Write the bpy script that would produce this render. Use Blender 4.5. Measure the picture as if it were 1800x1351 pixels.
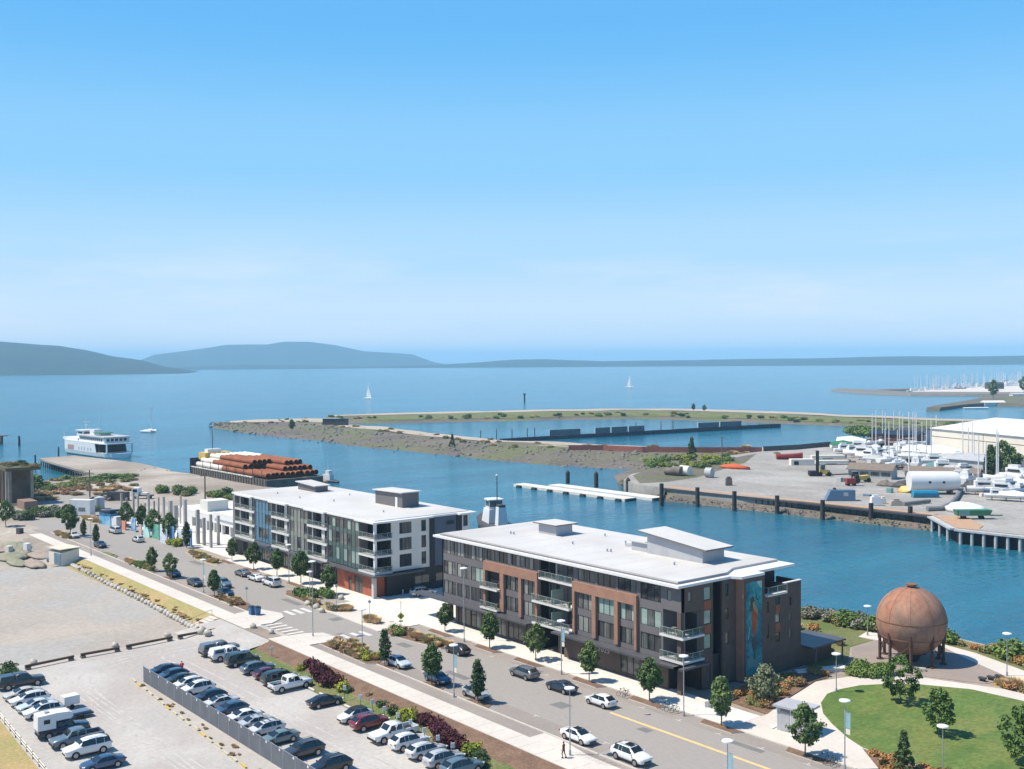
import bpy, math, random
from mathutils import Vector, Matrix, noise as MN
D = bpy.data
SC = bpy.context.scene
COL = SC.collection
for o in list(D.objects): D.objects.remove(o)
R = math.radians

# ---------------------------------------------------------------- camera
CAM = Vector((98.2096, -107.725, 45.0))
RT = Vector((0.62534353, 0.78031837, -0.00697967))
UP = Vector((-0.01226633, 0.01877258, 0.99974853))
FW = Vector((-0.78025317, 0.62510066, -0.02131095))
cd = D.cameras.new('camera')
cd.sensor_width = 36.0
cd.lens = 38.0
cd.clip_start = 1.0
cd.clip_end = 120000.0
cam = D.objects.new('camera', cd)
COL.objects.link(cam)
mw = Matrix((RT, UP, -FW)).transposed().to_4x4()
mw.translation = CAM
cam.matrix_world = mw
SC.camera = cam

# ---------------------------------------------------------------- sky, sun, exposure
SUN_EL, SUN_AZ = R(58), R(217)
world = D.worlds.new('World')
SC.world = world
world.use_nodes = True
nt = world.node_tree
for n in list(nt.nodes): nt.nodes.remove(n)
def N(tree, kind, **kw):
    n = tree.nodes.new(kind)
    for k, v in kw.items():
        if k == 'ins':
            for a, b in v.items(): n.inputs[a].default_value = b
        else: setattr(n, k, v)
    return n
sky = N(nt, 'ShaderNodeTexSky', sky_type='NISHITA', sun_disc=False)
sky.sun_elevation = SUN_EL
sky.sun_rotation = SUN_AZ
sky.altitude = 0
sky.air_density = 1.0
sky.dust_density = 0.4
sky.ozone_density = 3.0
hs = N(nt, 'ShaderNodeHueSaturation', ins={'Hue': 0.497, 'Saturation': 1.38, 'Value': 1.0})
bg = N(nt, 'ShaderNodeBackground', ins={'Strength': 0.118})
wo = N(nt, 'ShaderNodeOutputWorld')
# thin high cirrus: stretched noise over the whole dome, strongest in a low belt
tc = N(nt, 'ShaderNodeTexCoord')
mp = N(nt, 'ShaderNodeMapping')
mp.inputs['Scale'].default_value = (2.2, 2.2, 15.0)
mp.inputs['Rotation'].default_value = (R(4), R(-3), 0)
n1 = N(nt, 'ShaderNodeTexNoise', ins={'Scale': 1.0, 'Detail': 7.0, 'Roughness': 0.62})
r1 = N(nt, 'ShaderNodeValToRGB')
r1.color_ramp.elements[0].position = 0.46
r1.color_ramp.elements[1].position = 0.74
sx = N(nt, 'ShaderNodeSeparateXYZ')
mr = N(nt, 'ShaderNodeMapRange', ins={'From Min': 0.125, 'From Max': 0.05, 'To Min': 0.0, 'To Max': 0.75})
mm = N(nt, 'ShaderNodeMath', operation='MULTIPLY')
mx = N(nt, 'ShaderNodeMix', data_type='RGBA')
mx.inputs['B'].default_value = (6.3, 6.1, 6.3, 1)
L = nt.links.new
L(tc.outputs['Generated'], mp.inputs['Vector'])
L(mp.outputs['Vector'], n1.inputs['Vector'])
L(n1.outputs['Fac'], r1.inputs['Fac'])
L(tc.outputs['Generated'], sx.inputs['Vector'])
L(sx.outputs['Z'], mr.inputs['Value'])
L(r1.outputs['Color'], mm.inputs[0])
L(mr.outputs['Result'], mm.inputs[1])
L(mm.outputs['Value'], mx.inputs['Factor'])
L(sky.outputs['Color'], hs.inputs['Color'])
# pale blue band that whitens towards the horizon, the same all the way round
gr = N(nt, 'ShaderNodeValToRGB')
gr.color_ramp.interpolation = 'EASE'
E_ = gr.color_ramp.elements
E_[0].position = 0.0; E_[0].color = (0.98, 0.96, 1.0, 1)
E_[1].position = 1.0; E_[1].color = (0.135, 0.47, 0.90, 1)
for p_, c_ in ((0.12, (0.72, 0.84, 0.96, 1)), (0.33, (0.45, 0.71, 0.955, 1)), (0.60, (0.27, 0.60, 0.935, 1))):
    e_ = E_.new(p_); e_.color = c_
zr = N(nt, 'ShaderNodeMapRange', ins={'From Min': 0.0, 'From Max': 0.30})
gm = N(nt, 'ShaderNodeMix', data_type='RGBA')
gs = N(nt, 'ShaderNodeVectorMath', operation='SCALE'); gs.inputs['Scale'].default_value = 6.3
gf = N(nt, 'ShaderNodeMapRange', interpolation_type='SMOOTHSTEP', ins={'From Min': 0.25, 'From Max': 0.62, 'To Min': 1.0, 'To Max': 0.0})
L(sx.outputs['Z'], zr.inputs['Value']); L(zr.outputs['Result'], gr.inputs['Fac']); L(gr.outputs['Color'], gs.inputs[0])
L(sx.outputs['Z'], gf.inputs['Value']); L(gf.outputs['Result'], gm.inputs['Factor'])
L(hs.outputs['Color'], gm.inputs['A']); L(gs.outputs['Vector'], gm.inputs['B']); L(gm.outputs['Result'], mx.inputs['A'])
L(mx.outputs['Result'], bg.inputs['Color'])
L(bg.outputs['Background'], wo.inputs['Surface'])

sd = D.lights.new('sun', 'SUN')
sd.energy = 4.4
sd.angle = R(0.53)
sd.color = (1.0, 0.905, 0.755)
sun = D.objects.new('sun', sd)
COL.objects.link(sun)
sdir = Vector((math.sin(SUN_AZ) * math.cos(SUN_EL), math.cos(SUN_AZ) * math.cos(SUN_EL), math.sin(SUN_EL)))
sun.rotation_euler = sdir.to_track_quat('Z', 'Y').to_euler()
sun.location = (0, 0, 200)
SC.view_settings.view_transform = 'Standard'
SC.view_settings.look = 'None'
SC.view_settings.exposure = 0.52
SC.view_settings.gamma = 1.0
SC.view_settings.use_curve_mapping = False
SC.cycles.use_denoising = True
SC.cycles.max_bounces = 6
SC.cycles.diffuse_bounces = 3
SC.cycles.glossy_bounces = 3
SC.cycles.transparent_max_bounces = 8
SC.cycles.volume_bounces = 2

# ---------------------------------------------------------------- helpers
WATER = -4.0
LOT = -1.2
def ray(px, py): return FW + (px - 900) / 1900 * RT + (675.5 - py) / 1900 * UP
def G(px, py, z=0.0):
    d = ray(px, py)
    return CAM + d * ((z - CAM.z) / d.z)
def GX(pts, z=0.0): return [(G(a, b, z).x, G(a, b, z).y) for a, b in pts]

def rnd(a, b): return random.uniform(a, b)

class MB:
    def __init__(s): s.v, s.f, s.m, s.s = [], [], [], []
    def face(s, pts, mi=0, smooth=False):
        b = len(s.v)
        s.v.extend([tuple(p) for p in pts])
        s.f.append(tuple(range(b, b + len(pts)))); s.m.append(mi); s.s.append(smooth)
    def raw(s, vs, fs, mi=0, smooth=False):
        b = len(s.v)
        s.v.extend([tuple(p) for p in vs])
        for f in fs:
            s.f.append(tuple(i + b for i in f)); s.m.append(mi); s.s.append(smooth)
    def box(s, x0, x1, y0, y1, z0, z1, mi=0):
        s.raw([(x0,y0,z0),(x1,y0,z0),(x1,y1,z0),(x0,y1,z0),(x0,y0,z1),(x1,y0,z1),(x1,y1,z1),(x0,y1,z1)],
              [(0,3,2,1),(4,5,6,7),(0,1,5,4),(1,2,6,5),(2,3,7,6),(3,0,4,7)], mi)
    def cbox(s, c, sz, rz=0.0, mi=0, ry=0.0, taper=1.0):
        M = Matrix.Translation(c) @ Matrix.Rotation(rz, 4, 'Z') @ Matrix.Rotation(ry, 4, 'Y')
        hx, hy, hz = sz[0]/2, sz[1]/2, sz[2]/2
        t = taper
        q = [(-hx,-hy,-hz),(hx,-hy,-hz),(hx,hy,-hz),(-hx,hy,-hz),(-hx*t,-hy*t,hz),(hx*t,-hy*t,hz),(hx*t,hy*t,hz),(-hx*t,hy*t,hz)]
        s.raw([M @ Vector(p) for p in q], [(0,3,2,1),(4,5,6,7),(0,1,5,4),(1,2,6,5),(2,3,7,6),(3,0,4,7)], mi)
    def prism(s, poly, z0, z1, mi=0, side=None):
        n = len(poly)
        a = sum(poly[i][0]*poly[(i+1) % n][1] - poly[(i+1) % n][0]*poly[i][1] for i in range(n))
        if a < 0: poly = poly[::-1]
        vs = [(p[0], p[1], z0) for p in poly] + [(p[0], p[1], z1) for p in poly]
        s.raw(vs, [tuple(range(n, 2*n))], mi)
        s.raw(vs, [(i, (i+1) % n, n+(i+1) % n, n+i) for i in range(n)] + [tuple(reversed(range(n)))], mi if side is None else side)
    def cyl(s, a, b, r0, r1=None, n=8, mi=0, caps=True, smooth=True):
        a, b = Vector(a), Vector(b)
        r1 = r0 if r1 is None else r1
        d = (b - a).normalized()
        u = d.orthogonal().normalized(); w = d.cross(u)
        vs = []
        for c, r in ((a, r0), (b, r1)):
            for i in range(n):
                t = 2*math.pi*i/n
                vs.append(c + u*(r*math.cos(t)) + w*(r*math.sin(t)))
        s.raw(vs, [(i, (i+1) % n, n+(i+1) % n, n+i) for i in range(n)], mi, smooth)
        if caps:
            s.raw(vs[:n], [tuple(reversed(range(n)))], mi)
            s.raw(vs[n:], [tuple(range(n))], mi)
    def tube(s, pts, r, n=6, mi=0):
        for a, b in zip(pts[:-1], pts[1:]): s.cyl(a, b, r, r, n, mi)
    def loft(s, rings, mi=0, smooth=True, closed=True, cap=True):
        n = len(rings[0])
        vs = [p for r in rings for p in r]
        fs = []
        for k in range(len(rings)-1):
            for i in range(n if closed else n-1):
                j = (i+1) % n
                fs.append((k*n+i, k*n+j, (k+1)*n+j, (k+1)*n+i))
        s.raw(vs, fs, mi, smooth)
        if cap:
            s.raw(rings[0], [tuple(reversed(range(n)))], mi)
            s.raw(rings[-1], [tuple(range(n))], mi)
    def ell(s, c, rx, ry, rz, n=10, m=6, mi=0, jit=0.0, seed=0, lo=-1.0):
        rings = []
        for k in range(m+1):
            ph = -math.pi/2 + math.pi*k/m
            zz = max(math.sin(ph), lo)
            r = []
            for i in range(n):
                t = 2*math.pi*i/n
                j = 1 + jit*MN.noise(Vector((math.cos(t)*1.7+seed, math.sin(t)*1.7, zz*1.7+seed*.37)))
                cr = max(math.cos(ph), 0.02)
                r.append((c[0]+rx*cr*math.cos(t)*j, c[1]+ry*cr*math.sin(t)*j, c[2]+rz*zz*j))
            rings.append(r)
        s.loft(rings, mi, True, True, True)
    def sheet(s, poly, z, mi=0): s.face([(p[0], p[1], z) for p in poly], mi)
    def mesh(s, name, mats):
        me = D.meshes.new(name)
        me.from_pydata(s.v, [], s.f)
        for m in (mats if isinstance(mats, (list, tuple)) else [mats]): me.materials.append(m)
        me.polygons.foreach_set('material_index', s.m)
        me.polygons.foreach_set('use_smooth', s.s)
        me.update()
        return me
    def build(s, name, mats, parent=None, loc=None, label=None, cat=None, group=None, kind=None):
        return put(name, s.mesh(name, mats), parent, loc, label, cat, group, kind)

def tag(o, label=None, cat=None, group=None, kind=None):
    if label: o['label'] = label
    if cat: o['category'] = cat
    if group: o['group'] = group
    if kind: o['kind'] = kind
    return o
def put(name, me, parent=None, loc=None, label=None, cat=None, group=None, kind=None, rz=0.0):
    o = D.objects.new(name, me)
    COL.objects.link(o)
    if parent is not None: o.parent = parent
    if loc is not None: o.location = loc
    if rz: o.rotation_euler = (0, 0, rz)
    return tag(o, label, cat, group, kind)
def thing(name, label, cat, loc=(0, 0, 0), rz=0.0, group=None):
    o = D.objects.new(name, None)
    o.empty_display_size = 0.5
    COL.objects.link(o)
    o.location = loc
    o.rotation_euler = (0, 0, rz)
    return tag(o, label, cat, group)
def dup(root, loc=None, rz=None, label=None, group=None, sc=None, color=None):
    r = root.copy(); COL.objects.link(r)
    if loc is not None: r.location = loc
    if rz is not None: r.rotation_euler = (0, 0, rz)
    if sc is not None: r.scale = (sc, sc, sc) if not isinstance(sc, tuple) else sc
    if label: r['label'] = label
    if group: r['group'] = group
    if color: r.color = color
    for ch in list(root.children):
        c = ch.copy(); COL.objects.link(c); c.parent = r
        if color and c.get('tint'): c.color = color
        for g in list(ch.children):
            d = g.copy(); COL.objects.link(d); d.parent = c
            if color and d.get('tint'): d.color = color
    return r
def struct(name, mb, mats, kind='structure'): return mb.build(name, mats, kind=kind)

# ---------------------------------------------------------------- materials
MATS = {}
def mat(name, c1, c2=None, scale=1.0, rough=0.7, metal=0.0, spec=0.4, fine=0.08, fscale=6.0, bump=0.0, bscale=3.0,
        stretch=(1, 1, 1), c3=None, big=0.02, world=False, alpha=1.0, objcol=False, objrand=0.0, lo=0.35, hi=0.65, coat=0.0):
    if name in MATS: return MATS[name]
    m = D.materials.new(name); m.use_nodes = True
    t = m.node_tree
    b = t.nodes['Principled BSDF']
    b.inputs['Roughness'].default_value = rough
    b.inputs['Metallic'].default_value = metal
    b.inputs['Specular IOR Level'].default_value = spec
    if coat: b.inputs['Coat Weight'].default_value = coat; b.inputs['Coat Roughness'].default_value = 0.06
    if alpha < 1: b.inputs['Alpha'].default_value = alpha
    lk = t.links.new
    if world:
        co = N(t, 'ShaderNodeNewGeometry').outputs['Position']
    else:
        co = N(t, 'ShaderNodeTexCoord').outputs['Object']
    mpn = N(t, 'ShaderNodeMapping'); mpn.inputs['Scale'].default_value = stretch
    lk(co, mpn.inputs['Vector'])
    vec = mpn.outputs['Vector']
    def nz(sc, det=4.0):
        n = N(t, 'ShaderNodeTexNoise', ins={'Scale': sc, 'Detail': det, 'Roughness': 0.6})
        lk(vec, n.inputs['Vector']); return n.outputs['Fac']
    def ramp(fac, a, z):
        r = N(t, 'ShaderNodeMapRange', ins={'From Min': a, 'From Max': z}); lk(fac, r.inputs['Value']); return r.outputs['Result']
    def mix(fac, a, z):
        n = N(t, 'ShaderNodeMix', data_type='RGBA')
        lk(fac, n.inputs['Factor'])
        for k, q in (('A', a), ('B', z)):
            if hasattr(q, 'links'): lk(q, n.inputs[k])
            else: n.inputs[k].default_value = (*q, 1)
        return n.outputs['Result']
    if objcol:
        cur = N(t, 'ShaderNodeObjectInfo').outputs['Color']
    else:
        cur = None
        c2 = c2 or tuple(x*0.8 for x in c1)
        cur = mix(ramp(nz(scale), lo, hi), c1, c2)
        if c3: cur = mix(ramp(nz(big, 6.0), 0.45, 0.62), cur, c3)
    if fine:
        hv = N(t, 'ShaderNodeHueSaturation')
        r = N(t, 'ShaderNodeMapRange', ins={'From Min': 0.3, 'From Max': 0.7, 'To Min': 1-fine, 'To Max': 1+fine})
        lk(nz(fscale, 3.0), r.inputs['Value'])
        lk(r.outputs['Result'], hv.inputs['Value'])
        lk(cur, hv.inputs['Color'])
        cur = hv.outputs['Color']
    if objrand:
        hv = N(t, 'ShaderNodeHueSaturation')
        for k_, out, a_, z_ in (('Value', 'Random', 1-objrand, 1+objrand), ('Hue', 'Random', 0.515, 0.485)):
            r = N(t, 'ShaderNodeMapRange', ins={'From Min': 0.0, 'From Max': 1.0, 'To Min': a_, 'To Max': z_})
            lk(N(t, 'ShaderNodeObjectInfo').outputs[out], r.inputs['Value']); lk(r.outputs['Result'], hv.inputs[k_])
        lk(cur, hv.inputs['Color']); cur = hv.outputs['Color']
    lk(cur, b.inputs['Base Color'])
    if bump:
        bn = N(t, 'ShaderNodeBump', ins={'Strength': bump, 'Distance': 0.1})
        lk(nz(bscale, 5.0), bn.inputs['Height'])
        lk(bn.outputs['Normal'], b.inputs['Normal'])
    MATS[name] = m
    return m
# ================================================================ SETTING
random.seed(3)
m_land = mat('dirt_ground', (0.31, 0.255, 0.205), (0.23, 0.195, 0.16), 0.05, 0.95, fine=0.14, fscale=0.8, world=True, c3=(0.40, 0.36, 0.31), big=0.02, bump=0.3, bscale=0.7)
m_gravel = mat('pale_gravel', (0.455, 0.43, 0.395), (0.39, 0.368, 0.34), 0.06, 0.95, fine=0.10, fscale=1.6, world=True, c3=(0.375, 0.34, 0.31), big=0.05, lo=0.42, hi=0.58, bump=0.3, bscale=2.0)
m_brown_gravel = mat('brown_gravel', (0.395, 0.345, 0.295), (0.325, 0.29, 0.25), 0.05, 0.95, fine=0.12, fscale=1.3, world=True, c3=(0.34, 0.33, 0.31), big=0.03, bump=0.35, bscale=1.7)
m_asphalt = mat('worn_asphalt', (0.305, 0.28, 0.253), (0.262, 0.242, 0.22), 0.06, 0.9, fine=0.07, fscale=3.0, world=True, c3=(0.30, 0.275, 0.25), big=0.03, stretch=(0.35, 1, 1))
m_paver = mat('parking_paver', (0.30, 0.262, 0.232), (0.25, 0.222, 0.20), 0.25, 0.92, fine=0.10, fscale=4.0, world=True, stretch=(0.4, 1, 1))
m_conc = mat('pale_concrete', (0.60, 0.55, 0.49), (0.54, 0.495, 0.44), 0.12, 0.85, fine=0.06, fscale=1.5, world=True)
m_conc2 = mat('white_concrete', (0.68, 0.64, 0.585), (0.61, 0.575, 0.53), 0.10, 0.85, fine=0.06, fscale=1.5, world=True)
m_joint = mat('joint_dark', (0.36, 0.33, 0.30), None, 1.0, 0.9, world=True)
m_straw = mat('dry_grass', (0.40, 0.29, 0.135), (0.33, 0.26, 0.11), 0.22, 0.95, fine=0.22, fscale=2.5, world=True, c3=(0.29, 0.26, 0.10), big=0.08, bump=0.7, bscale=2.5)
m_mulch = mat('bark_mulch', (0.20, 0.125, 0.082), (0.145, 0.09, 0.06), 0.4, 0.95, fine=0.3, fscale=4.0, world=True, bump=0.8, bscale=4.0)
m_weeds = mat('weedy_grass', (0.12, 0.155, 0.05), (0.20, 0.165, 0.08), 0.35, 0.95, fine=0.28, fscale=3.0, world=True, c3=(0.09, 0.135, 0.035), big=0.12, bump=0.8, bscale=3.0)
m_lawn = mat('mown_lawn', (0.105, 0.165, 0.034), (0.075, 0.135, 0.026), 0.16, 0.95, fine=0.24, fscale=2.2, world=True, c3=(0.165, 0.185, 0.05), big=0.11, stretch=(1, 0.6, 1), bump=0.5, bscale=5.0)
m_brownplaza = mat('brown_plaza', (0.30, 0.245, 0.21), (0.26, 0.215, 0.19), 0.2, 0.9, fine=0.06, fscale=2.0, world=True)
m_white_paint = mat('white_road_paint', (0.66, 0.64, 0.61), (0.52, 0.50, 0.48), 1.2, 0.7, world=True)
m_yellow_paint = mat('yellow_road_paint', (0.72, 0.52, 0.22), (0.62, 0.46, 0.22), 0.7, 0.7, world=True)
m_rock = mat('grey_riprap', (0.22, 0.20, 0.185), (0.14, 0.13, 0.12), 0.5, 0.95, fine=0.25, fscale=2.0)
m_berm = mat('breakwater_soil', (0.165, 0.135, 0.11), (0.105, 0.092, 0.078), 0.03, 0.95, fine=0.3, fscale=0.5, world=True, c3=(0.125, 0.135, 0.055), big=0.025, bump=0.8, bscale=0.5)
m_tan = mat('tan_track', (0.44, 0.37, 0.29), (0.36, 0.31, 0.25), 0.05, 0.95, fine=0.15, fscale=0.5, world=True)
m_yard = mat('yard_gravel', (0.36, 0.345, 0.32), (0.28, 0.268, 0.25), 0.035, 0.95, fine=0.16, fscale=0.6, world=True, c3=(0.26, 0.235, 0.205), big=0.025, lo=.4, hi=.6)
m_forest = mat('far_forest', (0.013, 0.032, 0.030), (0.022, 0.042, 0.032), 0.004, 0.95, fine=0.3, fscale=0.02, world=True)

# ---- water
def water_mat():
    m = D.materials.new('sea_water'); m.use_nodes = True
    t = m.node_tree; b = t.nodes['Principled BSDF']; lk = t.links.new
    b.inputs['IOR'].default_value = 1.33
    b.inputs['Roughness'].default_value = 0.13
    geo = N(t, 'ShaderNodeNewGeometry').outputs['Position']
    def nz(st, sc, det, rot=0.0):
        mpn = N(t, 'ShaderNodeMapping'); mpn.inputs['Scale'].default_value = st; mpn.inputs['Rotation'].default_value = (0, 0, rot)
        lk(geo, mpn.inputs['Vector'])
        n = N(t, 'ShaderNodeTexNoise', ins={'Scale': sc, 'Detail': det, 'Roughness': 0.6}); lk(mpn.outputs['Vector'], n.inputs['Vector'])
        return n.outputs['Fac']
    b1_ = nz((1, 0.22, 1), 0.010, 5.0, R(20)); b2_ = nz((1, 0.12, 1), 0.035, 4.0, R(38))
    bm_ = N(t, 'ShaderNodeMath', operation='MULTIPLY_ADD'); lk(b2_, bm_.inputs[0]); bm_.inputs[1].default_value = 0.45
    bh_ = N(t, 'ShaderNodeMath', operation='MULTIPLY'); lk(b1_, bh_.inputs[0]); bh_.inputs[1].default_value = 0.55; lk(bh_.outputs['Value'], bm_.inputs[2])
    big = bm_.outputs['Value']
    cr = N(t, 'ShaderNodeMapRange', ins={'From Min': 0.44, 'From Max': 0.60}); lk(big, cr.inputs['Value'])
    mxn = N(t, 'ShaderNodeMix', data_type='RGBA')
    mxn.inputs['A'].default_value = (0.008, 0.098, 0.160, 1)
    mxn.inputs['B'].default_value = (0.022, 0.172, 0.250, 1)
    lk(cr.outputs['Result'], mxn.inputs['Factor']); lk(mxn.outputs['Result'], b.inputs['Base Color'])
    w1 = nz((1, 0.45, 1), 0.55, 5.0, R(35)); w2 = nz((1, 0.5, 1), 0.06, 4.0, R(10))
    ad = N(t, 'ShaderNodeMath', operation='MULTIPLY_ADD'); lk(w2, ad.inputs[0]); ad.inputs[1].default_value = 2.2; lk(w1, ad.inputs[2])
    sm = N(t, 'ShaderNodeMapRange', ins={'From Min': 0.3, 'From Max': 0.7, 'To Min': 0.25, 'To Max': 0.75}); lk(big, sm.inputs['Value'])
    bn = N(t, 'ShaderNodeBump', ins={'Distance': 1.3}); lk(sm.outputs['Result'], bn.inputs['Strength'])
    lk(ad.outputs['Value'], bn.inputs['Height']); lk(bn.outputs['Normal'], b.inputs['Normal'])
    return m
w = MB(); w.sheet([(-60000, -60000), (60000, -60000), (60000, 60000), (-60000, 60000)], WATER)
struct('sea_water', w, water_mat())

# ---- far hills and islands
def at_dist(px, py, dist):
    d = ray(px, py); return CAM + d * (dist / math.hypot(d.x, d.y))
def hill(name, prof, dist, depth, amp, seed, step=12):
    cols = []
    pts = []
    for (a, ya), (b, yb) in zip(prof[:-1], prof[1:]):
        n = max(1, int(abs(b-a)/step))
        for i in range(n): pts.append((a+(b-a)*i/n, ya+(yb-ya)*i/n))
    pts.append(prof[-1])
    for px, py in pts:
        c = []
        top = at_dist(px, py, dist+depth)
        for fr, hh in ((0.0, None), (0.12, 0.10), (0.3, 0.34), (0.55, 0.62), (0.8, 0.87), (1.0, 1.0), (1.6, 0.55), (2.4, None)):
            p = at_dist(px, 640, dist+depth*fr)
            if hh is None: z = WATER - 3
            else:
                z = WATER + (top.z - WATER)*hh
                z += amp*hh*(MN.noise(Vector((p.x, p.y, seed))*0.0011)*0.8 + MN.noise(Vector((p.x, p.y, seed))*0.006)*0.45) * (0.25 if hh == 1.0 else 1)
            c.append((p.x, p.y, max(z, WATER-3)))
        cols.append(c)
    mb = MB(); mb.loft(cols, 0, True, False, False)
    mb.build(name, m_forest, kind='structure')
hill('hill_ridge', [(-420, 640), (-300, 606), (-160, 597), (0, 600), (60, 605), (105, 608), (150, 616), (200, 627), (250, 634), (290, 645), (340, 652), (380, 657)], 5200, 1500, 26, 1.0)
hill('island_mountain', [(170, 650), (230, 640), (270, 624), (330, 617), (400, 607), (470, 606), (500, 601), (545, 601), (590, 607), (640, 618), (690, 621), (725, 623), (760, 636), (800, 646)], 11000, 1400, 36, 2.0, 16)
hill('island_shore', [(250, 651), (300, 648), (360, 644), (430, 641), (520, 642), (640, 645), (750, 642), (820, 639), (900, 633), (960, 632), (1060, 635), (1200, 634), (1330, 631), (1450, 630), (1560, 627), (1700, 627), (1830, 625), (2300, 622)], 8200, 900, 16, 3.0, 7)

# ---- main land at street level, with its shore slopes
shore = [(260, 54), (60, 55), (30, 54), (5, 57), (-20, 52), (-60, 55), (-110, 56), (-150, 57)]
lf = GX([(600, 864), (462, 854), (400, 843), (335, 831), (300, 827), (262, 820), (240, 829), (172, 833), (100, 839), (62, 848), (40, 853), (0, 868), (-60, 890)])
coast = shore + lf
land = MB()
poly = coast + [(-520, -29.2), (260, -29.2)]
land.sheet(poly, -0.02)
rings_o, rings_i = [], []
for i, (x, y) in enumerate(coast):
    a = coast[max(i-1, 0)]; b = coast[min(i+1, len(coast)-1)]
    d = Vector((b[0]-a[0], b[1]-a[1])).normalized()
    nrm = Vector((d.y, -d.x))
    k = 4.2
    rings_i.append((x, y, -0.02)); rings_o.append((x+nrm.x*k+rnd(-.6, .6), y+nrm.y*k+rnd(-.6, .6), WATER-1.2))
land.loft([rings_i, rings_o], 1, False, False, False)
struct('ground', land, [m_land, m_rock])

low = MB()
low.sheet([(-64, -29.2), (260, -29.2), (260, -420), (-64, -420)], LOT-0.012)
low.sheet([(-79, -29.2), (-64, -29.2), (-64, -420), (-79, -420)], LOT-0.012)
struct('parking_lot_gravel', low, m_gravel)
low = MB(); low.sheet([(-162, -29.2), (-79, -29.2), (-79, -420), (-162, -420)], LOT-0.012)
struct('vacant_lot_gravel', low, m_brown_gravel)
low = MB(); low.sheet([(-520, -29.2), (-162, -29.2), (-162, -420), (-520, -420)], LOT-0.012)
struct('dirt_ground', low, m_land)

def bank(name, x0, x1, rows, m, step=2.0, amp=0.10):
    n = int((x1-x0)/step)
    cols = []
    for i in range(n+1):
        x = x0+(x1-x0)*i/n
        c = []
        for j, (y, z) in enumerate(rows):
            e = 0 if j in (0, len(rows)-1) else 1
            c.append((x, y + 0.35*MN.noise(Vector((x*.2, y, 5)))*e, z + amp*MN.noise(Vector((x*.35, y*.5, 2)))*e))
        cols.append(c)
    mb = MB(); mb.loft(cols, 0, True, False, False)
    return mb.build(name, m, kind='structure')
bank('mulch_bank', -62.5, 120, [(-29.2, -0.01), (-30.2, -0.12), (-31.5, -0.48), (-32.3, -0.72)], m_mulch)
bank('grass_bank', -62.5, 120, [(-32.3, -0.72), (-33.2, -0.95), (-34.3, -1.12), (-35.3, LOT-0.005)], m_weeds)
bank('dry_grass_bank', -160, -83, [(-29.2, -0.01), (-30.0, -0.2), (-31.2, -0.7), (-32.2, -1.02), (-33.4, LOT-0.005)], m_straw)
bank('dirt_bank', -520, -160, [(-29.2, -0.01), (-31, -0.3), (-34, -0.9), (-36, LOT-0.005)], m_land, 8.0)
mb = MB(); mb.loft([[(-83, -25.6, 0.006), (-62.5, -25.6, 0.006)], [(-83, -29.2, -0.1), (-62.5, -29.2, -0.1)], [(-83, -37.5, LOT-0.008), (-62.5, -37.5, LOT-0.008)]], 0, True, False, False)
mb.build('entrance_ramp', m_gravel, kind='structure')
mb = MB(); mb.loft([[(-62.5, -29.2, 0), (-62.5, -32.3, -0.72), (-62.5, -35.3, LOT)], [(-63.6, -29.2, -0.1), (-63.6, -32.5, -0.9), (-63.6, -35.3, LOT)]], 0, False, False, False)
mb.build('mulch_bank_end', m_mulch, kind='structure')

# ---- street
rd = MB(); rd.sheet([(-232, -23.4), (150, -23.4), (150, -4.8), (-232, -4.8)], 0.0)
struct('road', rd, m_asphalt)
rd = MB(); rd.sheet([(-252, -29.2), (-232, -23.4), (-232, -4.8), (-240, 8), (-300, 14), (-420, -12), (-420, -20), (-300, 2), (-258, -10), (-274, -29.2)], -0.004)
struct('cross_road', rd, m_asphalt)
pv = MB()
for x0, x1 in ((-135, -94), (-50, 150)): pv.sheet([(x0, -7.6), (x1, -7.6), (x1, -4.8), (x0, -4.8)], 0.004)
for x0, x1 in ((-210, -97), (-39, 8)): pv.sheet([(x0, -23.4), (x1, -23.4), (x1, -20.2), (x0, -20.2)], 0.004)
pv.sheet([(-215, -25.9), (-83, -25.9), (-83, -23.4), (-215, -23.4)], 0.008)
pv.sheet([(-62, -25.9), (150, -25.9), (150, -23.4), (-62, -23.4)], 0.008)
struct('parking_lane', pv, m_paver)
ph = MB()
for x0, x1 in ((-206, -73), (-64.2, 150)): ph.prism([(x0, -29.1), (x1, -29.1), (x1, -25.9), (x0, -25.9)], -0.25, 0.03)
struct('footpath', ph, m_conc)
jt = MB()
for x0, x1 in ((-206, -73), (-64.2, 60)):
    x = x0+2
    while x < x1: jt.box(x, x+0.05, -29.1, -25.9, 0.031, 0.034); x += 3.0
struct('footpath_joints', jt, m_joint)

sw = MB()
sw.prism([(-136, -4.8), (-79, -4.8), (-79, 0.4), (-136, 0.4)], -0.2, 0.12)
sw.prism([(-56, -4.8), (12, -4.8), (12, 1.2), (-56, 1.2)], -0.2, 0.12)
sw.prism([(-79, -7.0), (-56, -7.0), (-56, 30), (-79, 30)], -0.2, 0.114)
sw.prism([(-150, 0.4), (-142, 0.4), (-142, 26), (-150, 26)], -0.2, 0.118)
sw.prism([(-210, -3), (-136, -3), (-136, 0.4), (-150, 0.4), (-150, 22), (-210, 14)], -0.2, 0.11)
struct('sidewalk', sw, m_conc2)
kb = MB()
for x0, x1 in ((-136, -79), (-56, 60)): kb.box(x0, x1, -4.95, -4.803, -0.1, 0.15)
for x0, x1 in ((-206, -84), (-60, 60)): kb.box(x0, x1, -23.55, -23.4, -0.1, 0.14)
struct('kerb', kb, m_conc)
sj = MB()
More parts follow.
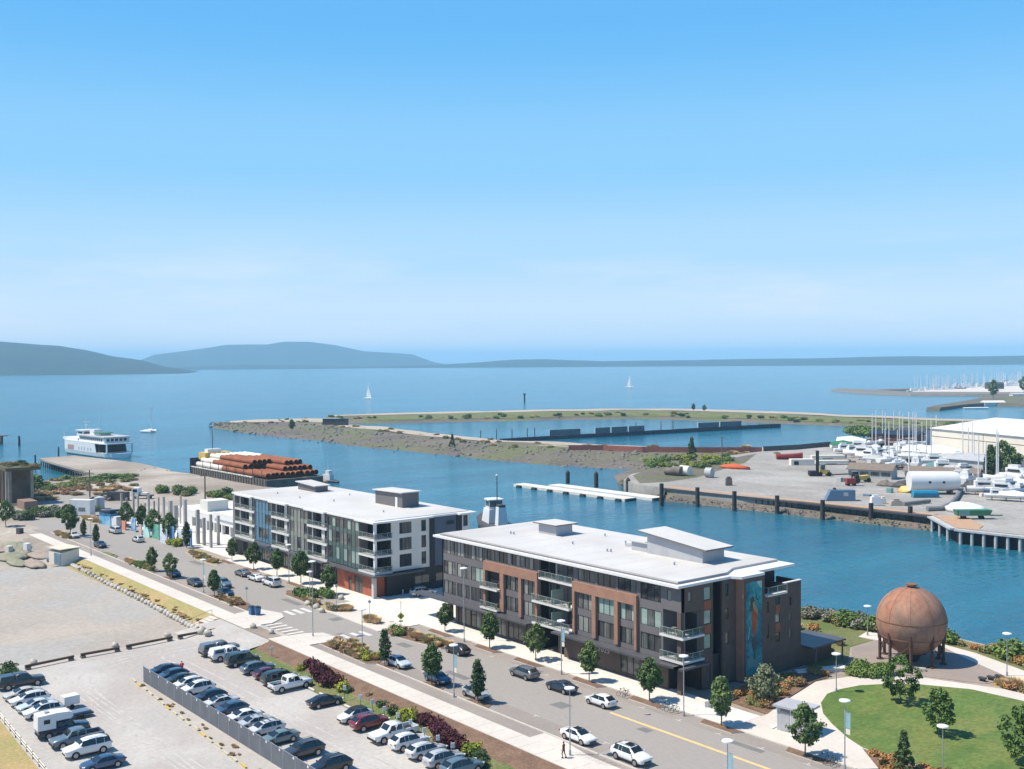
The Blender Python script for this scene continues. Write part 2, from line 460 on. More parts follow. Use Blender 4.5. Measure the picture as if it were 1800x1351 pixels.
for x0, x1, y0, y1, z in ((-135, -80, -4.7, 0.3, .121), (-55, 11, -4.7, 1.1, .121), (-78, -57, -6.8, 28, .115)):
    x = x0
    while x < x1: sj.box(x, x+.04, y0, y1, z, z+.003); x += 3.0
    y = y0+1.6
    while y < y1: sj.box(x0, x1, y, y+.04, z, z+.003); y += 2.4
struct('sidewalk_joints', sj, m_joint)

# road markings: one object per painted bar
def bar(poly, m, z, name):
    b = MB(); b.sheet(poly, z); return b.build(name, m, kind='structure')
for y in (-17.9, -16.2, -14.5): bar([(-80.5, y-.42), (-76.7, y-.42), (-76.7, y+.42), (-80.5, y+.42)], m_white_paint, 0.012, 'crosswalk_bar')
for y in (-18.6, -16.8, -15.1): bar([(-58.7, y-.42), (-55.1, y-.42), (-55.1, y+.42), (-58.7, y+.42)], m_white_paint, 0.012, 'crosswalk_bar')
for i in range(5):
    x = -73.0 + i*1.95; bar([(x, -25.5), (x+.8, -25.5), (x+.8, -22.4), (x, -22.4)], m_white_paint, 0.016, 'crosswalk_bar')
bar([(-1.5, -12.35), (110, -12.35), (110, -11.85), (-1.5, -11.85)], m_yellow_paint, 0.012, 'yellow_line')
for i in range(22):
    x = -45 + i*6.4
    for y, s in ((-7.7, 1), (-20.1, -1)):
        b = MB(); b.sheet([(x-.5, y-.05), (x+.5, y-.05), (x+.5, y+.05), (x-.5, y+.05)], 0.012); b.sheet([(x-.05, y), (x+.05, y), (x+.05, y+s*.6), (x-.05, y+s*.6)], 0.0125)
        b.build('parking_tick', m_white_paint, kind='structure')

# hatched corner by the big path corner at the bottom
mb = MB(); mb.prism([(-1, -25.9), (60, -25.9), (60, -24.6), (8, -24.6), (2.5, -23.6), (-1, -23.6)], -0.2, 0.034)
struct('corner_pavement', mb, m_conc)
for i in range(9):
    x = 6.0 + i*0.62
    bar([(x, -25.4), (x+.12, -25.4), (x+1.6, -23.9), (x+1.48, -23.9)], m_joint, 0.040, 'paving_groove')

# patches, covers and tyre marks with shapes of their own
m_patch = mat('asphalt_patch', (0.19, 0.182, 0.175), (0.16, 0.155, 0.15), .6, .95, fine=.1, world=True)
m_trk = mat('tyre_worn_gravel', (0.395, 0.37, 0.34), (0.47, 0.445, 0.41), .5, .95, fine=.14, fscale=2, world=True)
random.seed(15)
for x, y, a_, b_ in ((-48, -15, 3.2, 1.6), (-30, -18, 5, 1.2), (-9, -16, 2.4, 2.0), (14, -9, 6, 1.0), (-70, -15, 2.2, 2.2), (-90, -14, 7, 1.3), (-118, -16, 3, 2), (-24, -8, 3.4, 1.2), (30, -17, 5, 1.5), (5, -14, 1.8, 1.2), (-60, -19, 3, 1.1), (-140, -12, 6, 1.6)):
    bar([(x, y), (x+a_, y+rnd(-.1, .1)), (x+a_+rnd(-.2, .2), y+b_), (x+rnd(-.2, .2), y+b_)], m_patch, 0.0085, 'asphalt_patch')
for x, y in ((-66.5, -20.3), (-66, -9.0), (-60.6, -7.6), (-40, -13.5), (-14, -13.8), (-98, -12.5), (20, -15), (2, -9)):
    b = MB(); b.prism([(x+.42*math.cos(k*math.pi/6), y+.42*math.sin(k*math.pi/6)) for k in range(12)], 0, 0.02 if y < -9.5 else .14); b.build('manhole_cover', m_joint, kind='structure')
def trail(pts, w_, z, m):
    P = [Vector((x, y, 0)) for x, y in pts]; out = []
    for k in range(len(P)-1):
        for i in range(8):
            f = i/8; p0_ = P[max(k-1, 0)]; p1_, p2_ = P[k], P[k+1]; p3_ = P[min(k+2, len(P)-1)]
            out.append(.5*((2*p1_)+(p2_-p0_)*f+(2*p0_-5*p1_+4*p2_-p3_)*f*f+(3*p1_-p0_-3*p2_+p3_)*f**3))
    for off in (-.8, .8):
        rows = []
        for i, c in enumerate(out[:-1]):
            d = (out[i+1]-c).normalized(); n_ = Vector((d.y, -d.x, 0)); q = c+n_*off; ww = w_*rnd(.6, 1.2)
            rows.append([(q.x-n_.x*ww, q.y-n_.y*ww, z), (q.x+n_.x*ww, q.y+n_.y*ww, z)])
        b = MB(); b.loft(rows, 0, False, False, False); b.build('tyre_track', m, kind='structure')
trail([(-70, -37.8), (-69, -44), (-60, -43.5), (-30, -43), (10, -42.5)], .16, LOT-.004, m_trk)
trail([(-72, -38), (-71, -50), (-64, -58.5), (-40, -60), (10, -61)], .18, LOT-.0035, m_trk)
trail([(-74, -38), (-74, -52), (-70, -60), (-50, -60.5), (20, -58)], .14, LOT-.003, m_trk)

# ---- park
pk = MB()
ring = GX([(1330, 1351), (1300, 1290), (1368, 1250), (1408, 1225), (1425, 1203), (1468, 1190), (1540, 1186), (1620, 1188), (1710, 1198), (1800, 1220), (1900, 1250), (1990, 1290), (1990, 1420), (1560, 1420)])
park = MB(); park.prism([(12.003, -4.8), (70, -4.8), (70, 34), (26, 35.5), (16, 32), (9.5, 26), (7.5, 19), (9, 13), (10, 9), (12.003, 2)], -0.2, 0.10)
struct('park_path', park, m_conc)
lawn_pts = GX([(1443, 1236), (1454, 1220), (1476, 1212), (1512, 1205), (1551, 1203), (1613, 1203), (1707, 1212), (1800, 1233), (1880, 1262), (1940, 1310), (1900, 1390), (1740, 1375), (1640, 1352), (1560, 1330), (1516, 1314), (1490, 1297), (1462, 1272), (1447, 1254)])
mb = MB(); mb.prism(lawn_pts, 0, 0.15)
struct('lawn', mb, m_lawn)
lm = GX([(1516, 1316), (1560, 1332), (1640, 1354), (1740, 1377), (1700, 1420), (1600, 1420), (1545, 1352)])
mb = MB(); mb.prism(lm, 0, 0.146)
struct('mulch_bed', mb, m_mulch)
pl = MB()
pl.prism([(4.6, 31.6), (0.1, 38.7), (0.2, 45.4), (9.3, 49.5), (15.2, 45.8), (22.0, 42.3), (23.6, 38.5), (23, 36.0), (14.9, 32.6), (9.2, 26.0), (7.2, 27.5)], -0.2, 0.05)
struct('brown_plaza', pl, m_brownplaza)
pl = MB(); pl.prism([(-3, 45), (0.2, 45.4), (9.3, 49.5), (15.2, 45.8), (22.0, 42.3), (30, 38.5), (60, 36), (60, 41), (32, 43), (24, 46), (14, 50), (8.5, 51), (-4, 49)], -0.2, 0.055)
struct('shore_walk', pl, m_conc)
gb = MB(); gb.prism([(2.5, 25), (5.5, 27), (4.3, 31.4), (-0.2, 38.5), (-0.2, 45), (-3, 45), (-4, 49), (8, 51.3), (14, 50.4), (24, 46.4), (32, 43.4), (60, 41.5), (60, 54), (30, 53.5), (5, 56), (-20, 51.5), (-30, 40), (-20, 26)], -0.2, 0.02)
struct('shore_grass', gb, m_weeds)
gb = MB(); gb.prism([(3.2, 3.0), (12.0, 2.5), (9.8, 9), (8.8, 13), (7.2, 19), (7.4, 22), (4.0, 25), (2.6, 25)], -0.2, 0.11)
struct('garden_bed', gb, m_mulch)
mb = MB(); mb.prism([(23.6, 36.2), (30, 36.0), (60, 34.5), (60, 35.8), (30, 38.3), (24.2, 39.5)], -0.2, 0.06)
struct('shore_bed', mb, m_straw)
mb = MB(); mb.prism([(2.7, 20.5), (3.5, 20.2), (7.3, 27.2), (5.6, 28.0)], -0.1, 0.45)
mb.build('low_wall', m_conc2, label='low pale concrete wall running out from the dark building towards the plaza', cat='wall')

# ---- planting islands in the street
def island(name, pts, m, z=0.16, kerb=m_conc):
    mb = MB(); mb.prism(pts, -0.1, z, 0, 1)
    return mb.build(name, [m, kerb], kind='structure')
island('planting_bed', [(-55.8, -24.3), (-55.2, -20.6), (-50.7, -20.0), (-41.4, -21.4), (-39.6, -23.4), (-41.0, -24.7)], m_mulch)
island('planting_bed', [(-55.6, -12.6), (-51.2, -12.6), (-40.5, -11.2), (-39.4, -9.2), (-46.3, -8.6), (-53.3, -8.4), (-56.4, -10.6)], m_mulch)
island('planting_bed', [(-63.4, -11.9), (-60.6, -9.4), (-66.3, -9.4)], m_straw)
island('planting_bed', [(-81.5, -11.0), (-74.0, -8.0), (-71.4, -9.4), (-73.6, -11.6), (-78.5, -12.6)], m_straw)
island('planting_bed', [(-96, -9.6), (-92.6, -11.6), (-84.4, -11.8), (-79.8, -13.0), (-80.4, -10.3), (-88, -7.6), (-94, -7.4)], m_mulch)
island('planting_bed', [(-97.5, -23.3), (-95, -20.6), (-90.1, -20.3), (-85.4, -21.7), (-84.6, -23.3)], m_mulch)
mb = MB(); mb.prism([(-84.0, -25.9), (-73.5, -25.9), (-73.2, -24.0), (-76, -20.3), (-79, -19.2), (-84.4, -20.8), (-84.5, -23.4)], -0.1, 0.13)
struct('corner_pavement', mb, m_conc)
mb = MB(); mb.prism([(-63.5, -25.9), (-56, -25.9), (-55.9, -24.2), (-55.4, -20.0), (-61.5, -20.4), (-63.2, -23.0)], -0.1, 0.13)
struct('corner_pavement', mb, m_conc)
mb = MB(); mb.prism([(-79, -13.0), (-73, -12.2), (-56.5, -12.9), (-56.2, -7.0), (-79, -7.0)], -0.1, 0.110)
struct('corner_pavement', mb, m_conc)
for xs in ([-38.2, -25.6, -15.3, -100.3, -123.8, -133.7, -150, -165], [0]):
    pass
for x in (-38.2, -25.6, -15.3, -100.3, -123.8, -133.7): island('tree_pit', [(x-2.4, -23.4), (x+2.6, -23.4), (x+1.6, -21.8), (x-1.4, -21.8)], m_mulch, 0.10)
for x in (-49.1, -36.1, -26.1, -12.9, -1.4, 11, 23.9, -87.2, -100.4, -110.7, -121, -133.6): island('tree_pit', [(x-2.4, -6.4), (x+2.6, -6.4), (x+3.4, -5.0), (x-3.0, -5.0)], m_mulch, 0.10)
for p in ([(-205, -23.4), (-190, -23.4), (-196, -21.6), (-204, -21.6)], [(-150, -23.4), (-132, -23.4), (-135, -21.2), (-148, -21.2)], [(-166, -23.4), (-155, -23.4), (-157, -22), (-163, -22)]):
    island('planting_bed', p, m_weeds)
island('planting_bed', [(-154, -5.8), (-138, -5.8), (-130, -9.2), (-140, -9.8), (-152, -7.6)], m_straw)
island('planting_bed', [(-228, -6), (-206, -5.6), (-214, -9), (-226, -10)], m_straw)

# ---- breakwater round the pond
def berm(name, st, zc, m, seed=0, fr=(0.3, 0.8), step=5):
    cols = []
    for (a, b) in zip(st[:-1], st[1:]):
        for i in range(step):
            f = i/step
            q = [a[k][j]+(b[k][j]-a[k][j])*f for k in (0, 1) for j in (0, 1)]
            cols.append(q)
    cols.append([*st[-1][0], *st[-1][1]])
    rows = []
    for x0, y0, x1, y1 in cols:
        A, B = G(x0, y0, WATER), G(x1, y1, WATER)
        def lp(f, z):
            p = A.lerp(B, f); k = MN.noise(Vector((p.x*.03, p.y*.03, f*3+seed)))
            return (p.x+k*3, p.y+k*3, z + (0.7*k if z > WATER else 0))
        rows.append([lp(-.06, WATER-1.5), lp(fr[0]*.5, (WATER+zc)*.5-.3), lp(fr[0], zc), lp((fr[0]+fr[1])/2, zc+.2), lp(fr[1], zc), lp(1.04, WATER-1.5)])
    mb = MB(); mb.loft(rows, 0, False, False, True)
    return mb.build(name, m, kind='structure'), rows
near_arm, near_rows = berm('breakwater', [((374, 751), (380, 747)), ((420, 761), (410, 744)), ((460, 767), (450, 741)), ((510, 774), (520, 738)), ((575, 783), (580, 737)), ((600, 786), (612, 747)), ((700, 796), (690, 757)), ((800, 806), (800, 770)), ((880, 815), (880, 777)), ((980, 823), (1000, 784)), ((1080, 829), (1110, 790)), ((1150, 832), (1200, 794)), ((1200, 840), (1330, 793)), ((1230, 845), (1420, 788))], -0.9, m_berm, 1, (0.55, 0.88))
far_arm, far_rows = berm('breakwater', [((575, 743), (575, 735)), ((680, 744), (680, 729)), ((860, 741), (860, 725)), ((1000, 738), (1000, 722.5)), ((1120, 736), (1120, 720.5)), ((1250, 740), (1250, 722)), ((1380, 745), (1400, 728)), ((1500, 750), (1520, 734)), ((1640, 757), (1660, 740)), ((1720, 757), (1760, 742)), ((1850, 762), (1880, 748))], -0.6, m_berm, 2, (0.3, 0.8))
def track(rows, f0, f1, z, m, name):
    mb = MB(); cols = []
    for r in rows:
        a, b = Vector(r[2]), Vector(r[4])
        p, q = a.lerp(b, f0), a.lerp(b, f1)
        cols.append([(p.x, p.y, p.z+z), (q.x, q.y, q.z+z)])
    mb.loft(cols, 0, False, False, False); mb.build(name, m, kind='structure')
def side_cover(rows, m):
    mb = MB(); mb.loft([[(a[0], a[1], a[2]+.25) for a in (Vector(r[1]).lerp(Vector(r[2]), .1), Vector(r[2]), Vector(r[2]).lerp(Vector(r[3]), .7))] for r in rows], 0, False, False, False); mb.build('weedy_slope', m, kind='structure')
side_cover(far_rows[3:], m_weeds)
track(near_rows[4:], 0.35, 0.95, 0.35, m_tan, 'gravel_track')
track(far_rows, 0.55, 1.0, 0.3, m_tan, 'gravel_track')

# ---- boatyard ground behind its quay
yard = GX([(1168, 856), (1290, 869), (1450, 884), (1600, 899), (1650, 905), (1700, 926), (1800, 940), (2100, 985)]) + GX([(2300, 800), (1900, 748), (1700, 750), (1600, 762), (1500, 772), (1460, 784), (1400, 787), (1330, 793), (1235, 806), (1200, 815), (1160, 822), (1110, 832), (1096, 842), (1120, 850)])
mb = MB(); mb.prism(yard, WATER-1, -0.02)
struct('boatyard_ground', mb, m_yard)
sp = [G(a, b, WATER) for a, b in ((1165, 880), (1120, 862), (1082, 845), (1075, 832), (1110, 822))]
tp = [G(a, b, -0.02) for a, b in ((1170, 856), (1122, 850), (1098, 842), (1110, 833), (1160, 824))]
mb = MB(); mb.loft([[(p.x, p.y, WATER-.4) for p in sp], [(p.x, p.y, p.z) for p in tp]], 0, True, False, False)
struct('mud_bank', mb, m_berm)
mb = MB(); mb.sheet(GX([(1112, 834), (1140, 824), (1200, 814), (1290, 803), (1330, 796), (1310, 812), (1270, 824), (1225, 838), (1172, 846), (1125, 848)]), -0.012); struct('spit_soil', mb, m_berm)
# muddy toe in front of the quay
q0, q1 = G(1168, 856), G(1650, 905)
mb = MB()
dr = (q1-q0).normalized(); nr = Vector((dr.y, -dr.x, 0)); nr = nr if nr.y < 0 else -nr
c1, c2, c3 = [], [], []
for i in range(40):
    p = q0.lerp(q1, i/39); k = rnd(-.5, .5)
    c1.append((p.x+nr.x*.0, p.y+nr.y*.0, -1.9)); c2.append((p.x+nr.x*2.2, p.y+nr.y*(2.2+k*.4), -3.0+k*.2)); c3.append((p.x+nr.x*4.8, p.y+nr.y*(4.8+k), WATER-.4))
mb.loft([c1, c2, c3], 0, False, False, False)
struct('quay_rubble', mb, m_berm)

# ---- far point and marina breakwater
def isle(name, pts, z, m):
    mb = MB(); pts = GX(pts, WATER); n = len(pts)
    c = (sum(p[0] for p in pts)/n, sum(p[1] for p in pts)/n)
    mb.loft([[(p[0], p[1], WATER-1) for p in pts], [(c[0]+(p[0]-c[0])*.97, c[1]+(p[1]-c[1])*.97, z+rnd(-.3, .3)) for p in pts]], 0, False, True, True)
    return mb.build(name, m, kind='structure')
isle('point', [(1626, 721), (1640, 717), (1700, 707), (1740, 697), (1790, 693), (1900, 691), (1900, 722), (1800, 714), (1740, 712), (1700, 714), (1650, 721)], -1.0, m_berm)
isle('marina_breakwater', [(1458, 685.5), (1480, 684), (1550, 687), (1600, 690), (1800, 691), (1900, 691), (1900, 694), (1700, 695), (1600, 694.5), (1540, 692), (1490, 689)], -1.5, m_rock)
isle('marina_breakwater', [(1538, 686.2), (1560, 684.4), (1640, 682.5), (1700, 681.5), (1700, 683), (1600, 685.5)], -2.0, m_rock)
isle('marina_pier', [(1600, 687.5), (1640, 683), (1720, 680), (1800, 674), (1900, 672), (1900, 690), (1780, 690.3), (1640, 690.5)], -3.2, m_conc)

# ---- haze
hz = MB(); hz.box(-30000, 8000, -14000, 30000, WATER-1.5, 320)
hm = D.materials.new('haze'); hm.use_nodes = True
for n in list(hm.node_tree.nodes): hm.node_tree.nodes.remove(n)
pv_ = N(hm.node_tree, 'ShaderNodeVolumePrincipled')
pv_.inputs['Color'].default_value = (0.46, 0.78, 1.0, 1)
pv_.inputs['Density'].default_value = 0.000088
pv_.inputs['Anisotropy'].default_value = 0.0
ho = N(hm.node_tree, 'ShaderNodeOutputMaterial')
hm.node_tree.links.new(pv_.outputs['Volume'], ho.inputs['Volume'])
hz.build('haze', hm, kind='stuff')
# ================================================================ BUILDINGS
random.seed(11)
m_char = mat('charcoal_panel', (0.150, 0.140, 0.145), (0.13, 0.122, 0.128), 0.4, 0.7, fine=0.06)
m_brick = mat('brown_brick', (0.34, 0.185, 0.125), (0.28, 0.155, 0.11), 0.8, 0.85, fine=0.14, fscale=9.0)
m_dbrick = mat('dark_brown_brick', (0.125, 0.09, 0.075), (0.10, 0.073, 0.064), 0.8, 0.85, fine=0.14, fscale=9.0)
m_membrane = mat('white_roof_membrane', (0.56, 0.55, 0.53), (0.50, 0.49, 0.47), 0.09, 0.75, fine=0.035, fscale=0.8, c3=(0.46, 0.445, 0.425), big=0.05)
m_fascia = mat('white_fascia', (0.72, 0.72, 0.71), (0.66, 0.66, 0.66), 0.5, 0.5, fine=0.03)
m_soffit = mat('grey_metal_panel', (0.42, 0.42, 0.44), (0.36, 0.36, 0.38), 0.6, 0.5, fine=0.04)
m_frame = mat('dark_window_frame', (0.022, 0.024, 0.026), None, 1, 0.4, fine=0)
m_canopy = mat('dark_canopy_metal', (0.085, 0.087, 0.098), (0.07, 0.072, 0.082), 0.5, 0.45, fine=0.05)
m_rail = mat('steel_rail', (0.45, 0.46, 0.46), None, 1, 0.35, 0.3, fine=0)
m_slab = mat('white_balcony_slab', (0.66, 0.65, 0.63), (0.60, 0.59, 0.57), 0.8, 0.6, fine=0.03)
m_rglass = mat('railing_glass', (0.10, 0.16, 0.155), None, 1, 0.05, spec=0.5, fine=0, alpha=0.30)
m_g1 = mat('dark_glass', (0.018, 0.022, 0.026), (0.05, 0.055, 0.058), 1.2, 0.05, spec=0.7, fine=0.1, stretch=(1, 1, 0.3))
m_g2 = mat('curtained_glass', (0.17, 0.175, 0.165), (0.05, 0.055, 0.055), 1.6, 0.07, spec=0.7, fine=0.15, stretch=(2.2, 2.2, 0.15))
m_g3 = mat('green_blind_glass', (0.30, 0.39, 0.345), (0.24, 0.33, 0.295), 2.0, 0.07, spec=0.7, fine=0.04, stretch=(0.2, 0.2, 3))
m_g4 = mat('pale_curtain_glass', (0.28, 0.28, 0.26), (0.20, 0.205, 0.19), 2.4, 0.07, spec=0.7, fine=0.1, stretch=(2.6, 2.6, 0.12))
m_cream = mat('cream_panel', (0.66, 0.645, 0.585), (0.61, 0.60, 0.545), 0.5, 0.7, fine=0.03)
m_grey = mat('mid_grey_panel', (0.20, 0.205, 0.21), (0.17, 0.175, 0.18), 0.5, 0.7, fine=0.04)
m_blue = mat('blue_spandrel', (0.085, 0.21, 0.315), (0.07, 0.18, 0.28), 0.5, 0.25, spec=0.6, fine=0.05)
m_green = mat('sage_spandrel', (0.24, 0.275, 0.235), (0.21, 0.24, 0.205), 0.5, 0.25, spec=0.6, fine=0.05)
m_teal = mat('teal_spandrel', (0.085, 0.135, 0.125), (0.07, 0.115, 0.108), 0.5, 0.2, spec=0.6, fine=0.05)
m_slate = mat('slate_blue_panel', (0.095, 0.115, 0.15), (0.082, 0.10, 0.13), 0.5, 0.7, fine=0.04)
m_red = mat('red_brick', (0.40, 0.115, 0.062), (0.33, 0.095, 0.052), 0.8, 0.85, fine=0.14, fscale=9.0)
m_rust = mat('rust_panel', (0.30, 0.10, 0.052), (0.24, 0.085, 0.045), 0.8, 0.7, fine=0.08)
m_black = mat('black_panel', (0.024, 0.026, 0.031), None, 0.5, 0.6, fine=0.05)
m_post = mat('pale_concrete_column', (0.52, 0.50, 0.475), (0.45, 0.43, 0.41), 0.6, 0.8, fine=0.06)

def S(y0, ox=0.0): return lambda a, z, d: (a-ox, y0-d, z)
def E(x0, ox=0.0): return lambda a, z, d: (x0+d-ox, a, z)
def W(x0, ox=0.0): return lambda a, z, d: (x0-d-ox, a, z)
def mbox(mb, mp, a0, a1, z0, z1, d0, d1, mi=0):
    p = [mp(a, z, d) for z in (z0, z1) for a, d in ((a0, d0), (a1, d0), (a1, d1), (a0, d1))]
    mb.raw(p, [(0,3,2,1),(4,5,6,7),(0,1,5,4),(1,2,6,5),(2,3,7,6),(3,0,4,7)], mi)
def wallpanel(mb, mp, a0, a1, z0, z1, ops, depth=0.3, mi=0):
    A = sorted({a0, a1, *[min(max(o[0], a0), a1) for o in ops], *[min(max(o[1], a0), a1) for o in ops]})
    Z = sorted({z0, z1, *[min(max(o[2], z0), z1) for o in ops], *[min(max(o[3], z0), z1) for o in ops]})
    for i in range(len(A)-1):
        for j in range(len(Z)-1):
            ca, cz = (A[i]+A[i+1])/2, (Z[j]+Z[j+1])/2
            if any(o[0] < ca < o[1] and o[2] < cz < o[3] for o in ops): continue
            mb.face([mp(A[i], Z[j], 0), mp(A[i+1], Z[j], 0), mp(A[i+1], Z[j+1], 0), mp(A[i], Z[j+1], 0)], mi)
    for o in ops:
        b0, b1, y0, y1 = o[:4]
        for q in (((b0, y0), (b1, y0)), ((b1, y0), (b1, y1)), ((b1, y1), (b0, y1)), ((b0, y1), (b0, y0))):
            (p, z), (p2, z2) = q
            mb.face([mp(p, z, 0), mp(p2, z2, 0), mp(p2, z2, -depth), mp(p, z, -depth)], mi)
    for (p, z), (p2, z2) in (((a0, z0), (a1, z0)), ((a1, z0), (a1, z1)), ((a1, z1), (a0, z1)), ((a0, z1), (a0, z0))):
        mb.face([mp(p, z, 0), mp(p2, z2, 0), mp(p2, z2, -depth), mp(p, z, -depth)], mi)
def window(par, mp, a0, a1, z0, z1, n=1, pm=(0, 0, 1), rail=None, name='window', split=None, fm=None):
    GL = (m_g1, m_g2, m_g3, m_g4)
    fr = MB(); w = 0.06; d0, d1 = -0.14, -0.03
    mbox(fr, mp, a0+.004, a1-.004, z0+.004, z0+w, d0, d1); mbox(fr, mp, a0+.004, a1-.004, z1-w, z1-.004, d0, d1)
    xs = [a0+(a1-a0)*i/n for i in range(n+1)] if split is None else [a0+(a1-a0)*t for t in split]
    for i, x in enumerate(xs):
        x0 = max(x-w/2, a0+.004) if i else a0+.004
        x1 = min(x+w/2, a1-.004) if i < len(xs)-1 else a1-.004
        if i == 0: x1 = a0+w
        if i == len(xs)-1: x0 = a1-w
        mbox(fr, mp, x0, x1, z0+w, z1-w, d0, d1)
    if rail: mbox(fr, mp, a0+w, a1-w, z0+rail, z0+rail+.05, d0, d1-.004)
    f = fr.build(name, fm or m_frame, par)
    for i in range(len(xs)-1):
        p = MB(); b0, b1 = xs[i]+w*.5, xs[i+1]-w*.5
        mbox(p, mp, b0, b1, z0+w*.5, z1-w*.5, -0.125, -0.09)
        g = GL[random.choice(pm)] if not hasattr(pm, 'name') else pm
        p.build('pane', g, f)
    return f
def balcony(par, mp, a0, a1, z, d0, d1, t=0.28, hgt=1.05, ends=True, name='balcony'):
    b = MB(); mbox(b, mp, a0, a1, z-t, z, d0, d1)
    o = b.build(name, m_slab, par)
    r = MB()
    mbox(r, mp, a0, a1, z+hgt-.05, z+hgt, d1-.07, d1-.02)
    n = max(2, int((a1-a0)/1.5))
    for i in range(n+1):
        x = a0+.03+(a1-a0-.06)*i/n
        mbox(r, mp, x-.025, x+.025, z, z+hgt-.05, d1-.065, d1-.025)
    if ends:
        for x in (a0+.02, a1-.07): mbox(r, mp, x, x+.05, z+hgt-.05, z+hgt, d0, d1-.07)
    r.build('railing', m_rail, o)
    for i in range(n):
        g = MB(); x0 = a0+.03+(a1-a0-.06)*i/n; x1 = a0+.03+(a1-a0-.06)*(i+1)/n
        mbox(g, mp, x0+.05, x1-.05, z+.08, z+hgt-.08, d1-.05, d1-.04); g.build('glass_panel', m_rglass, o)
    return o

# ---------------------------------------------------------------- near building (dark, brown brick frames, mural)
B = thing('apartment_building', 'charcoal apartment building with brown brick frames, flat white roof and a tall mural', 'building', (0, 0, 0))
f2, f3, f4 = (5.0, 7.3), (8.35, 10.7), (11.9, 14.25)
core = MB()
core.prism([(-55.7, .45), (-30, .45), (-30, 2.0), (-21.7, 2.0), (-21.7, .45), (-3.7, .45), (-3.7, 3.5), (-.45, 3.5), (-.45, 6.0), (-1.9, 6.0), (-1.9, 8.0), (-.45, 8.0), (-.45, 10.95), (.9, 10.95), (.9, 23.3), (-55.7, 23.3)], 4.4, 11.5)
core.prism([(-55.7, .45), (-30, .45), (-30, 2.0), (-21.7, 2.0), (-21.7, .45), (-.45, .45), (-.45, 6.0), (-1.9, 6.0), (-1.9, 8.0), (-.45, 8.0), (-.45, 10.95), (.9, 10.95), (.9, 15.4), (-3.3, 15.4), (-3.3, 23.3), (-55.7, 23.3)], 11.5, 14.6)
core.prism([(-51.7, .75), (-30.5, .75), (-30.5, 4.5), (-24.5, 4.5), (-24.5, .75), (-3.2, .75), (-3.2, 3.9), (-.45, 3.9), (-.45, 10.95), (.9, 10.95), (.9, 23.3), (-51.7, 23.3)], -.2, 4.4)
core.build('core', m_black, B)
sS = S(0.0)
wall = MB()
ops = []
def row(a0, a1, z, n, gap=0.28):
    w_ = (a1-a0-gap*(n-1))/n
    return [(a0+i*(w_+gap), a0+i*(w_+gap)+w_, z[0], z[1]) for i in range(n)]
W4 = row(-55.6, -43.6, f4, 4) + row(-43.2, -30.3, (12.45, 14.25), 4) + row(-20.9, -8.6, (12.45, 14.25), 3, .5) + [(-7.9, -4.0, 11.9, 14.25)]
W3 = row(-55.6, -44.0, f3, 3, .4) + [(-38.2, -34.7, *f3), (-33.7, -30.5, *f3), (-20.9, -17.6, *f3), (-16.6, -12.95, *f3), (-12.0, -8.7, *f3), (-7.9, -4.0, *f3)]
W2 = row(-55.6, -44.0, f2, 3, .4) + [(-38.2, -34.7, *f2), (-33.7, -30.5, *f2), (-20.9, -17.6, *f2), (-16.6, -12.95, *f2), (-12.0, -8.7, *f2), (-7.9, -4.0, *f2)]
small = [(-2.9, -2.1, 12.5, 13.9)]
rec = [(-29.8, -21.9, 4.45, 14.45), (-43.2, -39.4, 4.75, 7.5), (-43.2, -39.4, 8.05, 10.75)]
corner = [(-3.62, 0.1, 4.75, 7.55), (-3.62, .1, 8.0, 11.2)]
wallpanel(wall, sS, -56, 0, 4.3, 14.6, W4+W3+W2+small+rec+corner, 0.3)
wall.build('wall', m_char, B)
k = 0
for o in W4: window(B, sS, *o, 3, (0, 0, 1, 1, 3) if o[0] < -30 else (0, 0, 1))
for o in W3: window(B, sS, *o, 3, (2, 2, 2, 1) if o[0] > -17 or -45 > o[0] > -49 else (0, 1, 1, 0, 3))
for o in W2: window(B, sS, *o, 3, (1, 0, 3, 0, 1))
window(B, sS, *small[0], 1, (3,))
# brown brick frames, proud of the wall
for a0, a1, piers in ((-43.7, -29.9, [(-39.35, -38.35), (-34.55, -33.85)]), (-21.75, -8.35, [(-17.5, -16.7), (-12.85, -12.1)])):
    fm_ = MB()
    zt = 12.25
    mbox(fm_, sS, a0, a1, 10.8, zt, .004, .42)
    mbox(fm_, sS, a0, a0+.5, 4.62, 10.8, .004, .42); mbox(fm_, sS, a1-.5, a1, 4.62, 10.8, .004, .42)
    for p in piers: mbox(fm_, sS, *p, 4.62, 10.8, .004, .40)
    fm_.build('brick_frame', m_brick, B)
# recessed balcony bay
bw = MB(); sR = S(1.9); wo_ = []
for z in (4.7, 8.05, 11.6): wo_ += [(-29.4, -26.6, z+.05, z+2.45), (-25.4, -22.4, z+.05, z+2.45)]
wallpanel(bw, sR, -29.8, -21.9, 4.5, 14.45, wo_, 0.2)
bw.build('recess_wall', m_char, B)
for o in wo_: window(B, sR, *o, 2, (0, 0, 1), name='balcony_door')
for z in (4.62, 8.0): balcony(B, sS, -30.6, -21.95, z, -1.85, .95)
balcony(B, sS, -29.75, -21.95, 11.6, -1.85, .25)
for z in (4.62, 8.0):
    dv = MB(); mbox(dv, sS, -26.3, -26.2, z+.02, z+2.1, -1.8, .6); dv.build('privacy_screen', m_g3, B)
pc = MB(); mbox(pc, sS, -25.9, -25.7, 11.62, 14.4, -.2, 0); pc.build('balcony_post', m_soffit, B)
for z in (4.75, 8.05):
    balcony(B, sS, -44.0, -39.45, z, -1.0, .95)
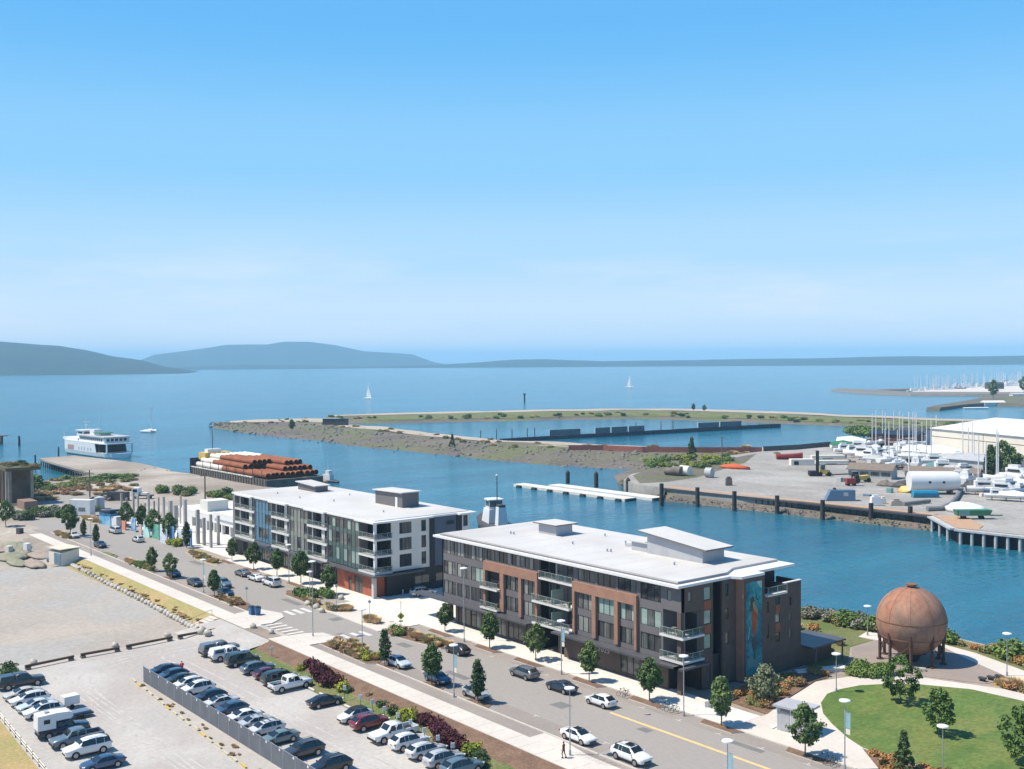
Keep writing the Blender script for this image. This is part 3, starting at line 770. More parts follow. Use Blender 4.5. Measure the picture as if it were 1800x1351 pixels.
for z in (4.8, 8.1):
    rw = MB(); mbox(rw, sS, -43.2, -39.4, z-.05, z+2.7, -.44, -.36); rw.build('recess_wall', m_black, B)
    window(B, S(0.36), -42.9, -39.7, z+.05, z+2.4, 3, (0, 0, 1), name='balcony_door')
# corner balconies
for z in (4.75, 8.0):
    cb = MB(); cb.prism([(-3.6, -.8), (.7, -.8), (.7, 3.5), (-.2, 3.5), (-3.6, 1.2)], z-.28, z)
    o = cb.build('corner_balcony', m_slab, B)
    r = MB()
    r.box(-3.6, .66, -.76, -.71, z+1.0, z+1.05); r.box(.61, .66, -.71, 3.45, z+1.0, z+1.05)
    for x in (-3.55, -2.1, -.7, .6): r.box(x, x+.05, -.76, -.71, z, z+1.0)
    for y in (1.2, 2.6): r.box(.61, .66, y, y+.05, z, z+1.0)
    r.build('railing', m_rail, o)
    g = MB(); g.box(-3.5, .58, -.745, -.735, z+.08, z+.95); g.box(.63, .64, -.68, 3.4, z+.08, z+.95); g.build('glass_panel', m_rglass, o)
cp = MB(); cp.box(-.85, -.15, -.25, .45, 0.1, 11.25); cp.build('corner_column', m_dbrick, B)
cw = MB(); wallpanel(cw, S(3.44), -3.65, -.05, 4.75, 11.2, [(-3.3, -.6, 4.9, 7.2), (-3.3, -.6, 8.15, 10.5)], .2); cw.build('recess_wall', m_char, B)
for z in (4.9, 8.15): window(B, S(3.44), -3.3, -.6, z, z+2.3, 3, (0,), name='balcony_door')
cw = MB(); wallpanel(cw, E(-3.66), .3, 3.44, 4.75, 11.2, [], .1); cw.build('recess_wall', m_char, B)
# ground floor
sG = S(0.45)
gops = [(-51.3, -48.6, .35, 3.7), (-48.3, -45.6, .35, 3.7), (-45.2, -42.4, .35, 3.7), (-41.6, -38.9, .35, 3.7), (-38.2, -34.4, .45, 3.6), (-33.6, -30.9, .45, 3.6),
        (-12.4, -8.6, .55, 3.7), (-7.9, -5.9, .55, 3.7)]
gw = MB()
wallpanel(gw, sG, -52, -30.4, 0.1, 4.3, gops, .3)
wallpanel(gw, sG, -24.6, -3.2, 0.1, 4.3, gops+[(-20.5, -18.6, .12, 2.6)], .3)
gw.build('ground_floor_wall', m_dbrick, B)
for o in gops: window(B, sG, *o, 2 if o[1]-o[0] < 3 else 3, (0, 1, 3) if o[0] < -40 else (0, 0, 1), rail=2.6, name='shop_window')
window(B, sG, -20.5, -18.6, .12, 2.6, 2, (0,), name='entrance_door')
for x, y in ((-55.4, .6), (-53.0, .6), (-26.8, 1.2)):
    c_ = MB(); c_.box(x, x+.8, y, y+.7, .1, 4.3); c_.build('column', m_dbrick, B)
en = MB(); wallpanel(en, S(4.4), -30.4, -24.6, .1, 4.3, [(-29.5, -25.5, .14, 3.4)], .2); en.build('recess_wall', m_dbrick, B)
window(B, S(4.4), -29.5, -25.5, .14, 3.4, 4, (0, 1), name='entrance_door')
gwb = MB(); wallpanel(gwb, W(-52.0), .45, 23.3, .1, 4.4, [], .3); gwb.build('ground_floor_wall', m_dbrick, B)
lw_ = MB(); wallpanel(lw_, W(-56.0), 0, 23.4, 4.3, 14.6, [(3, 5.5, *f4), (3, 5.5, *f3), (12, 14.5, *f4), (12, 14.5, *f3)], .3); lw_.build('side_wall', m_char, B)
for o in [(3, 5.5, *f4), (3, 5.5, *f3), (12, 14.5, *f4), (12, 14.5, *f3)]: window(B, W(-56.0), *o, 2)
so = MB(); so.box(-56, -52.004, .02, 23.3, 4.1, 4.3); so.build('soffit', m_soffit, B)
cn = MB()
cn.box(-62.5, -30.9, -1.9, 0.3, 4.02, 4.28); cn.box(-25.0, .9, -1.9, -.003, 4.0, 4.27); cn.box(.003, 1.6, -1.9, 3.5, 4.0, 4.27)
cn.build('canopy', m_canopy, B)
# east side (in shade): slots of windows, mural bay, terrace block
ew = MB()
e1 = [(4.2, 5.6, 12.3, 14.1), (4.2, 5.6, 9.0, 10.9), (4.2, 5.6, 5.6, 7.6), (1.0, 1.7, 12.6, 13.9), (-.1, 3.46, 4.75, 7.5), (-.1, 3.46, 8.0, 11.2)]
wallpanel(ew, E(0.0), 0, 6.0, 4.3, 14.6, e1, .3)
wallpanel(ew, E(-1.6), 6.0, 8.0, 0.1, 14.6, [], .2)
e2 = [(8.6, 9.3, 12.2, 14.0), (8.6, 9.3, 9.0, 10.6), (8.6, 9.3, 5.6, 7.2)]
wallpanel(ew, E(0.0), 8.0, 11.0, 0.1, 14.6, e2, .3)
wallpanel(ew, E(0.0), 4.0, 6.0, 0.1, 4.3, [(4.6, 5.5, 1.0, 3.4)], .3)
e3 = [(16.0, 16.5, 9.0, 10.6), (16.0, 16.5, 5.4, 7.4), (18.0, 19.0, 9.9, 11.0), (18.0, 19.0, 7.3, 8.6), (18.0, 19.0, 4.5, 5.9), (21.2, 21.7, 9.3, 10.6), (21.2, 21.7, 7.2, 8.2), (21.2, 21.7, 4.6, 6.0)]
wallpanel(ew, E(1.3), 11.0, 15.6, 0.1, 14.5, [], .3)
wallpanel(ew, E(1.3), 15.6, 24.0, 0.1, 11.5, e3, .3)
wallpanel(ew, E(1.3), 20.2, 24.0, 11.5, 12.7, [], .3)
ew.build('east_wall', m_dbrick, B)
for q, nm in (((-.3, 1.29, 10.9, 11.0-.003, .1, 14.5), 'bay_return_wall'), ((-3, 1.0, 23.7, 24.0, .1, 12.7), 'north_wall'), ((-3.0, 1.0, 20.0, 20.2, 11.5, 12.7), 'parapet'), ((.1, 1.29, 15.5, 15.6-.003, 11.5, 14.5), 'bay_side')):
    bm_ = MB(); bm_.box(*q); bm_.build(nm, m_brick if nm == 'bay_return_wall' else m_dbrick, B)
for o in e1[:3]: window(B, E(0.0), *o, 1, (2, 0))
window(B, E(0.0), *e1[3], 1, (3,))
for o in e2: window(B, E(0.0), *o, 1, (0,))
window(B, E(0.0), 4.6, 5.5, 1.0, 3.4, 1, (1,))
for o in e3: window(B, E(1.3), *o, 1, (0, 0, 3))
for z0, z1 in ((10.95, 12.25), (7.65, 8.95)):
    p = MB(); mbox(p, E(0.0), 4.2, 5.6, z0, z1, .003, .05); p.build('rust_panel', m_rust, B)
for z0, z1 in ((8.65, 9.85), (5.95, 7.25)):
    p = MB(); mbox(p, E(1.3), 18.0, 19.0, z0, z1, .003, .04); p.build('rust_panel', m_rust, B)
# penthouse behind the terrace
pw = MB(); wallpanel(pw, E(-3.0), 15.4, 23.4, 11.6, 14.6, [(16.4, 18.0, 11.8, 14.0), (18.6, 19.8, 11.8, 14.0)], .2); pw.build('penthouse_wall', m_black, B)
window(B, E(-3.0), 16.4, 18.0, 11.8, 14.0, 2, (3, 1)); window(B, E(-3.0), 18.6, 19.8, 11.8, 14.0, 1, (1,))
tr = MB(); tr.box(-3.0, 1.28, 15.6, 23.7, 11.5, 11.62); tr.build('terrace_floor', m_dbrick, B)
balcony(B, E(1.3), 15.7, 20.1, 11.72, -.3, .55, .3)
cpg = MB(); mbox(cpg, E(1.3), 20.1, 24.1, 12.7, 12.82, -.4, .06); cpg.build('coping', m_fascia, B)
# mural panel: loose painted shapes, flat on the bay
m_mur = mat('mural_teal', (0.015, 0.16, 0.20), (0.03, 0.30, 0.34), 0.5, 0.6, fine=0.25, fscale=2.0, c3=(0.012, 0.075, 0.13), big=0.28)
mu = MB(); mbox(mu, E(1.3), 11.5, 15.0, .9, 13.9, .003, .02); mural = mu.build('mural', m_mur, B)
def flat(name, pts, col, d):
    b = MB(); b.face([E(1.3)(a, z, d) for a, z in pts]); return b.build(name, mat('mural_'+name, col, tuple(c*.7 for c in col), .9, .6, fine=.2), mural)
flat('painted_coral_shape', [(12.7, 9.6), (13.2, 10.1), (13.7, 9.7), (13.9, 8.6), (13.75, 7.4), (13.4, 6.3), (13.0, 6.0), (12.85, 7.2), (12.6, 8.6)], (0.42, 0.075, 0.02), .026)
flat('painted_shadow_shape', [(12.9, 6.0), (13.4, 6.2), (13.6, 5.0), (13.5, 3.6), (13.2, 2.8), (13.0, 4.2), (12.6, 5.2)], (0.055, 0.075, 0.075), .025)
flat('painted_brown_shape', [(12.3, 10.0), (12.5, 11.6), (13.0, 11.9), (13.4, 11.2), (13.3, 10.2), (12.7, 9.7)], (0.075, 0.06, 0.035), .025)
flat('painted_sand_shape', [(12.9, 10.9), (13.3, 11.2), (13.6, 10.4), (14.1, 9.8), (14.0, 9.1), (13.5, 9.7), (13.1, 10.0)], (0.40, 0.27, 0.12), .028)
flat('painted_light_shape', [(13.8, 13.85), (14.95, 13.85), (14.95, 12.8), (14.5, 13.0)], (0.45, 0.58, 0.55), .025)
flat('painted_light_streak', [(12.2, 7.6), (12.35, 7.7), (12.0, 5.9), (11.9, 6.0)], (0.35, 0.55, 0.58), .025)
flat('painted_foam_shape', [(11.8, 3.0), (12.6, 3.6), (13.2, 2.9), (14.2, 2.6), (14.3, 1.6), (13.0, 1.9), (12.0, 1.6)], (0.12, 0.28, 0.30), .025)
flat('painted_arm_shape', [(13.5, 12.4), (13.65, 12.3), (13.85, 11.5), (14.15, 11.3), (14.1, 11.1), (13.7, 11.3)], (0.02, 0.06, 0.06), .027)
# number on the brick by the entrance
fc = D.curves.new('house_number', 'FONT'); fc.body = '1025'; fc.size = 1.25; fc.extrude = 0.02
tmp = D.objects.new('house_number_text', fc); COL.objects.link(tmp)
fme = D.meshes.new_from_object(tmp.evaluated_get(bpy.context.evaluated_depsgraph_get())); D.objects.remove(tmp)
fo = D.objects.new('house_number', fme); COL.objects.link(fo); fo.parent = B; fo.location = (-17.1, .43, 2.6); fo.rotation_euler = (R(90), 0, 0)
fme.materials.clear(); fme.materials.append(m_soffit)
# roof
rf = MB()
rf.prism([(-57.4, -1.0), (.1, -1.0), (.1, 9.6), (1.5, 10.4), (1.5, 15.4), (.1, 15.4), (.1, 24.2), (-57, 24.2)], 14.6, 14.95)
roof = rf.build('roof', m_fascia, B)
r2 = MB(); r2.prism([(-56.2, .1), (-1.0, .1), (-1.0, 10.2), (-2.6, 13.4), (-2.6, 23.6), (-56.2, 23.6)], 14.955, 15.28); r2.build('roof_membrane', m_membrane, roof)
for i in range(11):
    x = -53.5+i*4.8; sm_ = MB(); sm_.box(x, x+.05, .2, 23.5, 15.281, 15.286) if x < -3 else None
    if sm_.v: sm_.build('roof_seam', m_soffit, roof)
gp = MB(); gp.box(-56.4, -.8, -.30, .096, 14.955, 15.04); gp.box(-.996, -.70, .096, 10.2, 14.955, 15.04); gp.build('roof_gutter', m_char, roof)
b1 = MB(); b1.box(-45.2, -40.6, 12.9, 16.6, 15.285, 17.0, 0); b1.prism([(-46.0, 12.2), (-39.9, 12.2), (-39.9, 17.3), (-46.0, 17.3)], 17.0, 17.2, 1, 2)
b1.build('roof_bulkhead', [m_soffit, m_membrane, m_char], roof)
b2 = MB(); b2.raw([(-18.8, 12.6, 15.285), (-7.6, 12.6, 15.285), (-7.6, 17.4, 15.285), (-18.8, 17.4, 15.285), (-18.8, 12.6, 18.4), (-7.6, 12.6, 17.3), (-7.6, 17.4, 17.3), (-18.8, 17.4, 18.4)],
                  [(0,1,5,4), (1,2,6,5), (2,3,7,6), (3,0,4,7), (4,5,6,7)], 0)
b2.raw([(-20.2, 11.9, 18.55), (-6.4, 11.9, 17.2), (-6.4, 18.1, 17.2), (-20.2, 18.1, 18.55), (-20.2, 11.9, 18.78), (-6.4, 11.9, 17.43), (-6.4, 18.1, 17.43), (-20.2, 18.1, 18.78)],
       [(0,3,2,1), (0,1,5,4), (1,2,6,5), (2,3,7,6), (3,0,4,7)], 2)
b2.raw([(-20.2, 11.9, 18.785), (-6.4, 11.9, 17.435), (-6.4, 18.1, 17.435), (-20.2, 18.1, 18.785)], [(0,1,2,3)], 1)
b2.box(-22.6, -18.81, 13.0, 17.0, 15.285, 16.7, 0); b2.box(-23.0, -18.82, 12.6, 17.3, 16.7, 16.85, 1)
bo = b2.build('roof_bulkhead', [m_soffit, m_membrane, m_char], roof)
for x, y in ((-47.5, 8.5), (-46.8, 8.6), (-32.6, 9.5), (-24.0, 9.0), (-23.4, 9.2), (-9.5, 8.6), (-27.5, 16.5), (-50, 18), (-35, 19)):
    v_ = MB(); v_.cyl((x, y, 15.28), (x, y, 15.65), .13, .13, 8); v_.cyl((x, y, 15.65), (x, y, 15.75), .2, .14, 8); v_.build('roof_vent', m_soffit, roof)
for x, y in ((-25.5, 14.4), (-24.2, 15.2)):
    v_ = MB(); v_.box(x, x+1.6, y, y+.9, 15.285, 15.75); v_.build('roof_unit', m_soffit, roof)
# low annex beyond the terrace block
an = MB(); an.box(-3, 1.29, 24.0+.003, 31.5, .02, 2.9, 0); an.build('annex_wall', m_dbrick, B)
an = MB(); an.box(-3.4, 3.4, 23.9+.11, 32.2, 2.9, 3.15); an.build('annex_roof', m_canopy, B)
for x, y in ((3.0, 25), (3.0, 31.6)):
    p = MB(); p.box(x, x+.18, y, y+.18, .02, 2.9); p.build('annex_post', m_char, B)

# ---------------------------------------------------------------- far building (cream, grey and coloured bays)
AX = -78.3
A = thing('apartment_building', 'apartment building with blue, sage and teal glass bays, white balconies and red brick corner', 'building', (AX, 0, 0))
def Sx(y0): return S(y0, AX)
def Ex(x0): return E(x0, AX)
sA = Sx(0.0)
LX = -141.8
core = MB()
def lx(p): return [(x-AX, y) for x, y in p]
core.prism(lx([(LX+.3, 1.9), (-84.2, 1.9), (-84.2, 4.0), (AX-.4, 4.0), (AX-.4, 22.4), (LX+.3, 22.4)]), 4.6, 14.4)
core.prism(lx([(LX+1.5, 1.6), (-93.5, 1.6), (-93.5, .45), (AX-2.5, .45), (AX-2.5, 2.6), (AX-.4, 2.6), (AX-.4, 22.4), (LX+1.5, 22.4)]), -.2, 4.6)
core.build('core', m_black, A)
FZ = [(4.9, 8.15), (8.15, 11.35), (11.35, 14.35)]
def curtain(a0, a1, n, spm, pm, zb=4.7):
    fr = MB(); w_ = .07
    xs = [a0+.25+(a1-a0-.5)*i/n for i in range(n+1)]
    for x in xs: mbox(fr, sA, x-w_/2, x+w_/2, zb, 14.3, -.2, .06)
    mbox(fr, sA, a0, a0+.25-w_/2-.002, zb, 14.38, -1.85, .10); mbox(fr, sA, a1-.25+w_/2+.002, a1, zb, 14.38, -1.85, .10)
    mbox(fr, sA, a0+.25, a1-.25, 14.0, 14.38, -.2, .08)
    mbox(fr, sA, a0+.25, a1-.25, zb-.2, zb, -1.85, .08)
    f = fr.build('glazed_bay', m_grey if spm is not m_teal else m_char, A)
    for z0, z1 in FZ:
        for i in range(n):
            p = MB(); mbox(p, sA, xs[i]+w_/2, xs[i+1]-w_/2, z0+.85, z1-.08, -.12, -.06)
            p.build('pane', (m_g1, m_g2, m_g3, m_g4, spm)[random.choice(pm)], f)
            p = MB(); mbox(p, sA, xs[i]+w_/2, xs[i+1]-w_/2, max(z0-.06, zb), z0+.83, -.12, -.02)
            p.build('spandrel', spm, f)
def balbay(a0, a1):
    w_ = a1-a0
    bk = MB(); ops_ = []
    for z0, z1 in FZ: ops_ += [(a0+.4, a0+w_*.60, z0+.1, z1-.5)]
    wallpanel(bk, Sx(1.75), a0, a1, 4.6, 14.4, ops_, .12); bk.build('recess_wall', m_grey, A)
    for o in ops_: window(A, Sx(1.75), *o, 3, (0, 0, 1), name='balcony_door')
    pnl = MB(); mbox(pnl, sA, a0+w_*.64, a0+w_*.79, 4.6, 14.38, -1.72, -.25); pnl.build('cream_pier', m_cream, A)
    for z0, z1 in FZ:
        window(A, Sx(.3), a0+w_*.79, a1, z0+.1, z1-.3, 2, (0, 1))
        balcony(A, sA, a0+.02, a1-.02, z0, -1.70, .30, .42, ends=False)
    ps = MB(); mbox(ps, sA, a0+w_*.20, a0+w_*.20+.16, 4.95, 14.38, -.25, -.05); ps.build('balcony_post', m_fascia, A)
endw = MB(); mbox(endw, sA, LX, LX+1.2, 0, 14.4, -22.5, .15); endw.build('end_wall', m_grey, A)
balbay(-140.5, -130.2); curtain(-130.2, -121.6, 5, m_blue, (4, 4, 0, 1, 4)); balbay(-121.6, -113.2); curtain(-113.2, -105.0, 5, m_green, (3, 3, 1, 0))
balbay(-105.0, -96.6); curtain(-96.6, -84.0, 8, m_teal, (0, 1, 4, 2, 1))
# corner balconies at the near end
for z0, z1 in FZ:
    cb = MB(); cb.prism(lx([(-84.0, -.35), (AX+.35, -.35), (AX+.35, 3.75), (-84.0, 3.75)]), z0-.35, z0)
    o = cb.build('corner_balcony', m_slab, A)
    r = MB(); r.box(-84.0-AX, .33, -.33, -.28, z0+1.02, z0+1.07); r.box(.28, .33, -.28, 3.7, z0+1.02, z0+1.07)
    for i in range(5): r.box(-83.9-AX+i*1.45, -83.85-AX+i*1.45, -.33, -.28, z0, z0+1.02)
    for y in (1.2, 2.6): r.box(.28, .33, y, y+.05, z0, z0+1.02)
    r.build('railing', m_rail, o)
    g = MB(); g.box(-83.9-AX, .27, -.31, -.30, z0+.08, z0+.96); g.box(.30, .31, -.27, 3.65, z0+.08, z0+.96); g.build('glass_panel', m_rglass, o)
    window(A, Sx(3.9), -83.6, -79.0, z0+.1, z1-.5, 3, (0,), name='balcony_door')
cc = MB(); cc.box(-.5, 0, -.1, .4, 4.6, 14.38); cc.build('corner_column', m_fascia, A)
# right side
rs = MB(); eo = []
for z0, z1 in FZ: eo += [(5.5, 8.3, z0+.5, z1-.3), (10.6, 11.7, z0+.5, z1-.3)]
wallpanel(rs, Ex(AX), 3.75, 12.5, 4.7, 14.4, eo, .3); rs.build('side_wall', m_cream, A)
for o in eo: window(A, Ex(AX), *o, 3 if o[1]-o[0] > 2 else 1, (0, 0, 1), split=(0, .22, 1) if o[1]-o[0] > 2 else None)
rs = MB(); mbox(rs, Ex(AX), 12.503, 13.6, 4.7, 14.4, -.3, .25); rs.build('dark_pier', m_black, A)
rs = MB(); mbox(rs, Ex(AX), 19.0, 20.3, 4.7, 14.4, -.3, .25); rs.build('dark_pier', m_black, A)
rs = MB(); mbox(rs, Ex(AX), 13.603, 18.997, 4.7, 14.4, -.3, .1); rs.build('slate_panel', m_slate, A)
window(A, Ex(AX+.25), 16.6, 18.4, 12.6, 13.3, 4, (0,))
rs = MB(); wallpanel(rs, Ex(AX), 20.303, 22.4, 4.7, 14.4, [(20.8, 21.9, z0+.5, z1-.3) for z0, z1 in FZ], .3); rs.build('side_wall', m_cream, A)
for z0, z1 in FZ: window(A, Ex(AX), 20.8, 21.9, z0+.5, z1-.3, 1, (0,))
rs = MB(); wallpanel(rs, Ex(AX), 2.6, 22.4, 0, 4.697, [(9, 12.5, .1, 3.2), (14, 18, .1, 3.2)], .3); rs.build('ground_floor_wall', m_black, A)
for y in (5.6, 7.4, 9.2):
    bo_ = MB(); bo_.cyl((.9, y, 0.1), (.9, y, 1.2), .12, .12, 8); bo_.build('bollard', m_post, A)
window(A, Ex(AX), 9, 12.5, .1, 3.2, 2, (0,), name='garage_door'); window(A, Ex(AX), 14, 18, .1, 3.2, 2, (0,), name='garage_door')
# ground floor street side
red = MB(); wallpanel(red, Sx(.12), -93.0, AX-1.0, 0, 4.5, [(-88.6, -87.4, .1, 2.9), (-86.3, -83.2, .1, 3.4)], .3)
red.box(-1.0, -.9, .12, 2.6, 0, 4.5); red.build('red_brick_wall', m_red, A)
window(A, Sx(.12), -88.6, -87.4, .1, 2.9, 1, (0,), name='door'); window(A, Sx(.12), -86.3, -83.2, .1, 3.4, 2, (0,), name='door')
gf = MB(); go = [(-139.5, -136.5, .2, 3.4), (-135, -131.5, .2, 3.4), (-129.6, -126, .2, 3.4), (-120.5, -117, .2, 3.6), (-116.5, -113.4, .2, 3.6), (-104, -100.5, .2, 3.2), (-99.5, -96.6, .2, 3.2), (-95.6, -93.6, .2, 3.2)]
wallpanel(gf, Sx(1.3), LX+1.2, -93.0, 0, 4.5, go, .3); gf.build('ground_floor_wall', m_char, A)
for o in go: window(A, Sx(1.3), *o, 3, (0, 0, 1), name='shop_window')
for x in (-121.4, -113.0, -104.8, -96.4):
    c_ = MB(); c_.box(x-AX-.35, x-AX+.35, .2, .9, 0, 4.5); c_.build('column', m_grey, A)
c_ = MB(); c_.box(-.6, .1, -.5, .2, .1, 4.25); c_.build('corner_column', m_post, A)
cn = MB()
for a0, a1, y0, m_i in ((-140, -122, -1.3, 0), (-121.2, -113.4, -.9, 0), (-112.5, -96.8, -1.4, 0), (-95, -91.5, -1.8, 0), (-91.3, AX+1.3, -1.2, 0)): cn.box(a0-AX, a1-AX, y0, .1, 4.26, 4.48)
cn.box(.003, 1.3, .102, 10.5, 4.26, 4.48)
cn.build('canopy', m_canopy, A)
bs = MB(); mbox(bs, sA, -130.0, -121.8, 3.5, 4.25, -.4, .35); bs.build('blue_sign_band', m_blue, A)
bd = MB(); mbox(bd, sA, LX+1.2, AX, 4.485, 4.70, -1.8, -.02); bd.build('floor_band', m_char, A)
rf = MB(); rf.prism(lx([(LX-.4, -.25), (-139, -.25), (-139, -1.0), (-130.4, -1.0), (-130.4, -.25), (-121.8, -.25), (-121.8, -1.0), (-113.4, -1.0), (-113.4, -.25), (-105.2, -.25), (-105.2, -1.0), (-96.6, -1.0), (-96.6, -.25), (-84.6, -.25), (-84.6, -.9), (AX+.9, -.9), (AX+.9, 13), (AX+.3, 13), (AX+.3, 19), (AX+1.4, 19), (AX+1.4, 23.2), (LX-.4, 23.2)]), 14.4, 14.72)
roof = rf.build('roof', m_fascia, A)
r2 = MB(); r2.prism(lx([(LX, .3), (AX-.4, .3), (AX-.4, 22.6), (LX, 22.6)]), 14.725, 14.85); r2.build('roof_membrane', m_membrane, roof)
def bulk(a0, a1, y0, y1, zl, zr, oh=.5):
    b = MB(); a0 -= AX; a1 -= AX
    b.raw([(a0, y0, 14.855), (a1, y0, 14.855), (a1, y1, 14.855), (a0, y1, 14.855), (a0, y0, zl), (a1, y0, zr), (a1, y1, zr), (a0, y1, zl)], [(0,1,5,4), (1,2,6,5), (2,3,7,6), (3,0,4,7)], 0)
    k = (zr-zl)/(a1-a0)*oh
    t = [(a0-oh, y0-oh, zl-k), (a1+oh, y0-oh, zr+k), (a1+oh, y1+oh, zr+k), (a0-oh, y1+oh, zl-k)]
    b.raw([(x, y, z+.005) for x, y, z in t] + [(x, y, z+.2) for x, y, z in t], [(0,3,2,1), (4,5,6,7), (0,1,5,4), (1,2,6,5), (2,3,7,6), (3,0,4,7)], 1)
    b.build('roof_bulkhead', [m_char, m_membrane], roof)
bulk(-136, -127.4, 13.9, 17.2, 16.6, 16.2); bulk(-101.4, -90.8, 14.3, 18.4, 17.7, 17.9)
dr_ = MB(); dr_.box(-93.4-AX, -92.6-AX, 14.22, 14.295, 14.86, 16.9); dr_.build('roof_door', m_fascia, roof)
for x, y in ((-120, 6), (-110, 9), (-131, 6), (-88, 8), (-104, 18), (-117, 17)):
    v_ = MB(); v_.cyl((x-AX, y, 14.85), (x-AX, y, 15.25), .15, .15, 8); v_.build('roof_vent', m_soffit, roof)
# ================================================================ VEHICLES
random.seed(21)
m_paint = mat('car_paint', (1, 1, 1), rough=0.28, spec=0.5, objcol=True, fine=0.0, coat=0.6)
m_cglass = mat('car_glass', (0.012, 0.016, 0.02), (0.02, 0.026, 0.03), 1.5, 0.04, spec=0.7, fine=0)
m_tyre = mat('tyre_rubber', (0.016, 0.016, 0.017), None, 2, 0.85, fine=0.05)
m_rim = mat('alloy_rim', (0.42, 0.42, 0.43), (0.3, 0.3, 0.31), 6, 0.35, 0.6, fine=0)
m_trim = mat('black_trim', (0.018, 0.018, 0.019), None, 2, 0.6, fine=0)
m_lamp = mat('clear_lamp', (0.62, 0.64, 0.66), (0.5, 0.52, 0.54), 8, 0.1, spec=0.7, fine=0)
m_tail = mat('red_lamp', (0.30, 0.012, 0.01), None, 3, 0.15, spec=0.7, fine=0)
m_cover = mat('bed_cover', (0.03, 0.03, 0.032), (0.022, 0.022, 0.024), 2, 0.7, fine=0.1)

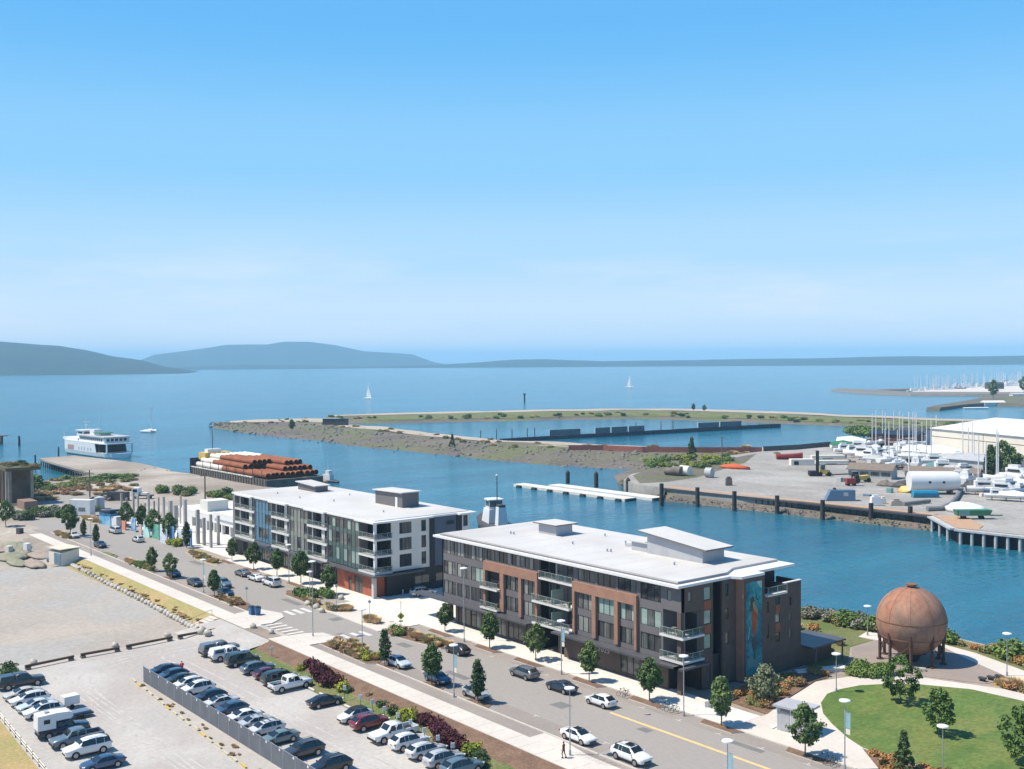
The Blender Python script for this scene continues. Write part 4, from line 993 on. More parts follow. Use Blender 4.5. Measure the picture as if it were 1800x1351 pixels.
def smooth_mesh(mb, name, mats, lv=1):
    me = mb.mesh(name, mats); o = D.objects.new('tmp', me); COL.objects.link(o)
    # weld the loft's caps to its rings first
    import bmesh
    bm = bmesh.new(); bm.from_mesh(me); bmesh.ops.remove_doubles(bm, verts=bm.verts, dist=1e-4); bm.to_mesh(me); bm.free()
    m = o.modifiers.new('s', 'SUBSURF'); m.levels = lv; m.render_levels = lv
    r = D.meshes.new_from_object(o.evaluated_get(bpy.context.evaluated_depsgraph_get()))
    r.name = name; r.polygons.foreach_set('use_smooth', [True]*len(r.polygons)); D.objects.remove(o); return r
def car_proto(kind):
    # stations along +x (front): x, z_low, half width, shoulder z, roof half width, roof z
    P_ = {
     'sedan': dict(L=4.75, W=1.83, sh=0.92, roof=1.43, hood=(0.72, 0.96), nose=2.37, cowl=1.18, rf=0.22, rr=-0.95, deck=-1.78, tail=(1.02, 0.86), wb=1.40, r=0.35),
     'hatch': dict(L=4.35, W=1.80, sh=0.95, roof=1.50, hood=(0.72, 0.98), nose=2.17, cowl=1.18, rf=0.32, rr=-1.25, deck=-2.00, tail=(1.02, 0.88), wb=1.30, r=0.33),
     'wagon': dict(L=4.80, W=1.84, sh=0.98, roof=1.58, hood=(0.76, 1.02), nose=2.40, cowl=1.22, rf=0.40, rr=-1.68, deck=-2.22, tail=(1.05, 0.92), wb=1.38, r=0.345),
     'suv': dict(L=4.80, W=1.92, sh=1.08, roof=1.74, hood=(0.85, 1.12), nose=2.40, cowl=1.18, rf=0.38, rr=-1.62, deck=-2.20, tail=(1.10, 1.00), wb=1.40, r=0.375),
     'bigsuv': dict(L=5.15, W=2.00, sh=1.18, roof=1.92, hood=(0.95, 1.20), nose=2.57, cowl=1.15, rf=0.58, rr=-2.25, deck=-2.48, tail=(1.18, 1.10), wb=1.52, r=0.40),
     'van': dict(L=5.2, W=1.98, sh=1.10, roof=1.88, hood=(0.85, 1.10), nose=2.6, cowl=1.62, rf=0.80, rr=-2.28, deck=-2.50, tail=(1.12, 1.04), wb=1.55, r=0.36),
    }[kind]
    hw = P_['W']/2; sh = P_['sh']; rz = P_['roof']; nose = P_['nose']; tl = -P_['L']+nose
    lo = 0.20 if kind in ('sedan', 'hatch') else 0.27
    gw = hw*0.71 if kind != 'van' else hw*.80
    # station: x, half, z low, shoulder z, top half, top z
    st = [(nose, hw*.66, lo+.18, P_['hood'][0]-.10, hw*.58, P_['hood'][0]-.05),
          (nose-.10, hw*.86, lo+.06, P_['hood'][0], hw*.70, P_['hood'][0]+.05),
          (nose-.42, hw*.97, lo, P_['hood'][0]+.08, hw*.76, P_['hood'][0]+.15),
          (nose-.95, hw, lo, (P_['hood'][1]+P_['hood'][0])/2+.06, hw*.78, P_['hood'][1]-.03),
          (P_['cowl'], hw, lo, sh, hw*.80, P_['hood'][1]+.03),
          (P_['rf'], hw, lo, sh+.01, gw, rz-.05),
          ((P_['rf']+P_['rr'])/2, hw, lo, sh+.02, gw, rz),
          (P_['rr'], hw*.99, lo, sh+.03, gw*.97, rz-.06),
          (P_['deck'], hw*.97, lo, sh+.02, hw*.76, P_['tail'][0]+.04),
          (tl+.12, hw*.90, lo+.06, P_['tail'][0]-.04, hw*.74, P_['tail'][0]),
          (tl, hw*.80, lo+.20, P_['tail'][1]-.08, hw*.68, P_['tail'][1])]
    if P_['deck'] < tl+.3:
        st = st[:8] + [(tl+.06, hw*.94, lo+.06, sh, hw*.80, sh+.06), (tl, hw*.86, lo+.20, sh-.12, hw*.76, sh-.06)]
    def ring(s):
        x, h, zl, zs, th, tz = s
        half = [(h*.80, zl), (h*.97, zl+.10), (h, (zl+zs)*.5), (h*.985, zs-.05), (h*.94, zs), (th*1.0, tz-.035 if tz-zs > .1 else tz-.008), (th*.80, tz+.012)]
        pts = [(x, y, z) for y, z in half] + [(x, -y, z) for y, z in reversed(half)]
        return pts
    rings = [ring(s) for s in st]
    mb0 = MB(); mb0.loft(rings, 0, True, True, True)
    mb = MB()
    wx = (P_['wb'], -P_['wb']+(.02 if kind == 'sedan' else 0)); wr = P_['r']
    # wheel arches and sills in black trim
    for sx in wx:
        for sy in (1, -1):
            a = []; b = []
            for i in range(9):
                t = math.pi*(i/8)
                a.append((sx+math.cos(t)*(wr+.07), sy*(hw+.006), wr+math.sin(t)*(wr+.07)))
            a += [(sx-(wr+.07), sy*(hw+.006), lo+.02), (sx+(wr+.07), sy*(hw+.006), lo+.02)]
            mb.face(a if sy > 0 else a[::-1], 1)
    for sy in (1, -1): mb.box(-P_['wb']+wr+.1, P_['wb']-wr-.1, sy*hw*.97-.03, sy*hw*.97+.03, lo-.03, lo+.06, 1)
    mb.box(nose-.06, nose+.012, -hw*.5, hw*.5, lo+.18, lo+.36, 1)
    root = thing('parked_car', 'car', 'car')
    root['proto'] = 1
    def part(m_, name, mt, par=root, tint=False):
        o = m_.build(name, mt, par)
        if tint: o['tint'] = 1
        return o
    o = put('body', smooth_mesh(mb0, 'body', m_paint), root); o['tint'] = 1
    mb.m = [0]*len(mb.m); part(mb, 'lower_trim', m_trim)
    if kind in ('suv', 'wagon', 'bigsuv') :
        for sy in (1, -1):
            r_ = MB(); r_.box(P_['rr']+.2, P_['rf']-.1, sy*gw*.86-.025, sy*gw*.86+.025, rz+.03, rz+.065); part(r_, 'roof_rail', m_rim)
    # glass: patches lying 6 mm off the loft skin
    def patch(q, inset, off, name):
        q = [Vector(p) for p in q]
        c = sum(q, Vector())/len(q)
        n = (q[1]-q[0]).cross(q[-1]-q[0]).normalized()
        if n.dot(c - Vector((c.x*0.9, 0, .6))) < 0: n = -n
        g = MB(); g.face([p.lerp(c, inset) + n*off for p in q]); return part(g, name, m_cglass)
    ci = 4; ri = 5
    R_ = rings; n = 14
    def pt(k, i): return R_[k][i]
    wsq = [pt(4, 6), pt(4, 7), pt(5, 7), pt(5, 6)]
    W0 = [Vector(pt(4, 5)), Vector(pt(4, 8)), Vector(pt(5, 8)), Vector(pt(5, 5))]
    g = MB()
    def lerp4(q, u, v): return q[0].lerp(q[1], u).lerp(q[3].lerp(q[2], u), v)
    nn = (W0[1]-W0[0]).cross(W0[3]-W0[0]).normalized(); nn = nn if nn.z > 0 else -nn
    g.face([lerp4(W0, u, v)+nn*.035 for u, v in ((.06, .06), (.94, .06), (.93, .92), (.07, .92))]); part(g, 'windscreen', m_cglass)
    kr, kd = (7, 8)
    W1 = [Vector(pt(kd, 5)), Vector(pt(kd, 8)), Vector(pt(kr, 8)), Vector(pt(kr, 5))]
    nn = (W1[1]-W1[0]).cross(W1[3]-W1[0]).normalized(); nn = nn if nn.x < 0 else -nn
    vb = .12 if kind in ('sedan', 'hatch') else .22
    g = MB(); g.face([lerp4(W1, u, v)+nn*.035 for u, v in ((.08, vb), (.92, vb), (.90, .93), (.10, .93))]); part(g, 'rear_window', m_cglass)
    def side(x0b, x1b, x0t, x1t, sy, name):
        def sp(x, f):
            for k in range(4, 9):
                if R_[k][0][0] >= x >= R_[k+1][0][0] or k == 8:
                    u = (R_[k][0][0]-x)/max(R_[k][0][0]-R_[k+1][0][0], 1e-6); u = min(max(u, 0), 1)
                    i4, i5 = (4, 5) if sy > 0 else (9, 8)
                    p = Vector(R_[k][i4]).lerp(Vector(R_[k+1][i4]), u); q = Vector(R_[k][i5]).lerp(Vector(R_[k+1][i5]), u)
                    z0, z1 = sh+.0, rz-.10
                    t0 = (z0-p.z)/(q.z-p.z+1e-6); t1 = (z1-p.z)/(q.z-p.z+1e-6)
                    t = t0+(t1-t0)*f
                    c = p.lerp(q, min(max(t, 0), .96)); return Vector((x, c.y+sy*.016, c.z+.004))
        g = MB(); q = [sp(x0b, .04), sp(x1b, .04), sp(x1t, 1), sp(x0t, 1)]
        g.face(q if sy > 0 else q[::-1]); part(g, name, m_cglass)
    cw, rf, rr, dk = P_['cowl'], P_['rf'], P_['rr'], (P_['deck'] if P_['deck'] > tl+.3 else tl+.25)
    mid = (rf+rr)/2+.05
    for sy in (1, -1):
        side(cw-.16, mid+.03, rf+.02, mid+.03, sy, 'side_window')
        if kind in ('sedan', 'hatch'): side(mid-.03, dk+.42 if kind == 'sedan' else dk+.26, mid-.03, rr+.02, sy, 'side_window')
        else:
            m2 = rr+.55
            side(mid-.03, m2+.03, mid-.03, m2+.03, sy, 'side_window'); side(m2-.03, rr-.22, m2-.03, rr-.02, sy, 'side_window')
    lights(root, nose, tl, hw, P_['hood'][0]+.0, P_['tail'][1]-.05 if kind in ('sedan', 'hatch') else sh-.12, part)
    for sy in (1, -1):
        m_ = MB(); m_.cbox((cw-.25, sy*(hw+.08), sh+.06), (.14, .20, .13)); part(m_, 'mirror', m_paint, tint=True)
    wheels(root, wx, hw, wr)
    return root
def lights(root, nose, tl, hw, zf, zr, part):
    for sy in (1, -1):
        m_ = MB(); m_.cbox((nose-.13, sy*hw*.72, zf-.03), (.30, .34, .13), sy*-.42); part(m_, 'headlight', m_lamp)
        m_ = MB(); m_.cbox((tl+.07, sy*hw*.74, zr), (.16, .30, .16), sy*.3); part(m_, 'tail_light', m_tail)
    m_ = MB(); m_.box(tl-.012, tl+.02, -.26, .26, zr-.22, zr-.10); part(m_, 'number_plate', m_rim)
WHEEL = {}
def wheels(root, wx, hw, r):
    if r not in WHEEL:
        t = MB(); t.cyl((0, -.11, 0), (0, .11, 0), r, r, 16, 0); a = t.mesh('tyre', m_tyre)
        t = MB(); t.cyl((0, -.118, 0), (0, .118, 0), r*.66, r*.66, 12, 0)
        for i in range(5):
            an = i*2*math.pi/5
            t.cbox((math.cos(an)*r*.36, 0, math.sin(an)*r*.36), (r*.5, .25, r*.16), 0, 0, -an)
        b = t.mesh('rim', m_rim); WHEEL[r] = (a, b)
    a, b = WHEEL[r]
    for sx in wx:
        for sy in (1, -1):
            w = put('wheel', a, root, (sx, sy*(hw-.095), r)); put('rim', b, w)
def pickup_proto(canopy=False, camper=False):
    L, Wd, r = 5.8, 2.02, .41
    hw = Wd/2; nose, tl = 2.75, -3.05; lo = .38; sh = 1.15
    root = thing('parked_pickup', 'pickup', 'pickup truck')
    def part(m_, name, mt, par=root, tint=False):
        o = m_.build(name, mt, par)
        if tint: o['tint'] = 1
        return o
    def ring(x, h, zl, zs, th, tz):
        half = [(h*.82, zl), (h*.98, zl+.1), (h, (zl+zs)/2), (h*.985, zs-.05), (h*.94, zs), (th, tz-.03), (th*.82, tz+.012)]
        return [(x, y, z) for y, z in half]+[(x, -y, z) for y, z in reversed(half)]
    b = MB()
    b.loft([ring(nose, hw*.80, lo+.1, .95, hw*.70, 1.0), ring(nose-.12, hw*.93, lo, 1.04, hw*.76, 1.12), ring(nose-1.3, hw, lo, 1.15, hw*.80, 1.23), ring(1.15, hw, lo, sh, hw*.80, 1.28),
            ring(.62, hw, lo, sh+.02, hw*.76, 1.88), ring(-.2, hw, lo, sh+.02, hw*.77, 1.93), ring(-.92, hw, lo, sh+.02, hw*.75, 1.87), ring(-1.12, hw, lo, sh, hw*.80, 1.20)], 0, True, True, True)
    # bed: floor, sides, tailgate
    b.box(tl+.02, -1.13, -hw*.98, hw*.98, lo+.12, .72)
    for sy in (1, -1): b.box(tl+.02, -1.13, sy*hw*.94-.06, sy*hw*.94+.06, .72, 1.17)
    b.box(tl, tl+.08, -hw*.88, hw*.88, .72, 1.17)
    for sx in (1.72, -1.95):
        for sy in (1, -1):
            a = [(sx+math.cos(math.pi*i/8)*.49, sy*(hw+.008), r+math.sin(math.pi*i/8)*.49) for i in range(9)] + [(sx-.49, sy*(hw+.008), lo+.02), (sx+.49, sy*(hw+.008), lo+.02)]
            b.face(a if sy > 0 else a[::-1], 1)
    b.box(nose-.05, nose+.06, -hw*.9, hw*.9, lo+.02, lo+.25, 1); b.box(tl-.08, tl-.003, -hw*.86, hw*.86, lo+.08, lo+.28, 1)
    part(b, 'body', [m_paint, m_trim], tint=True)
    g = MB(); g.face([(1.13, -.66, 1.33), (1.13, .66, 1.33), (.66, .64, 1.86), (.66, -.64, 1.86)]); part(g, 'windscreen', m_cglass)
    g = MB(); g.face([(-1.10, -.62, 1.32), (-1.10, .62, 1.32), (-.95, .6, 1.80), (-.95, -.6, 1.80)]); part(g, 'rear_window', m_cglass)
    for sy in (1, -1):
        for x0, x1 in ((.92, .02), (-.06, -.86)):
            q = [(x0, sy*(hw*.935), 1.22), (x1, sy*(hw*.935), 1.22), (x1-(.0 if x1 > -.5 else -.05), sy*(hw*.79), 1.80), (x0-(.32 if x0 > .5 else 0), sy*(hw*.79), 1.80)]
            g = MB(); g.face(q if sy > 0 else q[::-1]); part(g, 'side_window', m_cglass)
        m_ = MB(); m_.cbox((1.0, sy*(hw+.1), 1.28), (.14, .22, .2)); part(m_, 'mirror', m_trim)
    lights(root, nose, tl, hw, .98, .98, part)
    if camper:
        c = MB()
        c.loft([[(tl-.15, -1.0, 1.2), (tl-.15, 1.0, 1.2), (tl-.1, .98, 2.9), (tl-.1, -.98, 2.9)], [(-1.15, -1.0, 1.2), (-1.15, 1.0, 1.2), (-1.1, 1.0, 3.0), (-1.1, -1.0, 3.0)]], 0, False)
        c.loft([[(-1.1, -1.0, 2.05), (-1.1, 1.0, 2.05), (-1.1, .98, 3.0), (-1.1, -.98, 3.0)], [(.55, -.98, 2.1), (.55, .98, 2.1), (.4, .94, 2.9), (.4, -.94, 2.9)], [(.85, -.9, 2.25), (.85, .9, 2.25), (.75, .88, 2.7), (.75, -.88, 2.7)]], 0, False)
        o = part(c, 'camper_shell', m_fascia)
        for sy in (1, -1):
            g = MB(); q = [(-2.5, sy*1.012, 1.9), (-1.8, sy*1.012, 1.9), (-1.8, sy*1.008, 2.4), (-2.5, sy*1.008, 2.4)]; g.face(q if sy < 0 else q[::-1]); part(g, 'camper_window', m_cglass, o)
        g = MB(); g.box(-2.2, -1.7, -.3, .3, 3.0, 3.14); part(g, 'roof_hatch', m_soffit, o)
    elif canopy:
        c = MB(); c.loft([[(tl+.05, -.96, 1.18), (tl+.05, .96, 1.18), (tl+.25, .80, 1.86), (tl+.25, -.80, 1.86)], [(-1.14, -.96, 1.18), (-1.14, .96, 1.18), (-1.14, .80, 1.90), (-1.14, -.80, 1.90)]], 0, False)
        o = part(c, 'canopy', m_paint, tint=True)
        for sy in (1, -1):
            g = MB(); q = [(-2.7, sy*.945, 1.30), (-1.3, sy*.945, 1.30), (-1.3, sy*.852, 1.74), (-2.6, sy*.852, 1.74)]; g.face(q if sy < 0 else q[::-1]); part(g, 'canopy_window', m_cglass, o)
    else:
        c = MB(); c.box(tl+.09, -1.14, -.86, .86, .725, .76); part(c, 'bed_liner', m_cover)
    wheels(root, (1.72, -1.95), hw, r)
    return root
PRO = {k: car_proto(k) for k in ('sedan', 'hatch', 'wagon', 'suv', 'bigsuv', 'van')}
PRO['pickup'] = pickup_proto(); PRO['canopy'] = pickup_proto(canopy=True); PRO['camper'] = pickup_proto(camper=True)
CATS = dict(sedan='car', hatch='car', wagon='car', suv='car', bigsuv='car', van='van', pickup='pickup truck', canopy='pickup truck', camper='camper')
NAMES = dict(sedan='parked_sedan', hatch='parked_hatchback', wagon='parked_wagon', suv='parked_suv', bigsuv='parked_suv', van='parked_van', pickup='parked_pickup', canopy='parked_pickup', camper='camper_truck')
CC = dict(white=(.72, .72, .71), silver=(.42, .44, .46), pale=(.50, .56, .60), grey=(.13, .14, .155), dark=(.035, .038, .045), black=(.012, .013, .016), navy=(.015, .028, .06), blue=(.03, .07, .14),
          steel=(.10, .155, .20), red=(.16, .012, .022), plum=(.10, .02, .05), green=(.02, .035, .035), teal=(.13, .19, .20), beige=(.50, .46, .40), champ=(.36, .38, .38), lsilver=(.55, .56, .57))
def car(kind, col, x, y, head, label, group, z=0.0, extra=None):
    o = dup(PRO[kind], (x, y, z+.012), R(head), label, group, rnd(1.03, 1.08), (*CC[col], 1))
    o.name = NAMES[kind]; o['category'] = CATS[kind]
    if 'proto' in o: del o['proto']
    if extra:
        e = MB(); extra(e); e.build('sunroof', m_cglass, o)
    return o
def sunroof(h): return lambda e: e.box(-.55, .25, -.40, .40, h, h+.035)
GS, GF, GB, GL_ = 'cars along the street', 'cars parked nose in along the chain fence', 'cars parked along the planted bank', 'cars in the left row of the lot'
# headings: 0 = +x (towards the near right), 90 = +y (towards the bank and buildings)
row1 = [('canopy', 'dark', -66.7, 90, 'dark pickup with a canopy heading the left row of the lot'),
        ('sedan', 'beige', -60.9, -90, 'beige sedan with grey roof behind the white station wagon, left row'),
        ('wagon', 'white', -57.6, -90, 'white long wagon second after the beige sedan in left row'),
        ('sedan', 'pale', -54.2, -90, 'pale blue silver sedan between two white cars in left row'),
        ('suv', 'white', -50.9, -90, 'white suv with two roof windows beside the camper'),
        ('camper', 'navy', -41.9, 90, 'navy pickup carrying a white camper shell in the left row'),
        ('pickup', 'steel', -37.3, -90, 'old steel blue pickup with an empty dark bed'),
        ('bigsuv', 'white', -33.0, -90, 'boxy white suv with dark windows at the near end of left row'),
        ('sedan', 'blue', -27.3, -90, 'dark blue sedan cut off by the bottom edge of the picture')]
for k, c, x, h, l in row1:
    car(k, c, x, -67.7 if k != 'canopy' else -66.3, h+rnd(-1.5, 1.5), l, GL_, LOT, sunroof(1.74) if 'two roof' in l else None)
row2 = [('sedan', 'navy', -59.9, 'dark navy sedan at the far end of the fence row'), ('hatch', 'blue', -56.7, 'dark blue hatchback second from the far end of fence'),
        ('sedan', 'green', -53.8, 'blackish green sedan beside the white wagon at the fence'), ('wagon', 'white', -50.8, 'white wagon with roof rails next to the white suv, fence row'),
        ('suv', 'white', -47.7, 'white suv in the fence row with dark side glass'), ('hatch', 'navy', -43.3, 'navy hatchback parked after the white suv at fence'),
        ('sedan', 'lsilver', -40.0, 'silver sedan with a sunroof parked at the fence'), ('hatch', 'blue', -36.4, 'dark blue hatchback between silver sedans at the fence'),
        ('sedan', 'white', -32.6, 'off white sedan in the middle of the fence row'), ('sedan', 'silver', -29.5, 'plain silver sedan beside the wagon with a roof rack'),
        ('wagon', 'lsilver', -26.3, 'silver wagon with a black roof rack at the fence'), ('sedan', 'teal', -22.4, 'grey green sedan with pale wheels near end of fence'),
        ('suv', 'dark', -16.3, 'dark rounded suv alone near the end of fence'), ('suv', 'black', -9.9, 'black suv at the bottom edge behind the fence')]
for k, c, x, l in row2:
    o = car(k, c, x+.5, -48.3, -90+rnd(-1.5, 1.5), l, GF, LOT, sunroof(1.42) if 'sunroof' in l else None)
    if 'roof rack' in l:
        for xx in (-1.3, -.5, .2):
            e = MB(); e.box(xx, xx+.06, -.72, .72, 1.64, 1.69); e.build('rack_bar', m_trim, o)
row3 = [('canopy', 'grey', -65.3, 90, 'dark grey pickup with canopy at far end of the bank row'), ('canopy', 'white', -61.6, 90, 'white pickup with canopy between two dark trucks'),
        ('van', 'green', -57.2, 90, 'blackish green boxy van beside the white canopy pickup'), ('wagon', 'steel', -51.8, 90, 'steel blue wagon beside the plum car at the bank'),
        ('hatch', 'plum', -48.2, 90, 'plum coloured hatchback squeezed beside the dark green van'), ('van', 'green', -44.6, 90, 'dark green van beside the white pickup'),
        ('pickup', 'white', -41.0, 90, 'white crew cab pickup with open bed facing the bank'), ('sedan', 'black', -31.3, 90, 'black sedan with empty stalls on both sides'),
        ('hatch', 'white', -23.4, -90, 'white hatchback with a black roof next to the red car'), ('suv', 'red', -19.7, 90, 'dark red suv next to the white hatchback'),
        ('pickup', 'white', -14.4, -90, 'white pickup with dark bed backed up to the bank'), ('suv', 'white', -10.6, 90, 'white suv with roof rails next to the backed up pickup'),
        ('wagon', 'lsilver', -7.0, 90, 'silver wagon between the white suv and the grey wagon'), ('suv', 'silver', -3.4, 90, 'silver grey suv near the bottom of the bank row'),
        ('suv', 'steel', 0.1, 90, 'steel blue suv cut off at the bottom beside shrubs')]
for k, c, x, h, l in row3:
    o = car(k, c, x+.3, -37.0, h+rnd(-1.5, 1.5), l, GB, LOT)
    if 'black roof' in l:
        e = MB(); e.loft([[(.45, -.64, 1.47), (.45, .64, 1.47)], [(-.5, -.66, 1.525), (-.5, .66, 1.525)], [(-1.35, -.63, 1.46), (-1.35, .63, 1.46)]], 0, False, False, False); e.build('roof_panel', m_trim, o)
street = [('sedan', 'pale', -37.0, -21.4, 0, 'pale silver sports sedan at the kerb beside the first street tree'), ('sedan', 'blue', -26.6, -21.5, 0, 'dark blue sedan half hidden behind a street tree'),
          ('hatch', 'champ', -17.6, -21.5, 0, 'grey silver hatchback parked beyond the banner pole'), ('sedan', 'white', 3.6, -22.2, 0, 'white sedan with sunroof beside the man in red'),
          ('suv', 'white', 12.2, -22.0, 0, 'white suv with a big dark sunroof at the bottom kerb'), ('hatch', 'black', -36.9, -10.6, 180, 'black hatchback behind the banner pole, tail to us'),
          ('wagon', 'grey', -20.6, -10.7, 180, 'dark grey wagon parked tail towards us on the street'), ('sedan', 'navy', -12.3, -10.9, 180, 'dark navy sedan parked between a wagon and white hatchback'),
          ('hatch', 'white', -4.4, -11.0, 180, 'white hatchback parked before the yellow line'), ('sedan', 'navy', -100.0, -20.6, 0, 'dark navy sedan by the kerb near the blue bins'),
          ('suv', 'steel', -108.0, -17.6, 0, 'dark steel suv driving down the road past trees'), ('sedan', 'dark', -113.2, -21.3, 0, 'dark sedan behind the small street tree'),
          ('sedan', 'grey', -116.2, -9.6, 180, 'grey sedan first of three in front of coloured building'), ('sedan', 'white', -109.6, -9.7, 180, 'white sedan between grey sedan and white suv'),
          ('bigsuv', 'white', -102.7, -9.6, 180, 'large white suv, last of three at far building'), ('sedan', 'navy', -125.6, -21.0, 0, 'navy sedan parked beside a pair of street trees'),
          ('sedan', 'lsilver', -193.0, -21.4, 0, 'silver white sedan far up the road under a big tree'), ('sedan', 'dark', -173.0, -21.0, 0, 'dark sedan far up road beside a slim tree'),
          ('van', 'lsilver', -193.3, -10.6, 180, 'pale van driving far away beside the painted boards'), ('hatch', 'lsilver', -175.0, -10.9, 180, 'silver hatchback far away beside painted boards'),
          ('wagon', 'lsilver', -74.6, 8.4, 78, 'silver wagon in the driveway between both apartment buildings')]
for k, c, x, y, h, l in street:
    ex = sunroof(1.42) if 'with sunroof' in l else (sunroof(1.76) if 'big dark' in l else None)
    car(k, c, x, y, h+rnd(-.8, .8), l, GS, .118 if 'driveway' in l else (.012 if y < -20 else .006), ex)
for p in PRO.values():
    for ch in list(p.children):
        for g in list(ch.children): D.objects.remove(g)
        D.objects.remove(ch)
    D.objects.remove(p)
# ================================================================ WATERFRONT
random.seed(5)
m_wood = mat('old_timber', (0.20, 0.17, 0.145), (0.14, 0.12, 0.105), 0.5, 0.95, fine=0.2, fscale=3.0)
m_pile = mat('creosote_pile', (0.035, 0.033, 0.034), (0.06, 0.055, 0.05), 0.8, 0.9, fine=0.2)
m_cpile = mat('concrete_pile', (0.46, 0.46, 0.46), (0.36, 0.36, 0.36), 0.5, 0.85, fine=0.1)
m_plank = mat('orange_plank', (0.46, 0.30, 0.19), (0.40, 0.25, 0.155), 0.6, 0.9, fine=0.15)
m_hullw = mat('white_hull_paint', (0.72, 0.72, 0.71), (0.66, 0.66, 0.655), 0.2, 0.4, fine=0.04)
m_shadow = mat('dark_interior', (0.02, 0.022, 0.028), None, 1, 0.8, fine=0.1)
m_steel = mat('dark_steel', (0.05, 0.05, 0.055), (0.075, 0.07, 0.07), 0.5, 0.6, fine=0.15)
m_rustp = mat('rusted_pipe', (0.29, 0.10, 0.043), (0.20, 0.068, 0.032), 0.25, 0.9, fine=0.2, fscale=2.0)
m_whitep = mat('white_pipe', (0.70, 0.67, 0.60), (0.62, 0.58, 0.51), 0.25, 0.7, fine=0.06)
m_yellow = mat('yellow_paint', (0.62, 0.43, 0.10), (0.54, 0.37, 0.09), 0.6, 0.5, fine=0.08)
m_float = mat('float_concrete', (0.66, 0.64, 0.585), (0.58, 0.56, 0.51), 0.2, 0.8, fine=0.06)
m_barge = mat('barge_side', (0.19, 0.15, 0.12), (0.12, 0.10, 0.085), 0.3, 0.9, fine=0.2)
m_navy = mat('navy_paint', (0.02, 0.035, 0.065), None, 1, 0.5, fine=0.06)
m_tarpb = mat('blue_tarp', (0.02, 0.24, 0.40), (0.018, 0.20, 0.34), 0.5, 0.5, fine=0.1)
m_cblue = mat('blue_steel_box', (0.115, 0.195, 0.29), (0.10, 0.17, 0.26), 0.5, 0.6, fine=0.08)
m_redp = mat('red_paint', (0.36, 0.04, 0.035), None, 1, 0.5, fine=0.08)
m_greenp = mat('green_paint', (0.04, 0.18, 0.09), (0.05, 0.22, 0.12), 0.5, 0.5, fine=0.1)
m_tealb = mat('teal_paint', (0.16, 0.34, 0.34), None, 1, 0.5, fine=0.08)
m_tan2 = mat('beige_siding', (0.72, 0.665, 0.57), (0.66, 0.61, 0.53), 0.15, 0.8, fine=0.04)
m_broof = mat('brown_shingle', (0.22, 0.175, 0.14), (0.18, 0.145, 0.12), 0.5, 0.9, fine=0.12)
m_ltgrey = mat('light_grey_siding', (0.44, 0.45, 0.46), (0.39, 0.40, 0.41), 0.4, 0.7, fine=0.05)
m_orange = mat('orange_cloth', (0.55, 0.11, 0.04), (0.48, 0.09, 0.035), 0.8, 0.8, fine=0.15)
m_net = mat('grey_netting', (0.16, 0.19, 0.205), (0.11, 0.13, 0.145), 0.6, 0.9, fine=0.25)
m_fred = mat('faded_red_fence', (0.33, 0.115, 0.085), (0.25, 0.09, 0.075), 0.1, 0.9, fine=0.2, fscale=1.0)

def boxpart(name, m, par, *q, label=None):
    b = MB(); b.box(*q); o = b.build(name, m, par)
    if label: o['label'] = label
    return o
# ---- ferry
F = thing('ferry', 'white car ferry with a dark open car deck moored behind the old pier', 'ferry', (-501, 83, WATER), R(5))
F.scale = (1.2, 1.1, 1.06)
hl, hw = 27.5, 7.6
def fr(x, w_, z): return [(x, w_, z), (x, -w_, z)]
h = MB()
secs = [(-hl, 1.5), (-hl+2, 4.6), (-hl+6, 6.8), (-hl+12, hw), (hl-12, hw), (hl-5, 6.9), (hl-1.5, 5.0), (hl, 2.4)]
h.loft([[(x, w_*.7, -.8), (x, w_*.95, .8), (x, w_, 2.6), (x, -w_, 2.6), (x, -w_*.95, .8), (x, -w_*.7, -.8)] for x, w_ in secs], 0, False)
h.build('hull', m_hullw, F)
s_ = MB()
def sw_at(x):
    for (a_, p_), (b_, q_) in zip(secs[:-1], secs[1:]):
        if a_ <= x <= b_: return p_+(q_-p_)*(x-a_)/(b_-a_)
for sy in (1, -1):
    xs_ = [-hl+.3, -hl+2, -hl+6, -hl+12, 0, hl-12]
    for off in (.02, .35):
        s_.loft([[(x, sy*(sw_at(x)-off), 2.6), (x-(1.5 if x > 10 else 0), sy*(max(sw_at(x), 3.6)-off), 7.0)] for x in xs_], 0, False, False, False)
s_.build('side_shell', m_hullw, F)
boxpart('car_deck_wall', m_shadow, F, -hl+13, hl-11, -6.4, 6.4, 2.6, 6.98)
d_ = MB(); d_.prism([(-hl+.6, -3.4), (-hl+6, -6.9), (-hl+12, -hw), (hl-8, -hw), (hl-3, -6.5), (hl-3, 6.5), (hl-8, hw), (-hl+12, hw), (-hl+6, 6.9), (-hl+.6, 3.4)], 7.0, 7.5); d_.build('upper_deck', m_fascia, F)
for sy in (1, -1): boxpart('deck_post', m_fascia, F, hl-4.0, hl-3.4, sy*6.2-.3, sy*6.2+.3, 2.6, 7.0)
cabin = boxpart('cabin', m_hullw, F, -6, hl-6.5, -6.2, 6.2, 7.5, 10.2)
boxpart('cabin_roof', m_ltgrey, F, -7, hl-5.2, -6.9, 6.9, 10.2, 10.5)
for i in range(11):
    x = -4.5+i*2.2
    g = MB(); g.box(x, x+1.4, -6.26, -6.20, 8.3, 9.6); g.build('window', m_g1, cabin)
    g = MB(); g.box(x, x+1.4, 6.20, 6.26, 8.3, 9.6); g.build('window', m_g1, cabin)
for i in range(5):
    y = -5+i*2.1; g = MB(); g.box(hl-6.5, hl-6.44, y, y+1.4, 8.3, 9.6); g.build('window', m_g1, cabin)
boxpart('bulwark', m_hullw, F, -hl+3, -7.1, -6.4, 6.4, 7.5, 8.6)
